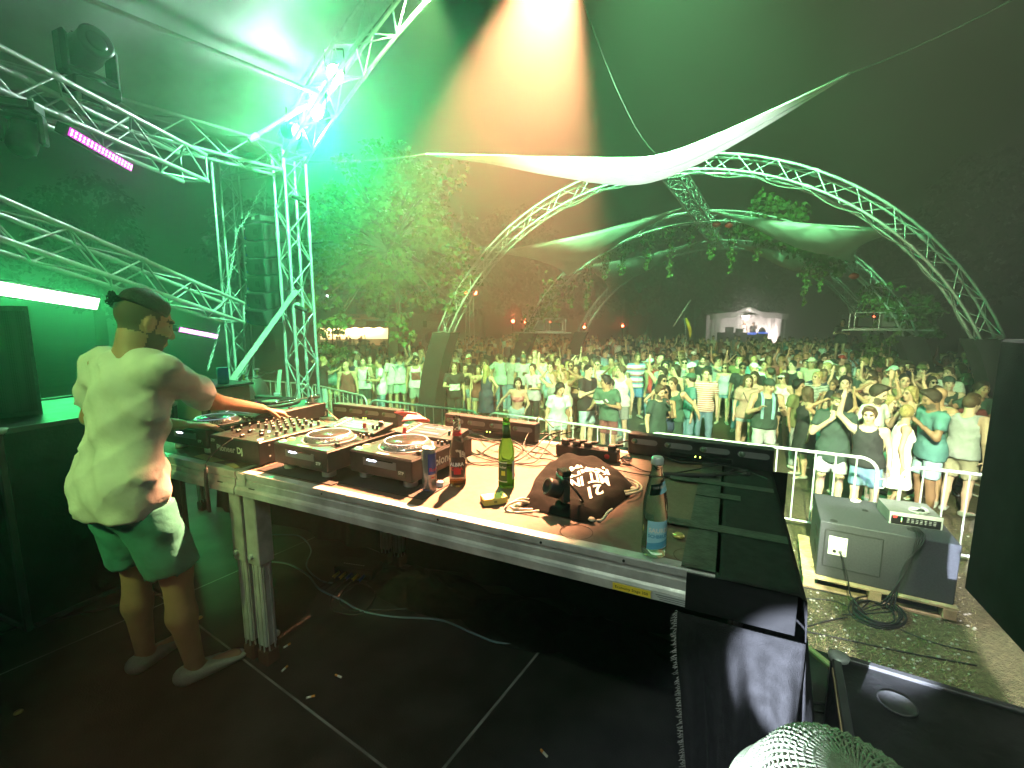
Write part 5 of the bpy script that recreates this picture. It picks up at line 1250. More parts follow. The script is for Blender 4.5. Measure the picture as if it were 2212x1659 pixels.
# net-like weave: ribs and rings as geometry over a thin inner shell
rh, hh = .105, .085
def hatp(u, v, off=0.0):
    th = u * 2 * math.pi; ph = v * math.pi / 2; k = (1 - (1 - math.cos(ph)) * .0); r = (rh + off) * math.cos(ph) ** .55; z = (hh + off) * math.sin(ph) ** .9
    return Vector((r * math.cos(th), r * math.sin(th) * 1.12, z))
mb = MB(); mb.grid(lambda u, v: hatp(u, v, -.004), 40, 14, closed_u=True); mb.build('hat_lining', mat('hat_inside', (.10, .10, .08), .9), ht, True)
wv = MB()
for i in range(52):
    wv.path([hatp(i / 52 + .012 * math.sin(v * 22 + i * 3.14), v / 18) for v in range(19)], .0019, 5)
for j in range(17): wv.path([hatp(i / 90, j / 17, .0016 * (-1) ** i) for i in range(90)], .0020, 4, closed=True)
wv.build('woven_crown', strawh, ht, True)
bd = MB(); bd.path([hatp(.78 + .44 * 0 + .0, v / 20 * .0) for v in range(2)], .004, 4) if 0 else None
tape_p = [Vector((rh * 1.05 * math.cos(a), rh * 1.16 * math.sin(a), .012)) for a in [2 * math.pi * i / 48 for i in range(48)]]
MB().path(tape_p, .009, 8, closed=True).build('hat_band', strawh, ht, True)
ridge = spline([hatp(.93, .05, .004), hatp(.90, .35, .006), hatp(.89, .6, .007), hatp(.92, .8, .006)], 8)
MB().path(ridge, .008, 8).build('braided_ridge', strawh, ht, True); MB().path([p + Vector((.016, .004, -.002)) for p in ridge], .007, 8).build('braided_ridge', strawh, ht, True)
br = [Vector((rh * (1.05 + .25 * v) * math.cos(a), rh * (1.16 + .25 * v) * math.sin(a), .006 - .02 * v)) for v in (0, .5, 1) for a in [2 * math.pi * i / 48 for i in range(48)]]
mb = MB(); mb.grid(lambda u, v: Vector((rh * (1.05 + .25 * v) * math.cos(u * 2 * math.pi), rh * (1.16 + .25 * v) * math.sin(u * 2 * math.pi), .006 - .02 * v)), 48, 4, closed_u=True); mb.build('hat_brim', strawh, ht, True)
# ------------------------------------------------------------------ bass loudspeaker on its pallet in front of the stage
SUBROT = math.atan2(3.88 - 4.41, 4.11 - 3.17)
pal = thing('pallet', 'bare wooden pallet under the big bass loudspeaker', 'pallet', (3.10, 4.56, 0), SUBROT)
for j in range(9): MB().box((.62, .045 + j * .120, .133), (1.24, .098, .021), Matrix.Rotation(random.uniform(-.006, .006), 3, 'Z'), bev=.002).build('top_board', wood, pal)
for j in range(3): MB().box((.62, .06 + j * .46, .011), (1.24, .10, .022), bev=.002).build('bottom_board', wood, pal)
for i in range(3):
    for j in range(3): MB().box((.06 + i * .56, .06 + j * .46, .0725), (.10, .14, .100), bev=.003).build('pallet_block', wood, pal)
sb2 = thing('bass_loudspeaker', 'big dark grey bass loudspeaker lying on the pallet', 'loudspeaker', (3.23, 4.55, .1445), SUBROT)
SW, SD, SHT = 1.10, .90, .60
MB().box((SW / 2, SD / 2, SHT / 2), (SW, SD, SHT), bev=.008).build('cabinet', speaker_paint, sb2)
mb = MB()
for (x0, z0_, x1, z1_) in ((.05, .12, .05, .52), (.53, .12, .53, .52)): mb.box((x0, -.001, .32), (.010, .008, .40), bev=.002)
for z in (.12, .52): mb.box((.29, -.001, z), (.47, .008, .010), bev=.002)
mb.build('access_panel_seam', blackmat, sb2)
pp = MB().box((.165, -.003, .36), (.16, .008, .20), bev=.004).build('connector_plate', whitep, sb2)
for (x, z) in ((.105, .44), (.165, .448), (.225, .44), (.105, .28), (.225, .28), (.098, .36), (.232, .36)): MB().lathe([(.005, 0), (.004, .002), (0, .002)], 8, (x, -.007, z), Matrix.Rotation(R_(90), 3, 'X')).build('screw', blackmat, pp)
for x, m in ((.14, blackmat), (.19, greyp)): MB().lathe([(.016, 0), (.016, .006), (.012, .007), (0, .004)], 16, (x, -.007, .305), Matrix.Rotation(R_(90), 3, 'X')).build('socket', m, pp, True)
mb = MB()
for i in range(6): mb.box((.165 + .02 * (i % 2), -.0075, .43 - i * .012), (.06, .0006, .003))
mb.build('plate_print', greyp, pp)
for (x, y, z) in ((-.001, .25, .40), (-.001, .25, .22)): MB().box((x, y, z), (.006, .20, .07), bev=.002).build('side_grip', blackmat, sb2)
MB().lathe([(.035, 0), (.035, .002), (.03, .002), (.028, -.002), (0, -.002)], 24, (.12, .07, SHT + .0005)).build('top_socket', blackmat, sb2, True); MB().lathe([(.03, 0), (.03, .002), (0, .002)], 24, (.45, .55, SHT + .0005)).build('top_socket', blackmat, sb2, True)
MB().lathe([(.05, 0), (.05, .003), (0, .003)], 24, (.79, .20, SHT + .0005)).build('cable_hole', blackmat, sb2, True)
am = thing('amplifier', 'small grey topped amplifier with red switch on the bass loudspeaker', 'amplifier', Vector((3.23, 4.55, .1445)) + Matrix.Rotation(SUBROT, 3, 'Z') @ Vector((.62, .28, SHT + .001)), SUBROT + .10)
MB().box((.20, .20, .066), (.42, .40, .125), bev=.003).build('amplifier_case', greyp, am)
fp = MB().box((.20, -.003, .066), (.43, .008, .13), bev=.002).build('front_plate', lightgrey, am)
MB().box((.20, -.0085, .050), (.40, .004, .085)).build('display_panel', blackgloss, fp)
MB().box((.030, -.012, .085), (.03, .006, .025), bev=.002).build('red_switch', mat('red_lit_switch', (.8, .03, .03), .3, emit=(1, .05, .04), estr=2.5), fp)
for i in range(5): MB().box((.085, -.0115, .040 + i * .009), (.006, .002, .006)).build('level_light', led_green if i else led_amber, fp)
for r in range(3):
    for i in range(7): MB().box((.14 + i * .035, -.0112, .075 - r * .016), (.022, .0015, .005)).build('panel_print', lightgrey, fp)
cl_ = thing('white_cable_coil', 'thin grey cable coiled on top of the amplifier', 'cable', Vector(am.location) + Matrix.Rotation(SUBROT, 3, 'Z') @ Vector((.24, .12, .131)))
pts = [Vector(((.075 + .006 * (i // 24)) * math.cos(i * .262), (.055 + .006 * (i // 24)) * math.sin(i * .262), .004 + .006 * (i // 24) + .006 * math.sin(i * .6))) for i in range(76)]
MB().path(pts, .0045, 6).build('coil', lightgrey, cl_, True); MB().box((.01, -.01, .015), (.07, .05, .03), Matrix.Rotation(.5, 3, 'Z'), bev=.01).build('plug', rubber, cl_)
o = MB().box((0, 0, .011), (.085, .055, .022), bev=.001).build('cigarette_pack', whitep); MB().box((.03, 0, .0225), (.025, .05, .001)).build('yellow_stripe', yellowp, o)
o.location = Vector((3.23, 4.55, .1445)) + Matrix.Rotation(SUBROT, 3, 'Z') @ Vector((.40, .82, SHT + .0005)); o.rotation_euler = (0, 0, .2); tag(o, 'white and yellow cigarette pack lying on the bass loudspeaker', 'cigarette pack')
RS = Matrix.Rotation(SUBROT, 3, 'Z'); OS = Vector((3.23, 4.55, .1445))
def sw(x, y, z): return OS + RS @ Vector((x, y, z))
def gr(x, y, z=.008): return G(x, y, 0) + Vector((0, 0, z))
for k in range(4):
    tag(MB().path(spline([sw(.79 + k * .012, .22, SHT + .02), sw(.78 + k * .02, .05, SHT + .02), sw(.76 + k * .015, -.03, SHT - .06), sw(.72 - k * .01, -.06, .30), sw(.55 + k * .03, -.14, -.06), gr(1880 + 12 * k, 1300 + 8 * k), gr(1850 - 10 * k, 1330)], 8), .007, 6).build('speaker_cable', rubber, None, True), 'black cable from the amplifier down over the face of the bass loudspeaker', 'cable', 'cables on the bass loudspeaker')
tag(MB().path(spline([sw(.19, -.012, .30), sw(.22, -.06, .24), sw(.27, -.10, .05), sw(.30, -.14, -.08), gr(1872, 1330)], 8), .007, 6).build('speaker_cable', rubber, None, True), 'black cable from the white connector plate to the coil', 'cable')
co = thing('cable_coil', 'coil of black cable lying on the earth before the pallet', 'cable', gr(1905, 1330, 0))
cc = gr(1905, 1330, 0)
for k in range(6):
    pts = []
    for i in range(30):
        a = 2 * math.pi * i / 30; x = 1895 + (62 - k * 4 + 3 * math.sin(3 * a + k)) * math.cos(a) + 3 * math.sin(k * 2.1); y = 1325 + (34 - k * 2.5) * math.sin(a) + .20 * 60 * math.cos(a) + k * .6
        pts.append(gr(x, y, .010 + .010 * (k % 3)) - cc)
    MB().path(pts, .0075, 6, closed=True).build('loop', rubber, co, True)
for k, pts in enumerate((((1690, 1265), (1760, 1275), (1820, 1288), (1860, 1296)), ((1700, 1300), (1740, 1295), (1800, 1300), (1830, 1312)), ((1715, 1365), (1780, 1345), (1830, 1335)), ((1700, 1358), (1800, 1378), (1900, 1400), (2000, 1420), (2110, 1440)), ((1945, 1362), (2000, 1385), (2060, 1402), (2110, 1412)))):
    tag(MB().path(spline([gr(*p) for p in pts], 8), .007, 6).build('ground_cable', rubber, None, True), ['upper cable leading from the stage to the coil on the earth', 'second cable curling from the stage into the coil', 'short cable running from the stage edge up to the coil', 'long dark cable crossing the earth below the coil', 'cable leaving the coil towards the tall loudspeaker'][k], 'cable', 'cables on the earth')
# monitor wedges standing in front of the stage (only their tops show)
for k, (x, y, w, lab) in enumerate(((1070, 925, .60, 'dark wedge monitor below the table behind the players'), (1240, 958, .72, 'grey wedge monitor in front of the table behind the power strip'))):
    if k == 0: x, y = 890, 916
    p = AT(x, y, 3.1 if k else 3.4); t = thing('wedge_monitor', lab, 'monitor', (p.x, p.y, STZ), TROT + .02, group='wedge monitors'); h = p.z - STZ
    MB().prism([(-.26, 0), (.26, 0), (.26, h * .75), (.05, h), (-.26, h * .95)], -w / 2, w / 2, lambda q: Vector((q.z, q.x, q.y))).build('cabinet', speaker_paint if k else case_black, t)
    if not k: MB().path(spline([(-.05, -.1, h * .97), (.0, -.05, h + .05), (.06, .0, h + .02), (.08, .05, h * .98)], 6), .006, 6).build('grip', rubber, t, True)
for sx_ in (): pass
# ------------------------------------------------------------------ people: smooth bodies grown from a posed skeleton
def _smin(a, b, k):
    h = np.clip(.5 + .5 * (b - a) / k, 0, 1)
    return b * (1 - h) + a * h - k * h * (1 - h)
class Sdf:
    def __init__(s): s.p = []
    def cap(s, a, b, ra, rb, k=.03, cut=None):
        s.p.append(('c', np.array(a, float), np.array(b, float), ra, rb, k, None, 1.0, cut)); return s
    def fcap(s, a, b, ra, rb, axis, flat, k=.03, cut=None):   # capsule flattened along an axis
        s.p.append(('c', np.array(a, float), np.array(b, float), ra, rb, k, np.array(axis, float), flat, cut)); return s
    def ell(s, c, R, r, k=.03):
        s.p.append(('e', np.array(c, float), np.array(R, float), np.array(r, float), None, k, None, 1.0, None)); return s
    def inflate(s, d):
        o = Sdf()
        for q in s.p:
            q = list(q)
            if q[0] == 'c': q[3] = q[3] + d; q[4] = q[4] + d
            else: q[3] = q[3] + d
            o.p.append(tuple(q))
        return o
    def bounds(s, m=.05):
        lo = np.full(3, 9.); hi = np.full(3, -9.)
        for q in s.p:
            if q[0] == 'c': r = max(q[3], q[4]); lo = np.minimum(lo, np.minimum(q[1], q[2]) - r); hi = np.maximum(hi, np.maximum(q[1], q[2]) + r)
            else: r = q[3].max(); lo = np.minimum(lo, q[1] - r); hi = np.maximum(hi, q[1] + r)
        return lo - m, hi + m
    def eval(s, ax, marg=.09):
        X, Y, Z = ax; f = np.full((len(X), len(Y), len(Z)), .2, np.float32)
        for q in s.p:
            if q[0] == 'c': r = max(q[3], q[4]) + marg; lo = np.minimum(q[1], q[2]) - r; hi = np.maximum(q[1], q[2]) + r
            else: r = q[3].max() + marg; lo = q[1] - r; hi = q[1] + r
            sl = []
            for A, l, h in zip(ax, lo, hi): sl.append(slice(int(np.searchsorted(A, l)), int(np.searchsorted(A, h)) + 1))
            x = X[sl[0]][:, None, None]; y = Y[sl[1]][None, :, None]; z = Z[sl[2]][None, None, :]
            if x.size == 0 or y.size == 0 or z.size == 0: continue
            if q[0] == 'c':
                a, b = q[1], q[2]; d = b - a; L = max(d @ d, 1e-9)
                h = np.clip(((x - a[0]) * d[0] + (y - a[1]) * d[1] + (z - a[2]) * d[2]) / L, 0, 1)
                vx = x - a[0] - h * d[0]; vy = y - a[1] - h * d[1]; vz = z - a[2] - h * d[2]
                if q[6] is not None:
                    n = q[6]; c = (vx * n[0] + vy * n[1] + vz * n[2]) * (1 / q[7] - 1); vx = vx + c * n[0]; vy = vy + c * n[1]; vz = vz + c * n[2]
                e = np.sqrt(vx * vx + vy * vy + vz * vz) - (q[3] + (q[4] - q[3]) * h)
                if q[6] is not None: e = e * (.5 + .5 * q[7])
            else:
                R = q[2]; v = [x - q[1][0], y - q[1][1], z - q[1][2]]
                w = [(R[0, i] * v[0] + R[1, i] * v[1] + R[2, i] * v[2]) for i in range(3)]
                k0 = np.sqrt((w[0] / q[3][0]) ** 2 + (w[1] / q[3][1]) ** 2 + (w[2] / q[3][2]) ** 2)
                k1 = np.sqrt((w[0] / q[3][0] ** 2) ** 2 + (w[1] / q[3][1] ** 2) ** 2 + (w[2] / q[3][2] ** 2) ** 2) + 1e-6
                e = k0 * (k0 - 1) / k1
            if q[8] is not None:
                p0, n = q[8]; e = np.maximum(e, (x - p0[0]) * n[0] + (y - p0[1]) * n[1] + (z - p0[2]) * n[2])
            sub = f[sl[0], sl[1], sl[2]]; f[sl[0], sl[1], sl[2]] = _smin(sub, e.astype(np.float32), q[5])
        return f
def axes(lo, hi, h, fine=(), hf=.009):
    out = []
    for i in range(3):
        a = lo[i]; v = [a]
        while a < hi[i]:
            st = h
            for (l, u) in fine:
                if l[i] - h < a < u[i]: st = hf; break
            a += st; v.append(a)
        out.append(np.array(v))
    return out
def nets(f, ax):
    """naive surface nets -> verts, quads"""
    s = f < 0; nx, ny, nz = f.shape
    c = np.zeros((nx - 1, ny - 1, nz - 1), np.int8)
    for i in (0, 1):
        for j in (0, 1):
            for k in (0, 1): c += s[i:nx - 1 + i, j:ny - 1 + j, k:nz - 1 + k]
    act = (c > 0) & (c < 8); I = np.argwhere(act)
    if len(I) == 0: return np.zeros((0, 3)), np.zeros((0, 4), int)
    idx = -np.ones(act.shape, np.int64); idx[act] = np.arange(len(I))
    acc = np.zeros((len(I), 3)); cnt = np.zeros(len(I)); co = [np.array(q) for q in ((0, 0, 0), (1, 0, 0), (0, 1, 0), (1, 1, 0), (0, 0, 1), (1, 0, 1), (0, 1, 1), (1, 1, 1))]
    fv = [f[I[:, 0] + q[0], I[:, 1] + q[1], I[:, 2] + q[2]] for q in co]
    pv = [np.stack([ax[d][I[:, d] + q[d]] for d in range(3)], 1) for q in co]
    for a, b in ((0, 1), (2, 3), (4, 5), (6, 7), (0, 2), (1, 3), (4, 6), (5, 7), (0, 4), (1, 5), (2, 6), (3, 7)):
        m = (fv[a] < 0) != (fv[b] < 0); t = np.where(m, fv[a] / np.where(m, fv[a] - fv[b], 1), 0)[:, None]
        acc += np.where(m[:, None], pv[a] + (pv[b] - pv[a]) * t, 0); cnt += m
    V = acc / cnt[:, None]; Q = []
    for d in range(3):
        o = [0, 1, 2]; o.remove(d); u, v = o
        sh = [slice(None)] * 3; sh2 = [slice(None)] * 3; sh[d] = slice(0, -1); sh2[d] = slice(1, None)
        e = s[tuple(sh)] != s[tuple(sh2)]; E = np.argwhere(e)
        E = E[(E[:, u] > 0) & (E[:, v] > 0) & (E[:, u] < f.shape[u] - 1) & (E[:, v] < f.shape[v] - 1)]
        def cell(du, dv):
            q = E.copy(); q[:, u] -= du; q[:, v] -= dv; return idx[q[:, 0], q[:, 1], q[:, 2]]
        quad = np.stack([cell(1, 1), cell(0, 1), cell(0, 0), cell(1, 0)], 1)
        inside = s[E[:, 0], E[:, 1], E[:, 2]]; flip = inside if d != 1 else ~inside
        quad[~flip] = quad[~flip][:, ::-1]; Q.append(quad)
    return V, np.concatenate(Q)
def to_mesh(name, V, Q, mats, mi=None):
    me = bpy.data.meshes.new(name); me.vertices.add(len(V)); me.vertices.foreach_set('co', V.astype(np.float32).ravel())
    me.loops.add(len(Q) * 4); me.loops.foreach_set('vertex_index', Q.ravel().astype(np.int32)); me.polygons.add(len(Q)); me.polygons.foreach_set('loop_start', np.arange(0, len(Q) * 4, 4, dtype=np.int32))
    for m in mats: me.materials.append(m)
    if mi is not None: me.polygons.foreach_set('material_index', mi.astype(np.int32))
    me.polygons.foreach_set('use_smooth', np.ones(len(Q), bool)); me.update(calc_edges=True); return me
def rotz(a): c, s = math.cos(a), math.sin(a); return np.array([[c, -s, 0], [s, c, 0], [0, 0, 1.]])
def rotx(a): c, s = math.cos(a), math.sin(a); return np.array([[1., 0, 0], [0, c, -s], [0, s, c]])
def roty(a): c, s = math.cos(a), math.sin(a); return np.array([[c, 0, s], [0, 1., 0], [-s, 0, c]])
V3 = lambda *a: np.array(a, float)
# arm poses: (elbow, wrist) relative to the right shoulder in body axes (x = to the body's right, y = backwards, z = up); mirrored for the left
ARMS = {'down': ((.06, .03, -.29), (.07, -.03, -.54), (0, -.1, -1)), 'hang': ((.09, .05, -.28), (.12, -.01, -.52), (0, -.2, -1)),
 'rail': ((.10, -.06, -.27), (.02, -.32, -.33), (-.2, -.9, -.3)), 'railwide': ((.20, .02, -.23), (.30, -.22, -.34), (.1, -.9, -.3)), 'up': ((.16, -.05, .20), (.10, -.10, .46), (0, 0, 1)), 'overhead': ((.22, -.02, .17), (-.06, -.08, .36), (-1, 0, .1)),
 'mouth': ((.08, -.10, -.26), (-.12, -.27, -.02), (-.6, .3, .7)), 'drink': ((.08, -.05, -.28), (-.04, -.27, -.16), (-.3, -.6, .6)), 'phone': ((.08, -.14, -.22), (-.06, -.32, .03), (-.3, -.3, .9)),
 'fold': ((.10, -.06, -.27), (-.18, -.20, -.20), (-1, -.1, .1)), 'hip': ((.22, .06, -.20), (.10, .0, -.40), (-.5, -.3, -.6)), 'front': ((.08, -.10, -.25), (.0, -.36, -.22), (-.1, -1, .1)), 'out': ((.24, -.05, -.14), (.40, -.20, -.02), (.5, -.5, .6))}
def hand(sd, w, d, nrm, side, s, curl=.5, fine=True):
    """palm with four fingers and a thumb; d = pointing direction, nrm = out of the palm"""
    d = d / np.linalg.norm(d); nrm = nrm - d * (nrm @ d); nrm = nrm / (np.linalg.norm(nrm) + 1e-9); x = np.cross(d, nrm) * side
    sd.fcap(w, w + d * .075 * s, .030 * s, .038 * s, nrm, .42, .012)
    for i, (o, L, r) in enumerate(((-.030, .072, .0085), (-.010, .080, .0090), (.011, .074, .0088), (.030, .058, .0078))):
        b = w + d * .085 * s + x * o * s; dd = d.copy(); p = b
        for k in range(2):
            a = curl * (.45 + .75 * k) + .04 * i; c_, s_ = math.cos(a), math.sin(a); dd = d * c_ + nrm * s_; q = p + dd * L * .52 * s; sd.cap(p, q, r * s * (1 - .08 * k), r * s * (.92 - .08 * k), .006); p = q
    b = w + d * .022 * s - x * .028 * s; e = b + (d * .55 - x * .75 + nrm * .25) * .042 * s; sd.cap(b, e, .0125 * s, .0105 * s, .010); sd.cap(e, e + (d * .85 - x * .15 + nrm * .45) * .034 * s, .0102 * s, .0085 * s, .006)
def rig(sp):
    """joint positions for a spec; body faces -y"""
    H = sp.get('h', 1.75); s = H / 1.75; fem = sp.get('fem', False); J = {'s': s}
    lean = sp.get('lean', .03); side = sp.get('side', 0.0); tw = sp.get('twist', 0.0)
    hip = V3(*sp.get('hipoff', (0, 0, 0))) + V3(0, 0, .93 * s); U = V3(math.sin(side), -math.sin(lean), math.cos(lean)); U = U / np.linalg.norm(U)
    Rt = rotz(tw) @ V3(-1, 0, 0); Rt = Rt - U * (Rt @ U); Rt = Rt / np.linalg.norm(Rt); Bk = np.cross(U, Rt) * -1   # body right (facing -y) is -x
    if Bk[1] < 0: Bk = -Bk
    J.update(hip=hip, U=U, R=Rt, B=Bk, neck=hip + U * .545 * s); shw = (.165 if fem else .19) * s * sp.get('bulk', 1.0)
    for k, sg in (('r', 1), ('l', -1)):
        sh = hip + U * .485 * s + Rt * sg * shw; J['sh' + k] = sh
        el, wr, hd = [V3(*q) for q in ARMS[sp.get('arm' + k, 'down')]] if isinstance(sp.get('arm' + k, 'down'), str) else [V3(*q) for q in sp['arm' + k]]
        f = lambda q: Rt * q[0] * sg + Bk * q[1] + U * q[2]
        if isinstance(sp.get('arm' + k, 'down'), str): J['el' + k] = sh + f(el) * s; J['wr' + k] = sh + f(wr) * s; J['hd' + k] = f(hd)
        else: J['el' + k] = el; J['wr' + k] = wr; J['hd' + k] = hd
        hp = hip + V3(-1, 0, 0) @ np.eye(3) * sg * .088 * s * (1.08 if fem else 1); J['hp' + k] = hp
        ft = V3(-sg * .12 * s, 0, .085 * s) + V3(*sp.get('foot' + k, (0, 0, 0))); J['an' + k] = ft
        kn = (hp + ft) / 2 + V3(-sg * .01, -.035 - .0 * s, .02 * s) + V3(*sp.get('knee' + k, (0, 0, 0))); J['kn' + k] = kn
        J['ft' + k] = sp.get('toe' + k, None) if sp.get('toe' + k, None) is not None else rotz(-sg * .25 + sp.get('toeturn', 0)) @ V3(0, -1, 0)
    hy, hp_ = sp.get('hyaw', 0.0), sp.get('hpitch', 0.0)
    HR = rotz(tw * .6 + hy) @ rotx(-hp_ + lean * .35); J['HR'] = HR; J['head'] = J['neck'] + U * sp.get('neckl', .062) * s + HR @ V3(0, -.015, .085) * s
    return J
def body_sdf(J, sp, fine_hands=True):
    s = J['s']; fem = sp.get('fem', False); bk = sp.get('bulk', 1.0); b = Sdf(); hip, U, R, B = J['hip'], J['U'], J['R'], J['B']; TR = np.stack([R, B, U], 1)
    P = lambda r, d, u: hip + R * r * s + B * d * s + U * u * s
    b.ell(P(0, 0, .34), TR, V3(.165 if not fem else .145, .108, .20) * s * V3(bk, bk, 1), .05); b.ell(P(0, -.005, .16), TR, V3(.138 if not fem else .118, .098, .17) * s * V3(bk, bk * bk, 1), .06)
    b.ell(P(0, .005, .0), TR, V3(.158 if not fem else .170, .118, .13) * s, .06)
    for k in ('r', 'l'):
        sg = 1 if k == 'r' else -1; sh = J['sh' + k]
        b.cap(P(sg * .05, .005, .47), sh - R * sg * .01 * s, .062 * s, .060 * s * bk, .05)
        ua = (.047 if not fem else .038) * s * bk
        b.cap(sh, J['el' + k], ua * 1.08, ua * .82, .03); b.cap(J['el' + k], J['wr' + k], ua * .86, ua * .60, .025)
        b.cap(J['hp' + k], J['kn' + k], .082 * s, .056 * s, .05); b.cap(J['kn' + k], J['kn' + k] * .55 + J['an' + k] * .45 + V3(0, .012, 0) * s, .054 * s, .053 * s, .03); b.cap(J['kn' + k] * .55 + J['an' + k] * .45 + V3(0, .012, 0) * s, J['an' + k], .052 * s, .036 * s, .03)
        ft = J['ft' + k]; an = J['an' + k]; b.fcap(an + V3(0, 0, -.045) * s - ft * .03 * s, an + ft * .15 * s + V3(0, 0, -.058) * s, .042 * s, .034 * s, V3(0, 0, 1), .75, .03)
        if fem: b.ell(P(sg * .065, -.085, .345), TR, V3(.055, .055, .06) * s, .03)
        wr = J['wr' + k]; hd = J['hd' + k]; fd = hd / (np.linalg.norm(hd) + 1e-9)
        nr = sp.get('palm' + k); nr = V3(*nr) if nr is not None else (-R * sg * .6 - B * .5 if fd[2] < -.5 else V3(0, 0, -1) if abs(fd[2]) < .6 else B * -1 - R * sg * .4)
        hand(b, wr + fd * .012 * s, fd, nr, sg, s, sp.get('curl' + k, .55), True)
    hc, HR = J['head'], J['HR']; h = lambda x, y, z: hc + HR @ V3(x, y, z) * s
    b.cap(J['neck'] - U * .06 * s, h(0, .02, -.06), (.066 if not fem else .052) * s, (.060 if not fem else .048) * s, .04)
    b.ell(h(0, .018, .035), HR, V3(.074, .094, .090) * s, .02); b.ell(h(0, -.028, -.045), HR, V3(.056, .062, .072) * s, .035); b.ell(h(0, -.055, -.098), HR, V3(.026, .022, .018) * s, .03)
    b.cap(h(0, -.082, .018), h(0, -.104, -.022), .009 * s, .014 * s, .014); b.cap(h(-.034, -.076, .030), h(.034, -.076, .030), .012 * s, .012 * s, .018)
    b.ell(h(0, -.086, -.062), HR, V3(.024, .010, .010) * s, .012)
    for sg in (-1, 1): b.ell(h(sg * .074, .014, -.008), HR @ rotz(sg * -.3), V3(.009, .017, .029) * s, .010); b.ell(h(sg * .043, -.062, -.020), HR, V3(.022, .020, .020) * s, .02)
    return b
skin_cols = {'fair': (.55, .34, .24), 'tan': (.42, .24, .15), 'light': (.62, .41, .31), 'brown': (.26, .14, .085)}
SKIN = {k: mat('skin_' + k, c, .55, noise=.06, nscale=20) for k, c in skin_cols.items()}
lipm = mat('lips', (.40, .14, .12), .5); browm = mat('brow_hair', (.06, .04, .025), .7); eyem = mat('eye_dark', (.03, .025, .022), .25); stubm = mat('beard_stubble', (.10, .07, .05), .8)
HAIRC = {k: mat('hair_' + k, c, .6, noise=.35, nscale=45, bump=.5, bscale=120) for k, c in {'black': (.012, .010, .009), 'dark': (.035, .022, .014), 'brown': (.09, .05, .028), 'blond': (.36, .25, .11), 'grey': (.22, .21, .20)}.items()}
CL = {}
def cloth_mat(name, c, n=.10):
    if name not in CL: CL[name] = mat('cloth_' + name, c, .85, noise=n, nscale=9, bump=.35, bscale=28)
    return CL[name]
for k, c in {'white': (.74, .74, .72), 'black': (.022, .022, .024), 'grey': (.28, .29, .30), 'lgrey': (.45, .47, .50), 'navy': (.03, .04, .09), 'teal': (.10, .24, .25), 'green': (.055, .12, .085), 'dgreen': (.035, .06, .05), 'red': (.45, .04, .04), 'pink': (.65, .22, .24), 'dusty': (.46, .28, .24), 'blue': (.10, .20, .42), 'sky': (.28, .48, .58), 'denim': (.16, .26, .38), 'lden': (.36, .50, .58), 'beige': (.46, .40, .30), 'olive': (.14, .15, .06), 'lilac': (.44, .38, .48), 'yellow': (.60, .52, .12), 'cream': (.62, .58, .46), 'maroon': (.20, .05, .05), 'mint': (.42, .66, .56), 'brown': (.16, .09, .05)}.items(): cloth_mat(k, c)
def stripe_mat(name, a, b_, scale, c3=None):
    m = mat('cloth_' + name, a, .85); nt = m.node_tree; N = nt.nodes; L = nt.links; b = N['Principled BSDF']; tc = N.new('ShaderNodeTexCoord'); sx = N.new('ShaderNodeSeparateXYZ'); L.new(tc.outputs['Object'], sx.inputs[0])
    mu = N.new('ShaderNodeMath'); mu.operation = 'MULTIPLY'; mu.inputs[1].default_value = scale; fr = N.new('ShaderNodeMath'); fr.operation = 'FRACT'; L.new(sx.outputs[2], mu.inputs[0]); L.new(mu.outputs[0], fr.inputs[0])
    r = N.new('ShaderNodeValToRGB'); r.color_ramp.interpolation = 'CONSTANT'; e = r.color_ramp.elements; e[0].color = (*a, 1); e[1].position = .5; e[1].color = (*b_, 1)
    if c3: q = e.new(.75); q.color = (*c3, 1)
    L.new(fr.outputs[0], r.inputs[0]); L.new(r.outputs[0], b.inputs['Base Color']); CL[name] = m
stripe_mat('redstripe', (.70, .68, .66), (.45, .10, .10), 22); stripe_mat('bluestripe', (.70, .70, .68), (.10, .22, .42), 5.5, (.45, .10, .10)); stripe_mat('thinstripe', (.03, .03, .03), (.60, .60, .58), 34)
cloth_mat('floral', (.50, .44, .24), .85); cloth_mat('camo', (.12, .14, .06), .8); cloth_mat('leopard', (.10, .07, .03), .9)
shoem = mat('shoe_grey', (.40, .41, .36), .8, noise=.2, bump=.3, bscale=200); shoew = mat('shoe_white', (.60, .60, .58), .6, noise=.1)
glassesm = mat('dark_sunglasses', (.01, .01, .012), .08); bandm = mat('wrist_band', (.55, .75, .60), .5)
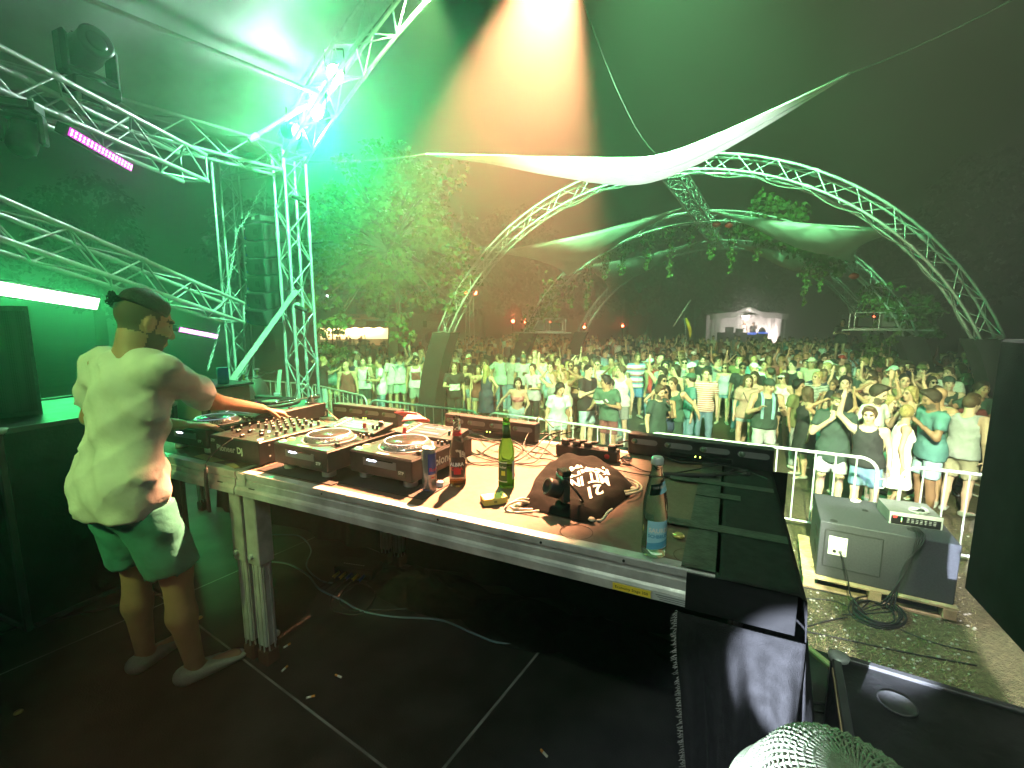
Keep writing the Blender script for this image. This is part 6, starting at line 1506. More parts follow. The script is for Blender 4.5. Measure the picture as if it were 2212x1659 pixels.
def garment(name, sd, h, cuts, mats, parent, keep=None, wr=.0035, ph=0.0):
    lo, hi = sd.bounds(.03); ax = axes(lo, hi, h); f = sd.eval(ax)
    x = ax[0][:, None, None]; y = ax[1][None, :, None]; z = ax[2][None, None, :]
    if wr: f = f + (wr * (np.sin(x * 31 + z * 17 + ph) * np.sin(z * 23 - y * 19 + ph * 2) + .7 * np.sin(x * 60 - z * 44 + ph))).astype(np.float32)
    if wr: f = f - (wr * (1.5 if wr < .007 else .75) * ((1 - np.abs(np.sin(x * 15 + z * 11 + 1.7 * np.sin(z * 9 + y * 6 + ph)))) ** 4 + (1 - np.abs(np.sin(x * 12 - z * 17 + 1.3 * np.sin(x * 8 + ph * 3)))) ** 5)).astype(np.float32)
    for c in cuts:
        if c[0] == 'p': p, n = c[1], c[2]; d = (x - p[0]) * n[0] + (y - p[1]) * n[1] + (z - p[2]) * n[2]; f = np.maximum(f, d)
        elif c[0] == 's': p, r = c[1], c[2]; d = np.sqrt((x - p[0]) ** 2 + (y - p[1]) ** 2 + (z - p[2]) ** 2) - r; f = np.maximum(f, -d)
        elif c[0] == 'b':
            p, R, e = c[1], c[2], c[3]; q = [np.abs((R[0, i] * (x - p[0]) + R[1, i] * (y - p[1]) + R[2, i] * (z - p[2]))) - e[i] for i in range(3)]; f = np.maximum(f, np.maximum(np.maximum(q[0], q[1]), q[2]))
    V, Q = nets(f.astype(np.float32), ax)
    if len(V) == 0: return None
    return put(name, to_mesh(name, V, Q, mats), parent)
def make_person(sp, coarse=.024, fine=.0095, fine_hands=True, gh=.02):
    J = rig(sp); s = J['s']; fem = sp.get('fem', False); hc, HR = J['head'], J['HR']; U, R, B, hip = J['U'], J['R'], J['B'], J['hip']; P = lambda r, d, u: hip + R * r * s + B * d * s + U * u * s
    sd = body_sdf(J, sp); lo, hi = sd.bounds(.03)
    fb = [(hc - .125 * s, hc + .125 * s)]
    if fine_hands:
        for k in ('r', 'l'): c = J['wr' + k] + J['hd' + k] / np.linalg.norm(J['hd' + k]) * .09 * s; fb.append((c - .085 * s, c + .085 * s))
    ax = axes(lo, hi, coarse, fb, fine); f = sd.eval(ax)
    # eye hollows
    x = ax[0][:, None, None]; y = ax[1][None, :, None]; z = ax[2][None, None, :]
    for sg in (-1, 1):
        e = hc + HR @ V3(sg * .032, -.094, .010) * s; d = np.sqrt((x - e[0]) ** 2 + (y - e[1]) ** 2 + (z - e[2]) ** 2) - .017 * s; f = -_smin(-f, d.astype(np.float32), .010)
    V, Q = nets(f, ax); C = V[Q].mean(1); q = (C - hc) @ HR / s; mi = np.zeros(len(Q), int); front = q[:, 1] < -.03
    mi[front & (np.abs(q[:, 0]) < .024) & (np.abs(q[:, 2] + .064) < .008)] = 1
    mi[front & (np.abs(np.abs(q[:, 0]) - .033) < .018) & (np.abs(q[:, 2] - .030) < .006)] = 2; mi[front & (np.abs(np.abs(q[:, 0]) - .032) < .012) & (np.abs(q[:, 2] - .008) < .0065)] = 3
    if sp.get('beard'): mi[(q[:, 1] < .0) & (q[:, 2] < -.035) & (q[:, 2] > -.125) & (mi == 0) & ~((np.abs(q[:, 0]) < .03) & (q[:, 2] > -.078) & (q[:, 2] < -.05))] = 4
    if sp.get('hair', ('', ''))[0] == 'under': mi[(q[:, 1] > -.02) & (q[:, 2] > -.045 - .25 * np.maximum(0, -q[:, 1] + .02)) & (q[:, 2] < .07) & (np.abs(q[:, 0]) < .082) & (((q[:, 1] - .012) / .026) ** 2 + ((q[:, 2] + .008) / .038) ** 2 > 1)] = 4
    body = put('person', to_mesh('person', V, Q, [SKIN[sp.get('skin', 'fair')], lipm, browm, eyem, stubm], mi))
    ph = sp.get('h', 1.75) * 37 + sp.get('twist', 0) * 11
    # --- top
    top = sp.get('top', ('tee', 'white')); kind = top[0]
    if kind != 'none':
        g = Sdf(); ga = .014 * s; bk = sp.get('bulk', 1.0); TR = np.stack([R, B, U], 1)
        hem = {'tee': -.10, 'tank': -.08, 'long': -.20, 'crop': .20, 'dress': -.42, 'bikini': .27, 'shirt': -.12}[kind]
        g.ell(P(0, 0, .34), TR, (V3(.165 if not fem else .148, .112, .205) * V3(bk, bk, 1) + .014) * s, .05); g.ell(P(0, -.005, .16), TR, (V3(.146 if not fem else .122, .104, .18) * V3(bk, bk * bk, 1) + .016) * s, .06)
        if hem < .15:
            g.ell(P(0, .005, .0), TR, (V3(.168 if not fem else .178, .128, .16) + (.024 if gh > .015 else .010)) * s, .06)
            if hem < -.05:
                for k in ('r', 'l'): g.cap(J['hp' + k] + V3(0, 0, .05) * s, J['hp' + k] - V3(0, 0, .10) * s, (.112 if gh > .015 else .101) * s, (.114 if gh > .015 else .101) * s, .05)
                fl = .035 if kind != 'dress' else .09; g.fcap(P(0, 0, -.02), P(0, 0, -.02) + V3(0, 0, hem - .06) * s, (.172 if gh > .015 else .15) * s * bk, ((.165 if gh > .015 else .14) * bk + fl) * s, B, .72 if kind != 'dress' else .85, .05)
        if fem:
            for sg in (-1, 1): g.ell(P(sg * .065, -.085, .345), TR, (V3(.055, .055, .06) + .012) * s, .03)
        cuts = [('p', P(0, 0, hem), -U) if hem > 0 else ('p', hip + V3(0, 0, hem) * s, V3(0, 0, -1.))]
        for k in ('r', 'l'):
            sg = 1 if k == 'r' else -1; sh = J['sh' + k]
            g.cap(P(sg * .05, .005, .47), sh - R * sg * .01 * s, .070 * s, .068 * s * bk, .05)
            if kind in ('tee', 'long', 'shirt'):
                el = J['el' + k]; fr = sp.get('sleeve', .62); e = sh + (el - sh) * fr; d = (el - sh) / np.linalg.norm(el - sh); g.cap(sh, e + d * .06, .066 * s * bk, .070 * s * bk, .03, (e, d))
        if kind in ('tee', 'long', 'shirt', ): cuts.append(('s', J['neck'] + U * (.045 if gh > .015 else .060) * s - B * .018 * s, .086 * s))
        elif kind in ('tank', 'dress', 'crop'):
            cuts.append(('s', J['neck'] + U * .03 * s - B * .05 * s, .115 * s)); cuts.append(('s', J['neck'] + U * .04 * s + B * .06 * s, .095 * s))
            for k in ('r', 'l'): sg = 1 if k == 'r' else -1; cuts.append(('s', J['sh' + k] + R * sg * .035 * s - U * .01 * s, .105 * s))
        elif kind == 'bikini': cuts.append(('p', P(0, 0, .40), U))
        sh_ = garment('dress' if kind == 'dress' else 'shirt', g, gh, cuts, [CL[top[1]]], body, wr=.0075 if gh < .015 else .005, ph=ph)
        if sp.get('print'):
            (rc, uc, rw, uh, cm, back) = sp['print']
            gi = g.inflate(.0035); garment('shirt_print', gi, .012, cuts + [('b', P(rc, .2 if back else -.2, uc), TR, V3(rw, .2, uh) * s)], [CL[cm]], body, wr=.005, ph=ph)
        if sp.get('yoke'):   # contrasting sleeves or strap panel
            pass
    # --- bottom
    bot = sp.get('bottom', ('shorts', 'denim'))
    if bot[0] != 'none':
        g = Sdf(); TR = np.stack([R, B, U], 1); g.ell(P(0, .005, .0), TR, (V3(.160 if not fem else .172, .120, .135) + .012) * s, .05)
        fr = {'shorts': .92, 'short': .45, 'jeans': 2.0, 'skirt': .6}[bot[0]]; cuts = [('p', P(0, 0, .10) if gh > .015 else hip + V3(0, 0, -.065) * s, U if gh > .015 else V3(0, 0, 1.))]
        for k in ('r', 'l'):
            a, b2, c2 = J['hp' + k], J['kn' + k], J['an' + k]; d = (b2 - a) / np.linalg.norm(b2 - a)
            if fr <= 1: e = a + (b2 - a) * fr; g.cap(a, e + d * .05, .096 * s, .096 * s if bot[0] == 'shorts' else .092 * s, .05, (e, d))
            else: g.cap(a, b2, .094 * s, .072 * s, .05); g.cap(b2, c2 + V3(0, 0, .03), .070 * s, .060 * s, .03)
        if bot[0] == 'skirt': g.fcap(P(0, 0, -.02), P(0, 0, -.30), .16 * s, .21 * s, B, .8, .04); cuts.append(('p', P(0, 0, -.30), -U))
        garment({'shorts': 'shorts', 'short': 'shorts', 'jeans': 'trousers', 'skirt': 'skirt'}[bot[0]], g, gh, cuts, [CL[bot[1]]], body, ph=ph + 2)
    # --- shoes
    for k in ('r', 'l'):
        g = Sdf(); ft = J['ft' + k]; an = J['an' + k]; g.fcap(an + V3(0, 0, -.040) * s - ft * .035 * s, an + ft * .165 * s + V3(0, 0, -.056) * s, .050 * s, .042 * s, V3(0, 0, 1), .8, .02)
        if sp.get('shoes', 1): garment('shoe', g, .012 if gh < .015 else .016, [('p', an + V3(0, 0, -.006) * s + ft * .0, V3(0, 0, 1) - ft * (-.28)), ('p', V3(0, 0, .004), V3(0, 0, -1))], [sp.get('shoem', shoem)], body, wr=0)
    # --- hair
    hs = sp.get('hair', ('short', 'dark')); h = lambda x, y, z: hc + HR @ V3(x, y, z) * s; fwd = HR @ V3(0, -1, 0); up = HR @ V3(0, 0, 1); hm = HAIRC[hs[1]]
    if hs[0] != 'bald':
        g = Sdf(); th = {'buzz': .004, 'short': .012, 'quiff': .014, 'long': .016, 'bun': .010, 'curly': .028, 'bob': .018, 'under': .005}[hs[0]]
        g.ell(h(0, .020, .036), HR, (V3(.074, .094, .090) + th) * s, .01)
        if hs[0] == 'quiff': g.cap(h(-.03, -.055, .115), h(.03, -.05, .118), .030 * s, .026 * s, .03); g.ell(h(0, -.01, .105), HR, V3(.062, .07, .035) * s, .03)
        cuts = [('p', h(0, -.052, .058), fwd * .9 - up * .45), ('p', h(0, .03, -.052), -up)]
        if hs[0] == 'under': g.ell(h(0, .022, .080), HR, V3(.056, .080, .036) * s, .03); cuts = [('p', h(0, -.058, .075), fwd * .9 - up * .35), ('p', h(0, .02, .048), -up - fwd * .15)]
        if hs[0] in ('long', 'bob'):
            L = .36 if hs[0] == 'long' else .13
            g.cap(h(0, .065, .0), J['neck'] + B * .085 * s - U * (L - .12) * s, .072 * s, .060 * s, .03)
            for sg in (-1, 1): g.cap(h(sg * .066, .015, .03), h(sg * .070, .02, -.10), .026 * s, .030 * s, .03); g.cap(h(sg * .070, .02, -.10), J['neck'] + R * -sg * .085 * s + B * .03 * s - U * (L - .20) * s, .032 * s, .024 * s, .03)
            cuts = [('p', h(0, -.052, .058), fwd * .9 - up * .45)]
        if hs[0] == 'bun': g.ell(h(0, .10, .085), HR, V3(.036, .036, .034) * s, .015)
        garment('hair', g, .012 if gh >= .015 else .008, cuts, [hm], body, wr=.003 if hs[0] != 'curly' else .009, ph=ph)
    # --- things on the head
    cap_ = sp.get('cap')
    if cap_:
        kind, cm = cap_; m = CL[cm]
        if kind in ('cap', 'capback'):
            g = Sdf(); g.ell(h(0, .018, .050), HR, V3(.088, .108, .092) * s, .01); sg = -1 if kind == 'cap' else 1
            b1 = h(0, sg * .09, .058); b2 = h(0, sg * .165, .040); g.fcap(b1, b2, .062 * s, .050 * s, HR @ V3(0, .15 * sg, 1), .13, .01); garment('cap', g, .011, [('p', h(0, 0, .045), -up + 0 * fwd)] if 0 else [('p', h(0, 0, .034), -up)], [m], body, wr=0)
        elif kind == 'fedora':
            g = Sdf(); g.ell(h(0, .018, .075), HR, V3(.086, .104, .080) * s, .01); g.fcap(h(0, -.03, .062), h(0, .07, .062), .125 * s, .125 * s, up, .10, .012); garment('hat', g, .011, [('p', h(0, 0, .048), -up)], [m], body, wr=0)
        elif kind == 'band':
            g = Sdf(); g.ell(h(0, .016, .042), HR, V3(.085, .104, .100) * s, .01); garment('headband', g, .010, [('p', h(0, 0, .080), up), ('p', h(0, 0, .046), -up)], [m], body, wr=0)
        elif kind == 'visor':
            g = Sdf(); g.ell(h(0, .016, .042), HR, V3(.084, .103, .098) * s, .01); g.fcap(h(0, -.09, .055), h(0, -.15, .045), .060 * s, .050 * s, up, .13, .01); garment('visor', g, .010, [('p', h(0, 0, .082), up), ('p', h(0, 0, .044), -up)], [m], body, wr=0)
        elif kind == 'helmetball':
            pass
    if sp.get('shades'):
        mb = MB(); on = sp['shades']; zz = .010 if on != 'head' else .095; yy = -.098 if on != 'head' else -.060
        for sg in (-1, 1):
            c = Vector(h(sg * .034, yy, zz)); mb.lathe([(.026 * s, -.003), (.026 * s, .003), (.018 * s, .005), (0, .006)], 10, c, Matrix((HR @ np.array([[1, 0, 0], [0, 0, -1], [0, 1, 0]])).tolist()))
            mb.path([h(sg * .058, yy, zz + .004), h(sg * .080, yy + .05, zz + .006), h(sg * .082, yy + .11, zz)], .004 * s, 4)
        mb.path([h(-.012, yy - .003, zz + .006), h(.012, yy - .003, zz + .006)], .003 * s, 4); mb.build('sunglasses', sp.get('shadem', glassesm), body)
    for ex in sp.get('extra', ()):
        if ex[0] == 'strap':
            pts = [Vector(P(x, y, z)) for x, y, z in ((.10, -.02, .50), (.06, -.125, .42), (0, -.14, .30), (-.09, -.135, .14), (-.15, -.07, .02))]; MB().path(spline(pts, 5), .011, 4).build('bag_strap', CL[ex[1]], body)
        elif ex[0] == 'pack':
            MB().box(Vector(P(0, .20, .30)), (.30 * s, .16 * s, .42 * s), Matrix(np.stack([R, B, U], 1).tolist()), bev=.04).build('backpack', CL[ex[1]], body)
            for sg in (-1, 1): MB().path(spline([Vector(P(sg * .10, .10, .50)), Vector(P(sg * .11, -.05, .50)), Vector(P(sg * .12, -.13, .38)), Vector(P(sg * .14, -.04, .20)), Vector(P(sg * .12, .10, .14))], 5), .016, 4).build('shoulder_strap', CL[ex[2]], body)
        elif ex[0] == 'towel':
            for sg in (-1, 1): MB().path(spline([Vector(J['neck'] + B * .06 * s), Vector(P(sg * .08, .02, .545)), Vector(P(sg * .085, -.11, .47)), Vector(P(sg * .09, -.15, .28)), Vector(P(sg * .085, -.15, .12))], 5), .028, 6).build('towel', CL[ex[1]], body)
        elif ex[0] == 'wrist':
            k = ex[1]; w = J['wr' + k]; d = (w - J['el' + k]) / np.linalg.norm(w - J['el' + k]); MB().cyl(w - d * .03, w - d * .012, .033 * s, n=12).build('wrist_band', bandm, body)
        elif ex[0] == 'hold':   # something in a hand
            k = ex[1]; w = J['wr' + k]; d = J['hd' + k] / np.linalg.norm(J['hd' + k]); c = Vector(w + d * .085)
            if ex[2] == 'bottle':
                o = bottle('beer_bottle', ex[3], c + Vector((0, 0, -.12)), [(.001, .004), (.03, 0), (.03, .14), (.022, .17), (.0135, .20), (.013, .25), (.0145, .255), (.001, .256)], glass_brown if ex[4] == 'b' else glass_clear); sp.setdefault('held', []).append(o)
            elif ex[2] == 'phone':
                o = thing('mobile_phone', ex[3], 'phone', c); MB().box((0, 0, .02), (.075, .010, .15), bev=.003).build('phone_body', blackm, o); MB().box((0, .0056, .02), (.066, .001, .13)).build('phone_screen', scr_lit, o); sp.setdefault('held', []).append(o)
            elif ex[2] == 'camera':
                o = thing('camera', ex[3], 'camera', c); MB().box((0, 0, 0), (.14, .08, .10), bev=.012).build('camera_body', blackm, o); MB().lathe([(.036, 0), (.038, .06), (.036, .085), (.028, .08), (0, .07)], 14, (0, -.04, 0), Matrix.Rotation(R_(90), 3, 'X')).build('lens', blackm, o, True); sp.setdefault('held', []).append(o)
            elif ex[2] == 'cup':
                o = thing('plastic_cup', ex[3], 'cup', c + Vector((0, 0, -.05))); MB().lathe([(.025, 0), (.034, .12), (.032, .12), (.024, .004), (0, .004)], 14).build('cup_wall', cupm, o, True); sp.setdefault('held', []).append(o)
            elif ex[2] == 'cigarette':
                o = thing('cigarette', ex[3], 'cigarette', c); MB().cyl((0, 0, 0), (.01, -.05, .03), .005, n=6).build('cigarette_paper', whitep, o); sp.setdefault('held', []).append(o)
    return body, J
scr_lit = mat('lit_phone_screen', (.3, .4, .5), .2, emit=(.5, .8, 1), estr=3); cupm = mat('clear_plastic', (.7, .75, .72), .15, trans=.6)
def place(body, sp, x, y, z=0.0, face=0.0):
    """face = yaw; 0 looks towards the photographer side (-y)"""
    body.location = (x, y, z); body.rotation_euler = (0, 0, face)
    M = Matrix.Translation((x, y, z)) @ Matrix.Rotation(face, 4, 'Z')
    for o in sp.get('held', ()): o.location = M @ Vector(o.location); o.rotation_euler = (o.rotation_euler[0], o.rotation_euler[1], o.rotation_euler[2] + face)
def toward(x, y, tx, ty): return math.atan2(tx - x, -(ty - y))   # yaw so that -y points at the target
# ------------------------------------------------------------------ the DJ
dj_pos = Vector((-1.52, 1.74, STZ))
_face = math.atan2(TN.x, -TN.y)   # faces the audience over the table
def djl(p):  # world -> local of the DJ
    return np.array(Matrix.Rotation(-_face, 3, 'Z') @ (Vector(p) - dj_pos))
h_mix = G(566, 884, TZ + .165); h_pl = G(392, 918, TZ + .15)
el_r = Vector(G(462, 868, TZ + .26)); el_l = Vector(dj_pos) + Vector((-.22, .12, 1.13))
djs = dict(h=1.71, lean=.17, hipoff=(0, .02, -.03), twist=.18, hyaw=-.20, hpitch=-.30, skin='tan', bulk=.90, beard=True, neckl=.040, top=('tee', 'white'), sleeve=.80, bottom=('shorts', 'tealshort'), hair=('under', 'black'),
  armr=(djl(el_r), djl(h_mix), djl(Vector(dj_pos) + Vector((.75, .62, -.35)))), arml=(djl(el_l), djl(h_pl), djl(Vector(dj_pos) + Vector((.7, .5, -.15)))), curlr=.75, curll=.25, footl=(.02, -.05, 0), footr=(-.02, -.10, 0), toeturn=.0)
cloth_mat('tealshort', (.05, .27, .23), .25)
dj, djJ = make_person(djs, coarse=.014, fine=.0065, gh=.013)
place(dj, djs, *dj_pos, _face)
tag(dj, 'DJ in a white T-shirt and teal shorts, seen from behind, reaching over the mixer', 'person')
# necklace cord
st = MB(); hx = lambda x, y, z: Vector(djJ['head'] + djJ['HR'] @ V3(x, y, z) * djJ['s']); _r = random.Random(4)
for i in range(230):   # hair combed back into a small knot
    a = _r.uniform(-1.25, 1.25); x0 = .056 * math.sin(a) * _r.uniform(.85, 1.05); y0 = -.050 * math.cos(a) + .01 + _r.uniform(-.01, .02); z0 = .100 - .040 * abs(math.sin(a)) + _r.uniform(-.004, .006); lift = _r.uniform(.004, .012)
    st.path(spline([hx(x0, y0, z0), hx(x0 * 1.05, .03, .112 - .045 * abs(math.sin(a)) + lift * .6), hx(x0 * .75, .085, .082 - .03 * abs(math.sin(a)) + lift * .4), hx(x0 * .25 + _r.uniform(-.008, .008), .118 + _r.uniform(-.004, .006), .060 + _r.uniform(-.012, .012))], 3), .0021, 3)
for i in range(60): st.path(spline([hx(_r.uniform(-.012, .012), .112, .060 + _r.uniform(-.01, .01)), hx(_r.uniform(-.024, .024), .136 + _r.uniform(-.01, .008), .060 + _r.uniform(-.024, .024)), hx(_r.uniform(-.014, .014), .122, .038 + _r.uniform(-.01, .01))], 3), .0021, 3)
st.build('combed_hair', HAIRC['black'], dj)
tatm = mat('tattoo_ink', (.05, .06, .06), .6)
# ------------------------------------------------------------------ the front of the crowd: everyone one can tell apart
GF = 'people at the front of the crowd'
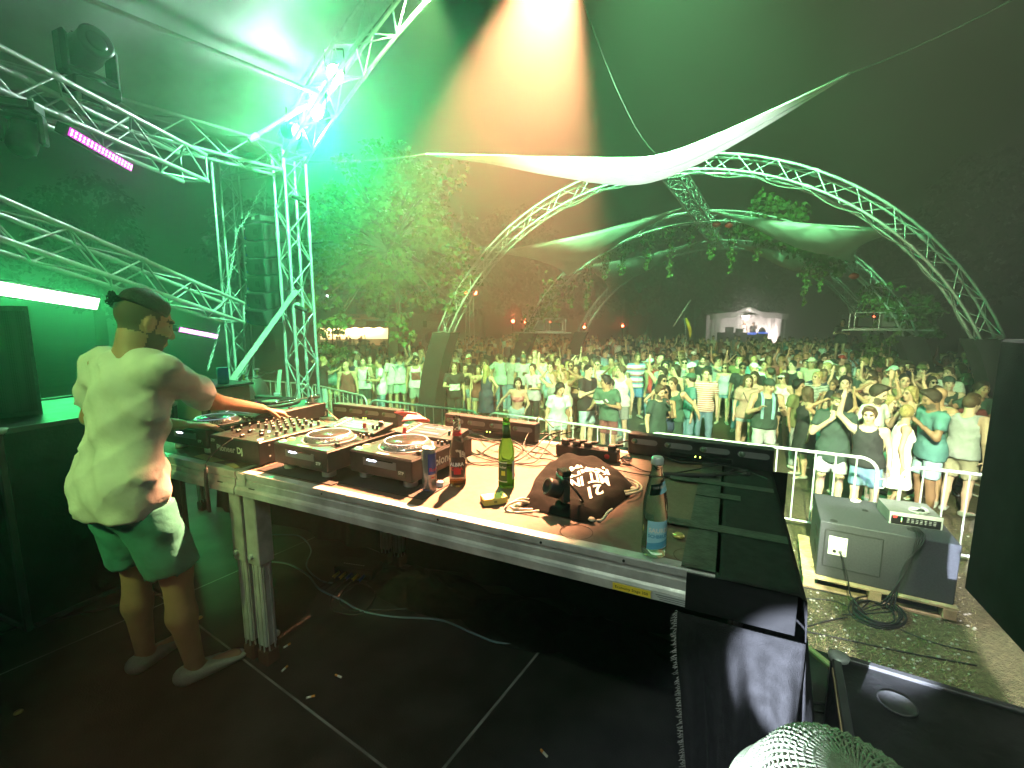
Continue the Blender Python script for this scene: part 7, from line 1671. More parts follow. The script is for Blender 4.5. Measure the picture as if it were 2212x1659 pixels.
# (x, y of the head top in the picture, height, pose and clothes, label)
FRONT = [
 (715, 762, 1.70, dict(lean=.25, top=('tank', 'teal'), bottom=('shorts', 'floral'), hair=('short', 'blond'), armr='rail', arml='hang', f=2.6), 'person in teal tank top and patterned shorts turned away beside the tower'),
 (785, 774, 1.76, dict(top=('tank', 'white'), bottom=('shorts', 'dgreen'), hair=('buzz', 'brown'), armr='drink', arml='down', f=-.5), 'man in loose white tank top with dark shorts near the first barrier joint'),
 (822, 775, 1.78, dict(top=('long', 'white'), bottom=('jeans', 'denim'), hair=('short', 'dark'), armr='drink', arml='front', f=-1.35, extra=[('hold', 'r', 'bottle', 'brown beer bottle held by the man in the long white T-shirt', 'b')]), 'man in long white T-shirt facing sideways with a beer bottle'),
 (846, 762, 1.80, dict(top=('tee', 'white'), bottom=('shorts', 'grey'), hair=('buzz', 'dark'), cap=('band', 'black'), shades=1, extra=[('strap', 'black')], f=.5, hyaw=.5), 'man with black headband, sunglasses and strap across his white T-shirt'),
 (862, 753, 1.80, dict(top=('tank', 'white'), bottom=('shorts', 'mint'), hair=('curly', 'blond'), armr='up', f=3.0), 'blond person in white sleeveless top seen from behind'),
 (897, 772, 1.78, dict(top=('tank', 'white'), print=(0, .27, .13, .12, 'maroon', False), bottom=('shorts', 'grey'), hair=('buzz', 'black'), beard=True, shades=1, skin='tan', f=.1), 'bearded man in sunglasses and a white tank top with red chest panel'),
 (945, 777, 1.74, dict(top=('tee', 'sky'), bottom=('jeans', 'denim'), hair=('short', 'brown'), armr='fold', arml='fold', f=.9), 'person in pale blue T-shirt with folded arms looking aside'),
 (980, 785, 1.75, dict(top=('tee', 'black'), print=(0, .20, .14, .08, 'white', False), bottom=('shorts', 'black'), hair=('short', 'brown'), armr='front', f=.2), 'man in black T-shirt with a big white printed panel'),
 (1003, 787, 1.66, dict(fem=True, top=('crop', 'black'), bottom=('short', 'denim'), hair=('long', 'dark'), shades='head', armr='mouth', f=.1), 'woman with sunglasses pushed up into her hair, hand at her mouth'),
 (962, 765, 1.70, dict(fem=True, top=('tee', 'white'), bottom=('short', 'denim'), hair=('curly', 'brown'), shades=1, armr='up', f=.6), 'curly haired woman in sunglasses raising one hand'),
 (1012, 763, 1.78, dict(top=('tee', 'black'), bottom=('jeans', 'denim'), hair=('short', 'brown'), cap=('cap', 'cream'), shades=1, shadem='orange', f=.0), 'man in pale cap and orange mirrored sunglasses, black T-shirt'),
 (930, 756, 1.76, dict(top=('tank', 'cream'), bottom=('shorts', 'grey'), hair=('short', 'blond'), cap=('band', 'white'), beard=True, f=-.3), 'bearded man with a white headband beside the black arch foot'),
 (1050, 792, 1.68, dict(fem=True, top=('dress', 'navy'), bottom=('none', ''), hair=('long', 'blond'), armr='hip', arml='out', f=2.4), 'blond woman in navy dress dancing with her back turned'),
 (1117, 818, 1.62, dict(fem=True, lean=.25, top=('bikini', 'pink'), bottom=('short', 'lden'), hair=('bob', 'dark'), armr='railwide', arml='rail', f=.1), 'dark haired woman in a pink bikini top leaning on the barrier'),
 (1130, 768, 1.78, dict(top=('tee', 'lgrey'), bottom=('jeans', 'black'), hair=('short', 'dark'), cap=('capback', 'green'), beard=True, print=(0, .26, .07, .06, 'brown', False), f=.2), 'bearded man with green backward cap and a printed grey T-shirt'),
 (1153, 788, 1.74, dict(top=('tee', 'lilac'), print=(0, .24, .07, .07, 'black', False), bottom=('jeans', 'black'), hair=('short', 'dark'), f=-.7, arml='front'), 'man in pale lilac T-shirt with a round black print'),
 (1107, 759, 1.80, dict(top=('tee', 'grey'), bottom=('jeans', 'denim'), hair=('buzz', 'dark'), f=.3), 'tall man with cropped hair in a grey T-shirt'),
 (1082, 750, 1.80, dict(top=('tee', 'mint'), bottom=('jeans', 'denim'), hair=('short', 'brown'), f=2.8, arml='hip'), 'broad man in pale mint T-shirt seen from behind'),
 (1221, 800, 1.66, dict(fem=True, top=('tank', 'cream'), bottom=('short', 'denim'), hair=('bob', 'blond'), armr='overhead', arml='overhead', hpitch=.25, f=-.5, extra=[('wrist', 'l')]), 'blond woman with both arms crossed above her head'),
 (1205, 828, 1.66, dict(fem=True, lean=.15, top=('tee', 'mint'), bottom=('short', 'lden'), hair=('long', 'black'), arml='rail', armr='down', hpitch=-.35, f=.3, extra=[('wrist', 'l')]), 'woman with long dark hair bending over the barrier in pale T-shirt and denim shorts'),
 (1247, 790, 1.70, dict(fem=True, top=('crop', 'leopard'), bottom=('jeans', 'black'), hair=('long', 'dark'), arml='fold', f=-.6, skin='tan'), 'woman in patterned crop top with one arm folded'),
 (1291, 779, 1.80, dict(top=('tee', 'lgrey'), bottom=('shorts', 'grey'), hair=('buzz', 'brown'), shades=1, f=.1), 'man in pale grey T-shirt and sunglasses behind the dancing women'),
 (1318, 814, 1.76, dict(lean=.22, top=('tee', 'green'), bottom=('shorts', 'maroon'), hair=('quiff', 'black'), hyaw=-1.0, armr='front', arml='drink', f=-.5), 'dark haired man in green T-shirt stooping sideways with a book'),
 (1170, 757, 1.78, dict(top=('tank', 'lgrey'), bottom=('shorts', 'grey'), hair=('short', 'dark'), cap=('cap', 'black'), beard=True, f=.2), 'laughing bearded man in a black cap'),
 (1146, 762, 1.76, dict(top=('tank', 'mint'), bottom=('shorts', 'denim'), hair=('short', 'brown'), shades=1, f=-.1), 'man in round glasses and mint tank top'),
 (1344, 792, 1.80, dict(top=('tank', 'white'), bottom=('shorts', 'grey'), hair=('short', 'brown'), hyaw=-.8, f=-.5), 'man in white tank top turning his head'),
 (1376, 765, 1.88, dict(top=('tee', 'bluestripe'), bottom=('shorts', 'blue'), hair=('quiff', 'brown'), f=.3), 'tall man in blue, white and red striped T-shirt'),
 (1408, 777, 1.80, dict(top=('tank', 'red'), bottom=('jeans', 'denim'), hair=('short', 'dark'), cap=('cap', 'mint'), f=-1.9, extra=[('pack', 'red', 'black')], skin='tan'), 'person with pale green cap and a red backpack'),
 (1459, 818, 1.74, dict(lean=.22, top=('tank', 'green'), bottom=('shorts', 'dgreen'), hair=('short', 'brown'), arml='railwide', armr='down', hyaw=-.5, f=-.2), 'man in green tank top gripping the barrier rail'),
 (1495, 809, 1.74, dict(top=('tee', 'teal'), bottom=('jeans', 'denim'), hair=('short', 'dark'), cap=('cap', 'green'), armr='front', f=-1.2), 'man in a green peaked cap and teal T-shirt'),
 (1525, 799, 1.78, dict(top=('tee', 'redstripe'), bottom=('jeans', 'denim'), hair=('buzz', 'brown'), skin='light', f=.1), 'man in red and white striped T-shirt and jeans'),
 (1617, 813, 1.70, dict(fem=True, top=('tee', 'dusty'), bottom=('short', 'lden'), hair=('long', 'brown'), extra=[('strap', 'black')], skin='light', f=.0), 'woman in dusty pink top with a strap across and pale denim shorts'),
 (1658, 820, 1.78, dict(bulk=1.12, top=('tank', 'dgreen'), bottom=('shorts', 'lgrey'), hair=('buzz', 'dark'), cap=('capback', 'dgreen'), armr='drink', arml='drink', hpitch=-.25, hyaw=.4, extra=[('towel', 'sky')], f=.5), 'broad man with a blue towel round his neck looking down'),
 (1478, 776, 1.78, dict(top=('shirt', 'grey'), bottom=('shorts', 'grey'), hair=('short', 'dark'), shades=1, arml='mouth', f=.2), 'man in dark sunglasses holding his hand to his mouth'),
 (1517, 771, 1.80, dict(top=('tee', 'black'), bottom=('jeans', 'black'), hair=('short', 'dark'), beard=True, skin='light', f=.1), 'pale faced man in black T-shirt deep in the front crowd'),
 (1549, 773, 1.76, dict(top=('tee', 'grey'), bottom=('jeans', 'black'), hair=('quiff', 'dark'), hyaw=.9, f=.2), 'dark haired man in profile beside the pale faced man'),
 (1567, 787, 1.66, dict(fem=True, top=('tank', 'lilac'), bottom=('short', 'denim'), hair=('long', 'brown'), shades=1, f=.0), 'woman in sunglasses between the two front rows'),
 (1605, 786, 1.76, dict(top=('tee', 'black'), bottom=('jeans', 'denim'), hair=('quiff', 'black'), shades=1, skin='brown', f=.1), 'dark skinned man in black T-shirt and sunglasses'),
 (1650, 781, 1.80, dict(top=('tee', 'white'), bottom=('jeans', 'denim'), hair=('buzz', 'dark'), f=.1), 'man with cropped hair in a plain white T-shirt facing the stage'),
 (1697, 808, 1.68, dict(fem=True, top=('tank', 'white'), bottom=('short', 'black'), hair=('bob', 'dark'), cap=('visor', 'white'), shades=1, f=-.6), 'woman wearing a white sun visor and dark glasses'),
 (1692, 760, 1.72, dict(fem=True, top=('tank', 'yellow'), bottom=('short', 'denim'), hair=('bun', 'blond'), f=-.8), 'slim woman in pale yellow top with her hair pinned up'),
 (1714, 781, 1.74, dict(top=('tank', 'black'), bottom=('shorts', 'black'), hair=('short', 'black'), hyaw=-.6, f=-.2), 'dark haired person in black top looking aside behind the visor woman'),
 (1754, 776, 1.80, dict(top=('tee', 'beige'), bottom=('shorts', 'beige'), hair=('short', 'grey'), cap=('fedora', 'cream'), f=-.5), 'man in a cream brimmed hat'),
 (1767, 805, 1.76, dict(top=('tee', 'thinstripe'), bottom=('jeans', 'denim'), hair=('short', 'blond'), hyaw=-.7, f=.1), 'fair haired man in finely striped top'),
 (1748, 838, 1.66, dict(fem=True, top=('dress', 'black'), bottom=('none', ''), hair=('long', 'brown'), hyaw=-1.2, f=-1.2), 'woman with long brown hair in a black dress by the barrier'),
 (1818, 769, 1.78, dict(top=('tee', 'olive'), bottom=('jeans', 'denim'), hair=('short', 'dark'), cap=('cap', 'red'), f=.4), 'man in a bright red cap'),
 (1821, 792, 1.76, dict(top=('tee', 'white'), bottom=('jeans', 'denim'), hair=('bald', 'dark'), skin='light', hpitch=-.4, arml='mouth', f=.1), 'bald man looking down at his hand'),
 (1861, 794, 1.78, dict(top=('tee', 'dgreen'), bottom=('jeans', 'black'), hair=('short', 'dark'), hyaw=-.5, f=-.1), 'man with short dark hair behind the raised arms'),
 (1825, 816, 1.80, dict(top=('tee', 'black'), bottom=('jeans', 'black'), hair=('quiff', 'black'), armr='phone', skin='light', f=.3, extra=[('hold', 'r', 'camera', 'black camera held up by the man in black T-shirt')]), 'dark haired man in black T-shirt holding up a camera'),
 (1810, 853, 1.76, dict(top=('long', 'dgreen'), bottom=('shorts', 'lgrey'), hair=('buzz', 'brown'), cap=('band', 'camo'), beard=True, armr='mouth', skin='light', extra=[('wrist', 'l'), ('hold', 'r', 'cigarette', 'cigarette at the lips of the man in the dark long T-shirt')], f=.25), 'bearded man in dark T-shirt smoking behind the barrier'),
 (1943, 813, 1.70, dict(fem=True, top=('tank', 'teal'), bottom=('short', 'denim'), hair=('bun', 'blond'), hyaw=-.5, skin='light', f=-.1), 'woman in teal top with her blond hair up'),
 (1972, 838, 1.72, dict(fem=True, top=('tank', 'thinstripe'), bottom=('short', 'black'), hair=('bob', 'blond'), armr='up', arml='up', f=-.4), 'person in striped top with both hands raised'),
 (1952, 878, 1.66, dict(fem=True, top=('dress', 'white'), bottom=('none', ''), hair=('bun', 'blond'), hyaw=1.2, f=1.9), 'young woman with braided blond hair in a white dress'),
 (2051, 816, 1.78, dict(top=('tank', 'dgreen'), bottom=('shorts', 'denim'), hair=('short', 'dark'), cap=('capback', 'dgreen'), hyaw=.3, f=.1), 'man in dark tank top and backward cap near the tall loudspeaker'),
 (2093, 860, 1.76, dict(lean=.12, bulk=1.1, top=('tank', 'lgrey'), bottom=('shorts', 'beige'), hair=('short', 'brown'), arml='railwide', f=2.9, skin='light'), 'muscular man in grey tank top seen from behind, leaning on the barrier'),
 (2126, 825, 1.78, dict(top=('tee', 'black'), print=(.05, .26, .08, .10, 'dgreen', False), bottom=('jeans', 'black'), hair=('buzz', 'dark'), f=.5), 'man in black T-shirt with a pale crest beside the tall loudspeaker'),
 (2076, 789, 1.80, dict(top=('tee', 'olive'), bottom=('jeans', 'black'), hair=('bob', 'brown'), hyaw=-.8, f=-.4), 'man with longer brown hair in an olive top'),
 (1990, 790, 1.80, dict(top=('tee', 'brown'), bottom=('jeans', 'black'), hair=('short', 'dark'), cap=('cap', 'olive'), f=.5), 'man in a flat olive cap dancing behind the raised hands'),
 (1934, 793, 1.80, dict(top=('tee', 'beige'), bottom=('jeans', 'denim'), hair=('short', 'brown'), cap=('cap', 'mint'), f=-.4), 'man in a green and white cap behind the woman in teal'),
]
orange_sh = mat('orange_mirror_glow', (.8, .25, .05), .1, .8, emit=(1, .3, .1), estr=.4)  # lens shine put into the colour as a faint glow
BL0, BL1 = Vector((-5.3, 12.2)), Vector((6.0, 4.55))
def behind_barrier(x, y, d=.42):
    e = (BL1 - BL0).normalized(); n = Vector((-e.y, e.x))
    if n.y < 0: n = -n
    k = (Vector((x, y)) - BL0).dot(n)
    if k < d: q = Vector((x, y)) + n * (d - k); return q.x, q.y
    return x, y
FRONT_POS = []
for i, (px, py, hgt, sp, lab) in enumerate(FRONT):
    sp = dict(sp); sp['h'] = hgt; f = sp.pop('f', 0)
    if sp.get('shadem') == 'orange': sp['shadem'] = orange_sh
    sp.setdefault('lean', .04 + .03 * math.sin(i)); sp.setdefault('twist', .15 * math.sin(i * 2.3)); sp.setdefault('hyaw', .3 * math.sin(i * 1.7)); sp.setdefault('skin', ['fair', 'light', 'tan', 'fair'][i % 4])
    g = G(px, py, hgt * (1.0 - .012 - max(0, sp['lean'] - .05) * .10)); k = (1.0 if g.y < 14 else 14 / g.y)
    x, y = g.x * k, g.y * k
    x, y = behind_barrier(x, y, .30 if 'rail' in str(sp.get('armr')) + str(sp.get('arml')) else .45)
    b, J = make_person(sp, coarse=.028, fine=.0115, gh=.024, fine_hands=y < 8.5)
    place(b, sp, x, y, 0, toward(x, y, .3, 2.0) + f); tag(b, lab, 'person', GF); FRONT_POS.append((x, y))
    if 'book' in lab:
        o = thing('open_book', 'open patterned booklet held by the stooping man in green', 'booklet', Vector((x, y, 1.25)) + Vector((-.22, -.28, 0)), .4, rot=(.5, 0, .4)); MB().box((-.07, 0, 0), (.15, .10, .01), Matrix.Rotation(.25, 3, 'Y')).build('page', CL['mint'], o); MB().box((.07, 0, 0), (.15, .10, .01), Matrix.Rotation(-.25, 3, 'Y')).build('page', CL['thinstripe'], o)
# ------------------------------------------------------------------ the rest of the crowd: ten builds reused with other clothes
TEMPL = []
tspecs = [dict(h=1.78, top=('tee', 'white'), hair=('short', 'dark'), bottom=('jeans', 'denim')), dict(h=1.66, fem=True, top=('tank', 'black'), hair=('long', 'brown'), bottom=('short', 'denim')), dict(h=1.80, top=('tee', 'grey'), hair=('buzz', 'dark'), bottom=('shorts', 'grey'), armr='drink'), dict(h=1.74, top=('tank', 'white'), hair=('quiff', 'brown'), bottom=('shorts', 'denim'), armr='up', lean=.08),
  dict(h=1.68, fem=True, top=('tee', 'mint'), hair=('bob', 'blond'), bottom=('short', 'black'), arml='fold', armr='fold'), dict(h=1.76, top=('tee', 'navy'), hair=('short', 'brown'), cap=('cap', 'white'), bottom=('jeans', 'denim'), hyaw=.6), dict(h=1.70, fem=True, top=('dress', 'white'), bottom=('none', ''), hair=('long', 'dark'), hyaw=-.5), dict(h=1.82, top=('tee', 'olive'), hair=('short', 'black'), bottom=('shorts', 'beige'), shades=1, beard=True),
  dict(h=1.75, top=('tee', 'white'), hair=('short', 'brown'), bottom=('jeans', 'denim'), armr='out', arml='drink', lean=.12, side=.06), dict(h=1.67, fem=True, top=('crop', 'black'), hair=('bun', 'dark'), bottom=('short', 'denim'), armr='overhead', arml='up', side=-.05), dict(h=1.79, top=('shirt', 'grey'), hair=('quiff', 'dark'), bottom=('shorts', 'grey'), arml='mouth', hpitch=-.3, beard=True), dict(h=1.64, fem=True, top=('tank', 'white'), hair=('bob', 'dark'), bottom=('short', 'black'), armr='hip', arml='front', shades=1),
  dict(h=1.72, top=('tee', 'black'), hair=('curly', 'dark'), bottom=('jeans', 'black'), arml='phone'), dict(h=1.77, top=('tank', 'teal'), hair=('bald', 'dark'), bottom=('shorts', 'navy'), hyaw=-.7)]
for i, sp in enumerate(tspecs):
    sp = dict(sp); sp.setdefault('lean', .04); sp['shoes'] = 1; b, J = make_person(sp, coarse=.034, fine=.0165, gh=.032, fine_hands=False); TEMPL.append((b, sp))
topc = ['white', 'white', 'black', 'grey', 'lgrey', 'navy', 'teal', 'green', 'olive', 'beige', 'mint', 'black', 'sky', 'maroon', 'cream', 'dgreen']; botc = ['denim', 'black', 'grey', 'beige', 'lden', 'navy']; hairc = ['dark', 'black', 'brown', 'blond', 'dark']
WORDC = {'white': 'white', 'black': 'black', 'grey': 'grey', 'lgrey': 'pale grey', 'navy': 'navy', 'teal': 'teal', 'green': 'green', 'olive': 'olive', 'beige': 'beige', 'mint': 'mint', 'sky': 'pale blue', 'maroon': 'maroon', 'cream': 'cream', 'dgreen': 'dark green'}
def override(o, m):
    for sl in o.material_slots[:1]: sl.link = 'OBJECT'; sl.material = m
used_t = set()
def crowd_person(ti, x, y, face, label, group, top=None, sit=False, zoff=0.0):
    src, sp = TEMPL[ti]
    if ti not in used_t: o = src; used_t.add(ti)
    else: o = copy_tree(src)
    o.location = (x, y, zoff); o.rotation_euler = (random.uniform(-.04, .04), random.uniform(-.04, .04), face); k = random.uniform(.93, 1.05); o.scale = (k * random.uniform(.94, 1.03), k * random.uniform(.94, 1.03), k)
    override(o, SKIN[random.choice(['fair', 'light', 'tan', 'fair', 'brown'])]); tc = top or random.choice(topc)
    for ch in o.children:
        n = ch.name.split('.')[0]
        if n in ('shirt', 'dress'): override(ch, CL[tc])
        elif n in ('shorts', 'trousers', 'skirt'): override(ch, CL[random.choice(botc)])
        elif n == 'hair': override(ch, HAIRC[random.choice(hairc)])
    zone = label; fem = sp.get('fem'); w = {'dress': 'dress', 'tank': 'tank top', 'tee': 'T-shirt', 'shirt': 'shirt', 'crop': 'crop top'}[sp['top'][0]]
    tag(o, ('woman in ' if fem else 'man in ') + WORDC[tc] + ' ' + w + ' ' + zone, 'person', group); return o
taken = [Vector(p) for p in FRONT_POS]
def visible_px(x, y, z=1.6):
    d = CAMZ - z; dep = y * math.cos(_P) + d * math.sin(_P); return 1106 + _F * x / dep, 830 + _F * (d * math.cos(_P) - y * math.sin(_P)) / dep
feet = [on_arch(k, th) for k in range(3) for th in (.2, math.pi - .2)]
FRONT_PX = [(visible_px(x, y)[0], y) for x, y in FRONT_POS]; n_ = 0; rr = random.Random(5); tries = 0
while n_ < 244 and tries < 60000:
    tries += 1
    y = 6.0 + 13 * rr.random() ** 1.35; x = rr.uniform(-.45, 1.02) * y * 1.0
    bx, by = behind_barrier(x, y, .6)
    if (bx, by) != (x, y): continue
    px, py = visible_px(x, y)
    if not (690 < px < 2120): continue
    if px > 1900 and y > 16: continue
    if px < 960 and 11 < y < 15 and rr.random() < .6: continue
    sp_ = .40 if y < 12 else .50 if y < 16 else .85 if y < 22 else 1.15
    p = Vector((x, y))
    if any((p - q).length < sp_ for q in taken): continue
    if any((p - Vector((f.x, f.y))).length < .75 for f in feet): continue
    if any(abs(px - fx) < 19 and y < fy + .35 for fx, fy in FRONT_PX): continue
    taken.append(p); n_ += 1
    if y < 12.5: zone = 'in the close crowd behind the front rows' if px > 1300 else 'in the crowd between tower and nearest arch' if px < 1000 else 'in the crowd under the amber beam'
    elif y < 19: zone = 'among the crowd below the middle arch' if px > 1150 else 'in the crowd beside the leafy tree'
    else: zone = 'far back in the crowd before the small stage' if px > 1250 else 'far back in the crowd before the food stall'
    crowd_person(rr.randrange(14), x, y, toward(x, y, .3, 2) + rr.gauss(0, .7), zone, 'people in the dense crowd')
for ti in range(14):
    if ti not in used_t:
        for c in list(TEMPL[ti][0].children): bpy.data.objects.remove(c, do_unlink=True)
        bpy.data.objects.remove(TEMPL[ti][0], do_unlink=True)
# the far end of the crowd reads as one mass
mbf = MB(); rr = random.Random(77); fm = [SKIN['fair'], SKIN['tan'], HAIRC['dark'], HAIRC['brown'], CL['white'], CL['black'], CL['grey'], CL['teal'], CL['navy'], CL['cream'], CL['denim'], CL['maroon']]; cnt = 0
while cnt < 330:
    y = rr.uniform(18.5, 33.5); x = rr.uniform(-.42, .82) * y; px, py = visible_px(x, y)
    if not (690 < px < 1850) or (y > 31 and px > 1480): continue
    cnt += 1; h = rr.uniform(.92, 1.05); o = Vector((x, y, 0)); a = rr.uniform(-.6, .6); ca, sa = math.cos(a), math.sin(a); lx = Vector((ca, sa, 0)); top_ = rr.choice((4, 4, 5, 6, 7, 8, 9, 5, 11)); lean = Vector((rr.uniform(-.05, .05), rr.uniform(-.05, .02), 0))
    Rf = Matrix(((ca, -sa, 0), (sa, ca, 0), (0, 0, 1))) @ Matrix.Diagonal((1, .6, 1))
    mbf.cur = 10; [mbf.cyl(o + lx * .09 * g, o + lx * .08 * g + Vector((0, 0, .85 * h)), .06, .08, 5, False) for g in (-1, 1)]
    mbf.cur = top_; mbf.lathe([(.17, .80 * h), (.15, 1.05 * h), (.20, 1.38 * h), (.17, 1.46 * h), (.05, 1.50 * h)], 8, o + lean * .6, Rf)
    sk_ = rr.choice((0, 0, 1)); mbf.cur = sk_
    for g in (-1, 1):
        sh = o + lx * .20 * g + Vector((0, 0, 1.40 * h)) + lean * .6; up_ = rr.random() < .12; el = sh + lx * .07 * g + Vector((0, -.05, .22 if up_ else -.27)); mbf.path([sh, el, el + Vector((-.03 * g, -.12, .22 if up_ else -.16))], [.05, .042, .03], 5)
    mbf.cur = sk_; mbf.lathe([(.05, 1.46 * h), (.05, 1.52 * h), (.075, 1.58 * h), (.08, 1.66 * h), (.0, 1.76 * h)], 8, o + lean)
    mbf.cur = rr.choice((2, 2, 3)); mbf.lathe([(.086, 1.64 * h), (.084, 1.70 * h), (.05, 1.765 * h), (0, 1.775 * h)], 8, o + lean + Vector((0, .018, 0)))
tag(mbf.build('distant_crowd', fm, smooth=True), 'far end of the crowd packed together before the small stage and the stall', 'crowd', kind='stuff')
# ------------------------------------------------------------------ barriers
bar0 = thing('crowd_barrier', 'x', 'barrier', (0, 0, 0), group='steel crowd barriers')
BLN, BH = 2.78, 1.10; r_ = .022
loopp = [(0, 0, .10), (0, 0, BH - .18)] + [(.18 - .18 * math.cos(a), 0, BH - .18 + .18 * math.sin(a)) for a in [i * math.pi / 12 for i in range(1, 6)]] + [(.18, 0, BH), (BLN - .18, 0, BH)] + [(BLN - .18 + .18 * math.sin(a), 0, BH - .18 + .18 * math.cos(a)) for a in [i * math.pi / 12 for i in range(1, 6)]] + [(BLN, 0, BH - .18), (BLN, 0, .10)]
MB().path(loopp, r_, 10).build('frame_tube', galv, bar0, True)
rod('bottom_rail', (0, 0, .12), (BLN, 0, .12), .018, galv, bar0, 8)
for i in range(1, 13): rod('bar', (BLN * i / 13, 0, .12), (BLN * i / 13, 0, BH), .011, galv, bar0, 8)
for x in (.25, BLN - .25): MB().path([(x, -.30, .01), (x, -.28, .04), (x, -.04, .10), (x, .04, .10), (x, .28, .04), (x, .30, .01)], .014, 6).build('foot', galv, bar0, True)
MB().path([(BLN, 0, .86), (BLN + .07, 0, .86), (BLN + .08, 0, .80), (BLN + .07, 0, .74), (BLN, 0, .74)], .010, 6).build('hook', galv, bar0, True)
panels = [((-8.0, 13.4), (-5.55, 12.3), 'barrier panel left of the tower behind the gas cylinders'), ((-5.42, 12.28), (-3.30, 10.25), 'barrier panel starting at the tower foot'), ((-3.11, 9.86), (-.62, 8.51), 'barrier panel in front of the people in white tank tops'), ((-.45, 8.50), (1.95, 6.92), 'barrier panel behind the green and clear bottles'), ((2.10, 6.95), (4.58, 5.53), 'barrier panel in front of the smoking man'), ((4.66, 5.28), (7.0, 4.1), 'barrier panel behind the bass loudspeaker with a hand on it')]
for i, (a, b, lab) in enumerate(panels):
    o = bar0 if i == 0 else copy_tree(bar0); d = Vector(b) - Vector(a); o.location = (a[0], a[1], 0); o.rotation_euler = (0, 0, math.atan2(d.y, d.x)); o.scale = (d.length / BLN, 1, 1); o['label'] = lab
# ------------------------------------------------------------------ trees
leafm = mat('maple_leaf', (.085, .16, .035), .55, noise=.35, nscale=1.3, transl=.35)
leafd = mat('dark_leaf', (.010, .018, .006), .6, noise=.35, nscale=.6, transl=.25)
barkm = mat('bark', (.075, .055, .04), .9, noise=.4, nscale=5, bump=.8, bscale=14)
LEAF = [(0, 0), (.16, -.30), (.12, -.52), (.30, -.42), (.50, -.50), (.46, -.22), (.72, -.26), (.66, -.10), (1.0, 0)]
LEAF = LEAF + [(x, -y) for x, y in reversed(LEAF[1:-1])]
def add_leaf(mb, p, d, n, L, full=True):
    d = d.normalized(); n = (n - d * n.dot(d)); n = n.normalized() if n.length > 1e-5 else d.orthogonal().normalized(); s = d.cross(n)
    if full:   # lobed outline folded along the midrib
        k = len(LEAF); vs = [p + d * x * L + s * y * L + n * (-abs(y) * .35 * L - .12 * L * x * x) for x, y in LEAF]
        mb.add(vs, [tuple(range(0, 9)), (0,) + tuple(range(8, k))])
    else:
        mb.add([p, p + d * .45 * L - s * .42 * L - n * .12 * L, p + d * L - n * .1 * L, p + d * .45 * L + s * .42 * L - n * .12 * L], [(0, 1, 2), (0, 2, 3)])
def rv(r): 
    while True:
        v = Vector((r.uniform(-1, 1), r.uniform(-1, 1), r.uniform(-1, 1)))
        if .01 < v.length < 1: return v
def make_tree(name, label, base, trunk_h, ctr, rad, n_cl, per, L, seed, full, lm, cat='tree', droops=(), group=None, shell=.55, cl_r=.5):
    r = random.Random(seed); t = thing(name, label, cat, base, group=group); base = Vector(base); C = Vector(ctr) - base
    tips = []
    for i in range(n_cl):
        v = rv(r); v = v.normalized() * (shell + (1 - shell) * r.random()); k = 1 + .22 * math.sin(v.x * 5 + seed) * math.sin(v.z * 6 + v.y * 4)
        tips.append(C + Vector((v.x * rad[0], v.y * rad[1], v.z * rad[2])) * k)
    tips += [Vector(d) - base for d in droops]
    wd = MB(); top = Vector((C.x * .4, C.y * .4, min(trunk_h, C.z + rad[2] * .2))); tr = max(.10, rad[2] * .07)
    wd.path(spline([(0, 0, -.1), (.05 * tr, .1, top.z * .35), top * .75 + Vector((.15, 0, 0)), top], 5), [tr * (1.25 - .75 * i / 15) for i in range(16)], 8)
    fork = top * .8
    for i, q in enumerate(tips):
        if i % 3 == 0 or i >= n_cl:
            m = fork.lerp(q, .5) + Vector((0, 0, .25 * rad[2] * .3)); pts = spline([fork, m, q], 5); wd.path(pts, [tr * .45 * (1 - .9 * j / (len(pts) - 1)) + .006 for j in range(len(pts))], 5)
    wd.build('trunk', barkm, t, True)
    mb = MB()
    for q in tips:
        cr = cl_r * r.uniform(.7, 1.3)
        for j in range(per):
            o = rv(r) * cr; o.z *= .7; p = q + o; d = Vector((o.x, o.y, -.35 * cr - r.random() * .4)) + rv(r) * .5
            add_leaf(mb, p, d, Vector((0, 0, 1)) + rv(r) * .8, L * r.uniform(.7, 1.25), full)
    mb.build('crown', lm, t); return t
dro = [AT(x, y, Y) for x, y, Y in ((860, 690, 13.0), (872, 725, 12.9), (905, 650, 13.2), (820, 640, 13.4), (880, 600, 13.2), (985, 560, 13.6), (1010, 540, 13.8), (940, 640, 13.4), (790, 610, 13.8), (760, 560, 14), (850, 560, 12.8), (920, 520, 13), (720, 700, 13.2), (700, 650, 13.4), (705, 600, 13.6), (735, 690, 13.0))]
make_tree('maple_tree', 'big leafy maple lit green between the tower and the nearest arch', (-3.9, 15.0, 0), 6.2, (-3.75, 14.7, 5.6), (2.35, 1.9, 2.7), 190, 34, .17, 3, True, leafm, droops=dro, shell=.5, cl_r=.42)
make_tree('young_tree', 'bushy young tree beside the feet of the middle arch on the dark side', AT(1990, 760, 17.0) * 1 + Vector((0, 0, -AT(1990, 760, 17.0).z)), 2.3, AT(1975, 690, 17.0), (.85, .8, .95), 46, 34, .15, 12, True, leafm, shell=.45, cl_r=.24)
for k, (x, y, Y, r_) in enumerate(((1930, 762, 12.5, .42), (1880, 748, 15.5, .5), (712, 735, 14.2, .6))):
    p = AT(x, y, Y); make_tree('shrub', ['low green shrub at the foot of the farthest lamp cage', 'dark low shrub behind the crowd near the arch feet', 'low leafy shrub at the tree base beside the tower'][k], (p.x, p.y, 0), .5, (p.x, p.y, p.z * .75), (r_, r_, max(.3, p.z * .5)), 26, 30, .11, 40 + k, False, leafm, cat='shrub', shell=.4, cl_r=.2)
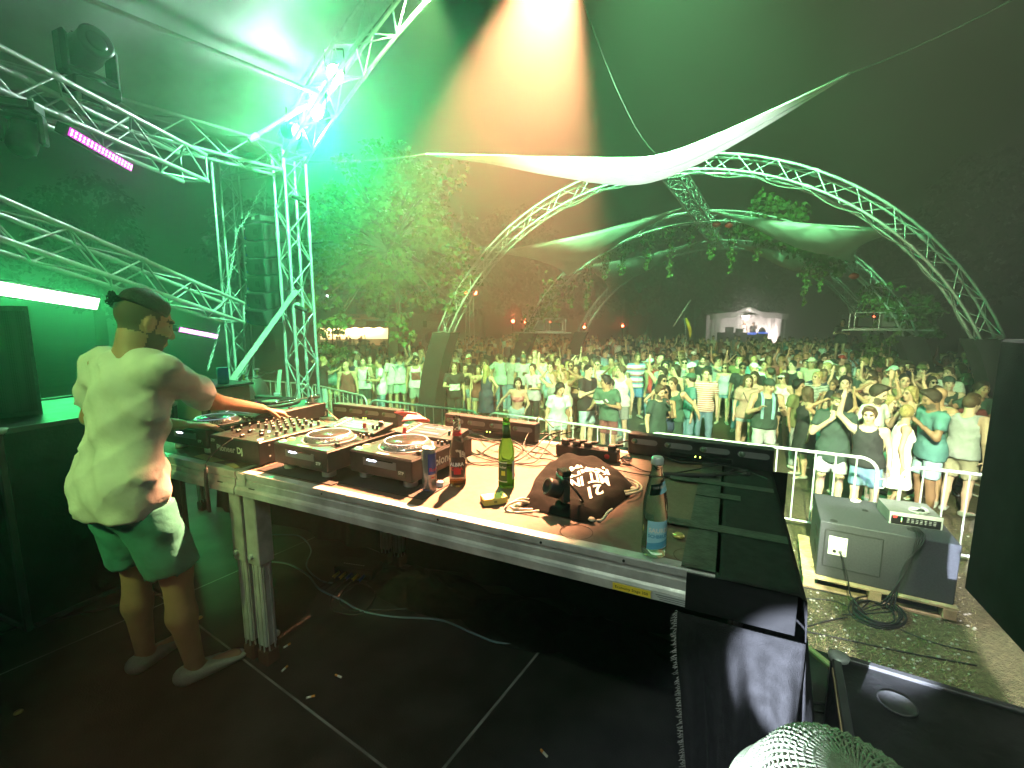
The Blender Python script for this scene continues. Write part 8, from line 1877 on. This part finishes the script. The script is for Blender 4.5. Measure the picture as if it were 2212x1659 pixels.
# the dark wood round the place
WOODL = 'dark tall tree in the wood behind the dance floor'
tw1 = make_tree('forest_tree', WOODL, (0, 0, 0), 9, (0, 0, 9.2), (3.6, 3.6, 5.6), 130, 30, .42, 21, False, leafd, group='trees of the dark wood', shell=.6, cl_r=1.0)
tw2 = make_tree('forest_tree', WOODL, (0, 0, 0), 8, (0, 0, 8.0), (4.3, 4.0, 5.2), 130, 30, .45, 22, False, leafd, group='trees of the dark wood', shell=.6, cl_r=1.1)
spots = [(-27, 30), (-19, 37), (-12, 34), (-6, 40), (1, 44), (7, 47), (13, 50), (19, 48), (25, 46), (31, 41), (35, 34), (33, 26), (30, 19), (25, 14.5), (38, 29), (-31, 24), (40, 47), (-3, 52), (16, 58), (28, 55), (-15, 48)]
rr = random.Random(9)
for i, (x, y) in enumerate(spots):
    src = (tw1, tw2)[i % 2]; o = src if i < 2 else copy_tree(src); o.location = (x * 1.12 + rr.uniform(-1, 1), min(61, y * 1.14) + rr.uniform(-1, 1), 0); k = rr.uniform(.85, 1.12); o.scale = (k, k, k); o.rotation_euler = (0, 0, rr.uniform(0, 6))
# ------------------------------------------------------------------ ivy and leafy garlands on the arches
def vine(label, top, L, seed, dense=1.0, lsz=.075):
    r = random.Random(seed); t = thing('hanging_ivy', label, 'vine', top, group='ivy strands hanging from the arches'); pts = [Vector((.05 * math.sin(i * 1.1 + seed), .05 * math.cos(i * 1.7 + seed), -L * i / 8)) for i in range(9)]
    MB().path(pts, .008, 4).build('stem', barkm, t, True); mb = MB()
    for i in range(int(95 * L * dense)):
        k = r.random() ** 1.25; z = -L * k; w = .20 * (1 - k) + .05; p = Vector((r.gauss(0, w * .55), r.gauss(0, w * .55), z)); add_leaf(mb, p, Vector((r.uniform(-1, 1), r.uniform(-1, 1), -1.2)), rv(r) + Vector((0, -.6, .4)), lsz * r.uniform(.7, 1.4), False)
    mb.build('ivy_leaves', leafm, t); return t
vl = [(1, 1.30, .95), (1, 1.42, 1.45), (1, 1.52, 1.1), (1, 1.62, .75), (1, 1.72, 1.55), (1, 1.84, 1.15), (1, 1.98, 1.0), (1, 2.08, .9), (1, 2.2, 1.5), (1, 2.32, 1.0), (1, 1.05, 1.7), (1, .98, 1.2), (1, .66, 1.9), (1, .72, 1.1), (1, 2.45, .8)]
for i, (k, th, L) in enumerate(vl): vine('ivy strand hanging from the middle arch, ' + ['below its top', 'long one below its top', 'beside the ridge truss', 'short one beside the ridge', 'long one on the amber side', 'second on the amber side', 'third on the amber side', 'fourth on the amber side', 'long outer one on the amber side', 'outermost on the amber side', 'long thin one on the dark side', 'thick one on the dark side', 'thickest over the dark side leg', 'short one over the dark side leg', 'lowest on the amber side'][i], on_arch(k, th, -.15), L, 50 + i)
def garland(label, k, th0, th1, n, seed, dr=-.1, w=.28, full=True, L=.14):
    r = random.Random(seed); c = on_arch(k, (th0 + th1) / 2, dr); t = thing('leaf_garland', label, 'garland', c, group='leafy branches tied to the arches'); mb = MB()
    for i in range(n):
        th = th0 + (th1 - th0) * r.random(); p = on_arch(k, th, dr + r.gauss(-.12, w * .6), r.gauss(0, w * .7)) - c; add_leaf(mb, p, Vector((r.uniform(-1, 1), r.uniform(-1, .4), -.7)), rv(r) + Vector((0, -.7, .5)), L * r.uniform(.7, 1.3), full)
    mb.build('branch_leaves', leafm, t); MB().path([on_arch(k, th0 + (th1 - th0) * i / 8, dr) - c for i in range(9)], .015, 5).build('branch', barkm, t, True)
garland('dense leafy branch along the middle arch under the wide green sail', 1, .85, 1.40, 620, 71)
garland('leafy branch on the amber lit leg of the middle arch', 1, 2.35, 2.78, 300, 72, .15, .32)
garland('leafy branch on the dark side leg of the middle arch', 1, .45, .70, 240, 73, .12, .30)
garland('leafy tuft on top of the middle arch behind the wide sail', 1, 1.12, 1.36, 260, 74, .55, .30)
garland('leafy tuft on the amber lit leg of the nearest arch', 0, 2.42, 2.62, 170, 75, .25, .22, True, .12)
for i, (th, lab) in enumerate(((1.50, 'red paper lantern nearest the ridge truss on the middle arch'), (1.44, 'second red lantern from the ridge truss'), (1.12, 'red lantern within the leafy branch'), (1.05, 'red lantern at the lower end of the leafy branch'), (.80, 'lowest red lantern on the dark side of the middle arch'))):
    p = on_arch(1, th, -.28, -.25); t = thing('red_lantern', lab, 'lantern', p, group='red paper lanterns'); MB().lathe([(.03, -.09), (.10, -.05), (.125, 0), (.10, .05), (.03, .09)], 14).build('paper_ball', redp, t, True); MB().cyl((0, 0, .09), (0, 0, .22), .004, n=4).build('string', blackmat, t)
# ------------------------------------------------------------------ small stage at the far end
FX = AT(1612, 740, 36.0); FS = thing('far_stage', 'small white tented stage lit from inside at the far end of the crowd', 'stage', (FX.x, 36.0, 0), -.30)
tentm = mat('white_tent_cloth', (.70, .71, .69), .7, noise=.06, nscale=2, bump=.5, bscale=1.6, transl=.3)
w, hgt, dp = 5.3, 3.25, 3.4
MB().box((0, dp / 2, .45), (w, dp, .9), bev=.02).build('platform', blackmat, FS)
for sx in (-1, 1):
    for sy in (0, dp):
        for a, b in ((-.13, -.13), (.13, -.13), (.13, .13), (-.13, .13)): rod('post_tube', (sx * (w / 2 - .2) + a, sy + b, 0), (sx * (w / 2 - .2) + a, sy + b, hgt), .025, alu, FS)
        for i in range(8):
            z = .3 + i * .36; rod('post_brace', (sx * (w / 2 - .2) - .13, sy - .13, z), (sx * (w / 2 - .2) + .13, sy - .13, z + .36), .012, alu, FS)
def rfn(u, v):
    x = (u - .5) * w * 1.04; y = -.15 + v * (dp + .3); k = 1 - abs(2 * u - 1); e = max(0, 1 - abs(x) / .9); z = hgt + .25 * k + (.32 * e * (1 - v) if e > 0 else 0) + .03 * math.sin(x * 6) * math.sin(y * 3); return Vector((x, y, z))
mb = MB(); mb.grid(rfn, 41, 12); mb.build('tent_roof', tentm, FS, True)
mb = MB(); mb.grid(lambda u, v: rfn(u, 0) + Vector((0, -.02 + .02 * math.sin(u * 40), -v * (.42 if abs(u - .5) > .17 else .42 - .30 * (1 - abs(u - .5) / .17)))), 61, 4); mb.build('front_valance', tentm, FS, True)
mb = MB(); mb.grid(lambda u, v: Vector(((u - .5) * w * .98, dp - .05 + .10 * math.sin(u * 23) * (.4 + v) + .06 * math.sin(u * 9 + v * 4), .9 + (hgt - .95) * (1 - v))), 70, 14); mb.build('back_curtain', tentm, FS, True)
for sx in (-1, 1):
    mb = MB(); mb.grid(lambda u, v: Vector((sx * (w / 2 - .02 - (.35 * (1 - u) if sx > 0 else 0)) + .05 * math.sin(u * 19), -.05 + u * dp, .5 + (hgt - .55) * (1 - v))), 26, 8); mb.build('side_curtain', tentm, FS, True)
for i in range(7): rod('roof_brace', (-.75 + i * .22, -.05, hgt - .28 + .04 * (i % 2)), (-.53 + i * .22, -.05, hgt - .12 - .04 * (i % 2)), .014, alu, FS)
MB().box((-.2, .9, 1.35), (3.6, .7, .9), bev=.02).build('desk', blackmat, FS)
for (x, ww) in ((-1.15, .62), (-.42, .55)):
    MB().box((x, .85, 2.02 - (.1 if x > -1 else 0)), (ww, .05, .42), bev=.01).build('screen', blackm, FS)
MB().box((.45, .5, 1.74), (.62, .06, .12)).build('blue_light', mat('blue_glow', (.05, .1, .8), .3, emit=(.05, .16, 1), estr=2.2), FS); MB().box((1.25, .5, 1.80), (.75, .06, .10)).build('blue_light', MAT['blue_glow'], FS)
MB().lathe([(.26, 0), (.27, .12), (.20, .30), (.05, .40), (0, .41)], 18, (1.25, 1.0, 1.82)).build('black_dome', blackm, FS, True)
MB().lathe([(.10, 0), (.12, .06), (.05, .10), (0, .1)], 12, (1.62, 2.6, 1.3)).build('floor_lamp', mat('pink_white_glow', (1, .85, .8), .3, emit=(1, .82, .76), estr=30), FS, True)
for k, (pos, en, col) in enumerate((((1.62, 2.4, 1.5), 420, (1, .80, .74)), ((0, 1.0, 2.95), 260, (1, .86, .78)))):
    d = bpy.data.lights.new('far_stage_light', 'POINT'); d.energy = en; d.color = col; d.shadow_soft_size = .1; o = bpy.data.objects.new('far_stage_light', d); COL.objects.link(o); o.parent = FS; o.location = pos
MB().box((0, 1.0, 3.08), (.5, .12, .10), bev=.01).build('ceiling_lamp', MAT['pink_white_glow'], FS)
RFS = Matrix.Translation(FS.location) @ Matrix.Rotation(-.30, 4, 'Z')
for k, (x, y, ti, lab, tp_) in enumerate(((.08, 1.7, 6, 'on the far stage in front of the curtain', 'white'), (.72, 1.45, 12, 'on the far stage behind the desk', 'black'))):
    p = RFS @ Vector((x, y, .9)); o = crowd_person(ti, p.x, p.y, toward(p.x, p.y, .3, 2) + .4, lab, 'performers on the far stage', tp_, zoff=.9)
# pole and feather flag
t = thing('slanted_pole', 'pale slanted pole rising from the crowd', 'pole', AT(1452, 705, 24)); MB().cyl(AT(1455, 705, 24), AT(1492, 648, 24), .03, n=8).build('pole', whitep, t, True, world=True)
t = thing('feather_flag', 'narrow yellow feather flag above the crowd', 'flag', AT(1487, 745, 20)); q = AT(1478, 688, 20); q2 = AT(1490, 742, 20); MB().cyl(q2 - Vector((0, 0, .6)), q, .012, n=6).build('flag_pole', galv, t, True, world=True)
mb = MB(); mb.grid(lambda u, v: q.lerp(q2, v) + Vector((.05 + (.16 * math.sin(math.pi * min(1, v + .15))) * u, .03 * math.sin(v * 9), 0)), 5, 14); o = mb.build('flag_cloth', yellowp, t, True, world=True)
# ------------------------------------------------------------------ food stall, container, light stand
BX = AT(765, 690, 30.0); bar_ = thing('food_stall', 'lit food stall with sloping awnings and a web address sign behind the crowd', 'stall', (BX.x, 30.0, 0), .28)
warm = mat('warm_lit_panel', (1, .85, .55), .5, emit=(1, .72, .36), estr=2.2); awn = mat('red_awning', (.45, .12, .10), .8, noise=.2)
MB().box((0, 1.2, 1.1), (4.6, 2.2, 2.2), bev=.03).build('stall_body', mat('stall_cream', (.55, .48, .36), .7), bar_); MB().box((0, .08, 1.95), (4.2, .06, .75)).build('lit_opening', warm, bar_); MB().box((0, -.1, 1.15), (4.7, .5, .10), bev=.02).build('counter', wood, bar_)
for k, x in enumerate((-1.45, .0, 1.45)):
    mb = MB(); mb.grid(lambda u, v: Vector((x + (u - .5) * 1.46 * (1 + .02 * v), .1 - 1.15 * v, 2.72 - .42 * v + .04 * math.sin(u * 14) * v)), 14, 6); o = mb.build('awning', awn if k != 1 else tentm, bar_, True); o.modifiers.new('s', 'SOLIDIFY').thickness = .02
sg = MB().box((.3, .3, 3.02), (2.5, .08, .34), bev=.02).build('sign_board', mat('sign_pink', (.62, .40, .36), .6), bar_); mb = MB(); write(mb, 'www.he', lambda x, y: Vector((-.1 + x, .255, 3.02 + y)), .26); mb.build('sign_lettering', blackmat, sg)
d = bpy.data.lights.new('stall_light', 'AREA'); d.energy = 260; d.color = (1, .70, .36); d.size = 3.5; d.size_y = .6; d.shape = 'RECTANGLE'; o = bpy.data.objects.new('stall_light', d); COL.objects.link(o); o.parent = bar_; o.location = (0, -.05, 2.35); o.rotation_euler = (R_(60), 0, 0)
lt = thing('globe_lamp', 'small bluish white hanging lamp beside the food stall', 'lamp', AT(710, 640, 26)); MB().lathe([(.02, -.10), (.10, -.05), (.12, .02), (.05, .09), (0, .1)], 12).build('glass_globe', cold_glow, lt, True); MB().cyl((0, 0, .09), (0, 0, 1.8), .006, n=4).build('lamp_cord', blackmat, lt)
CX = AT(925, 690, 25.0); cn = thing('white_container', 'white cabin with faint round print behind the crowd beside the arch', 'cabin', (CX.x, 25.0, 0), .1)
MB().box((0, 1.0, 1.55), (1.75, 2.0, 3.1), bev=.03).build('cabin_wall', mat('cabin_white', (.60, .62, .62), .6, noise=.08), cn); MB().box((.25, -.012, 2.55), (.62, .03, .42), bev=.005).build('white_sign', whitep, cn); MB().box((-.18, -.012, 2.60), (.22, .03, .34), bev=.005).build('dark_sign', greyp, cn)
mb = MB(); mb.lathe([(.36, 0), (.36, .01), (.33, .01), (.33, 0)], 30, (.15, -.006, 1.85), Matrix.Rotation(R_(90), 3, 'X')); mb.build('ring_print', greyp, cn)
for x in (-.87, .87): MB().box((x, -.008, 1.55), (.05, .03, 3.1)).build('corner_trim', lightgrey, cn)
LS = AT(1015, 690, 22); ls_ = thing('lamp_stand', 'tall stand with two red lamps beside the amber lit arch leg', 'lamp stand', (LS.x, 22, 0)); rgl = mat('red_lamp_glow', (1, .2, .1), .3, emit=(1, .12, .05), estr=45)
topz = AT(1015, 632, 22).z
for x in (-.16, 0, .16): rod('stand_pole', (x * 1.6, 0, 0), (x, 0, topz), .022, galv, ls_)
rod('cross_bar', (-.25, 0, topz), (.30, 0, topz), .02, galv, ls_)
for x in (-.13, .27):
    MB().lathe([(.06, -.12), (.10, -.06), (.11, .0), (.095, 0)], 14, (x, -.02, topz - .02), Matrix.Rotation(R_(75), 3, 'X')).build('lamp_housing', blackm, ls_, True); MB().lathe([(.092, 0), (.06, .03), (0, .04)], 14, (x, -.02, topz - .02), Matrix.Rotation(R_(75), 3, 'X')).build('red_lens', rgl, ls_, True)
for k, (x, y, Y, lab) in enumerate(((1108, 695, 20, 'red lamp glowing above heads left of the lamp cage'), (1136, 697, 21, 'second red lamp glowing above heads by the lamp cage'), (1262, 708, 24, 'red lamp glowing low between the arch legs'), (1345, 705, 26, 'red lamp glowing far back right of the arch legs'))):
    p = AT(x, y, Y); t = thing('red_lamp', lab, 'lamp', p, group='red lamps in the crowd'); MB().lathe([(.02, -.05), (.06, -.02), (.07, .03), (.03, .07), (0, .08)], 10).build('red_globe', rgl, t, True); MB().cyl((0, 0, -p.z), (0, 0, -.05), .012, n=5).build('lamp_pole', blackmat, t)
    d = bpy.data.lights.new('red_lamp_light', 'POINT'); d.energy = 45; d.color = (1, .10, .05); d.shadow_soft_size = .06; o = bpy.data.objects.new('red_lamp_light', d); COL.objects.link(o); o.parent = t; o.location = (0, 0, .16)
# someone sitting high at the edge of the wood
p = AT(1822, 742, 19); t = tag(MB().box((p.x, p.y + .2, .55), (1.2, 1.0, 1.1), bev=.05).build('hay_bale', mat('straw_bale', (.14, .11, .05), .95, noise=.4, bump=.8, bscale=40)), 'dark bale behind the crowd on which a man stands', 'bale')
crowd_person(4 if 4 in used_t else 0, p.x, p.y + .2, toward(p.x, p.y, .3, 2), 'standing above the crowd with folded arms', 'people in the dense crowd', 'black', zoff=1.1)
# ------------------------------------------------------------------ the smoky air
hz = MB().box((4, 27, 9.0), (118, 84, 20.0)).build('haze', None)
m = bpy.data.materials.new('stage_haze'); m.use_nodes = True; N = m.node_tree.nodes; N.clear(); pv = N.new('ShaderNodeVolumePrincipled'); mo = N.new('ShaderNodeOutputMaterial')
pv.inputs['Color'].default_value = (.92, .94, .92, 1); pv.inputs['Density'].default_value = HAZE_D; pv.inputs['Anisotropy'].default_value = HAZE_G
m.node_tree.links.new(pv.outputs[0], mo.inputs['Volume']); hz.data.materials.clear(); hz.data.materials.append(m); tag(hz, kind='stuff')
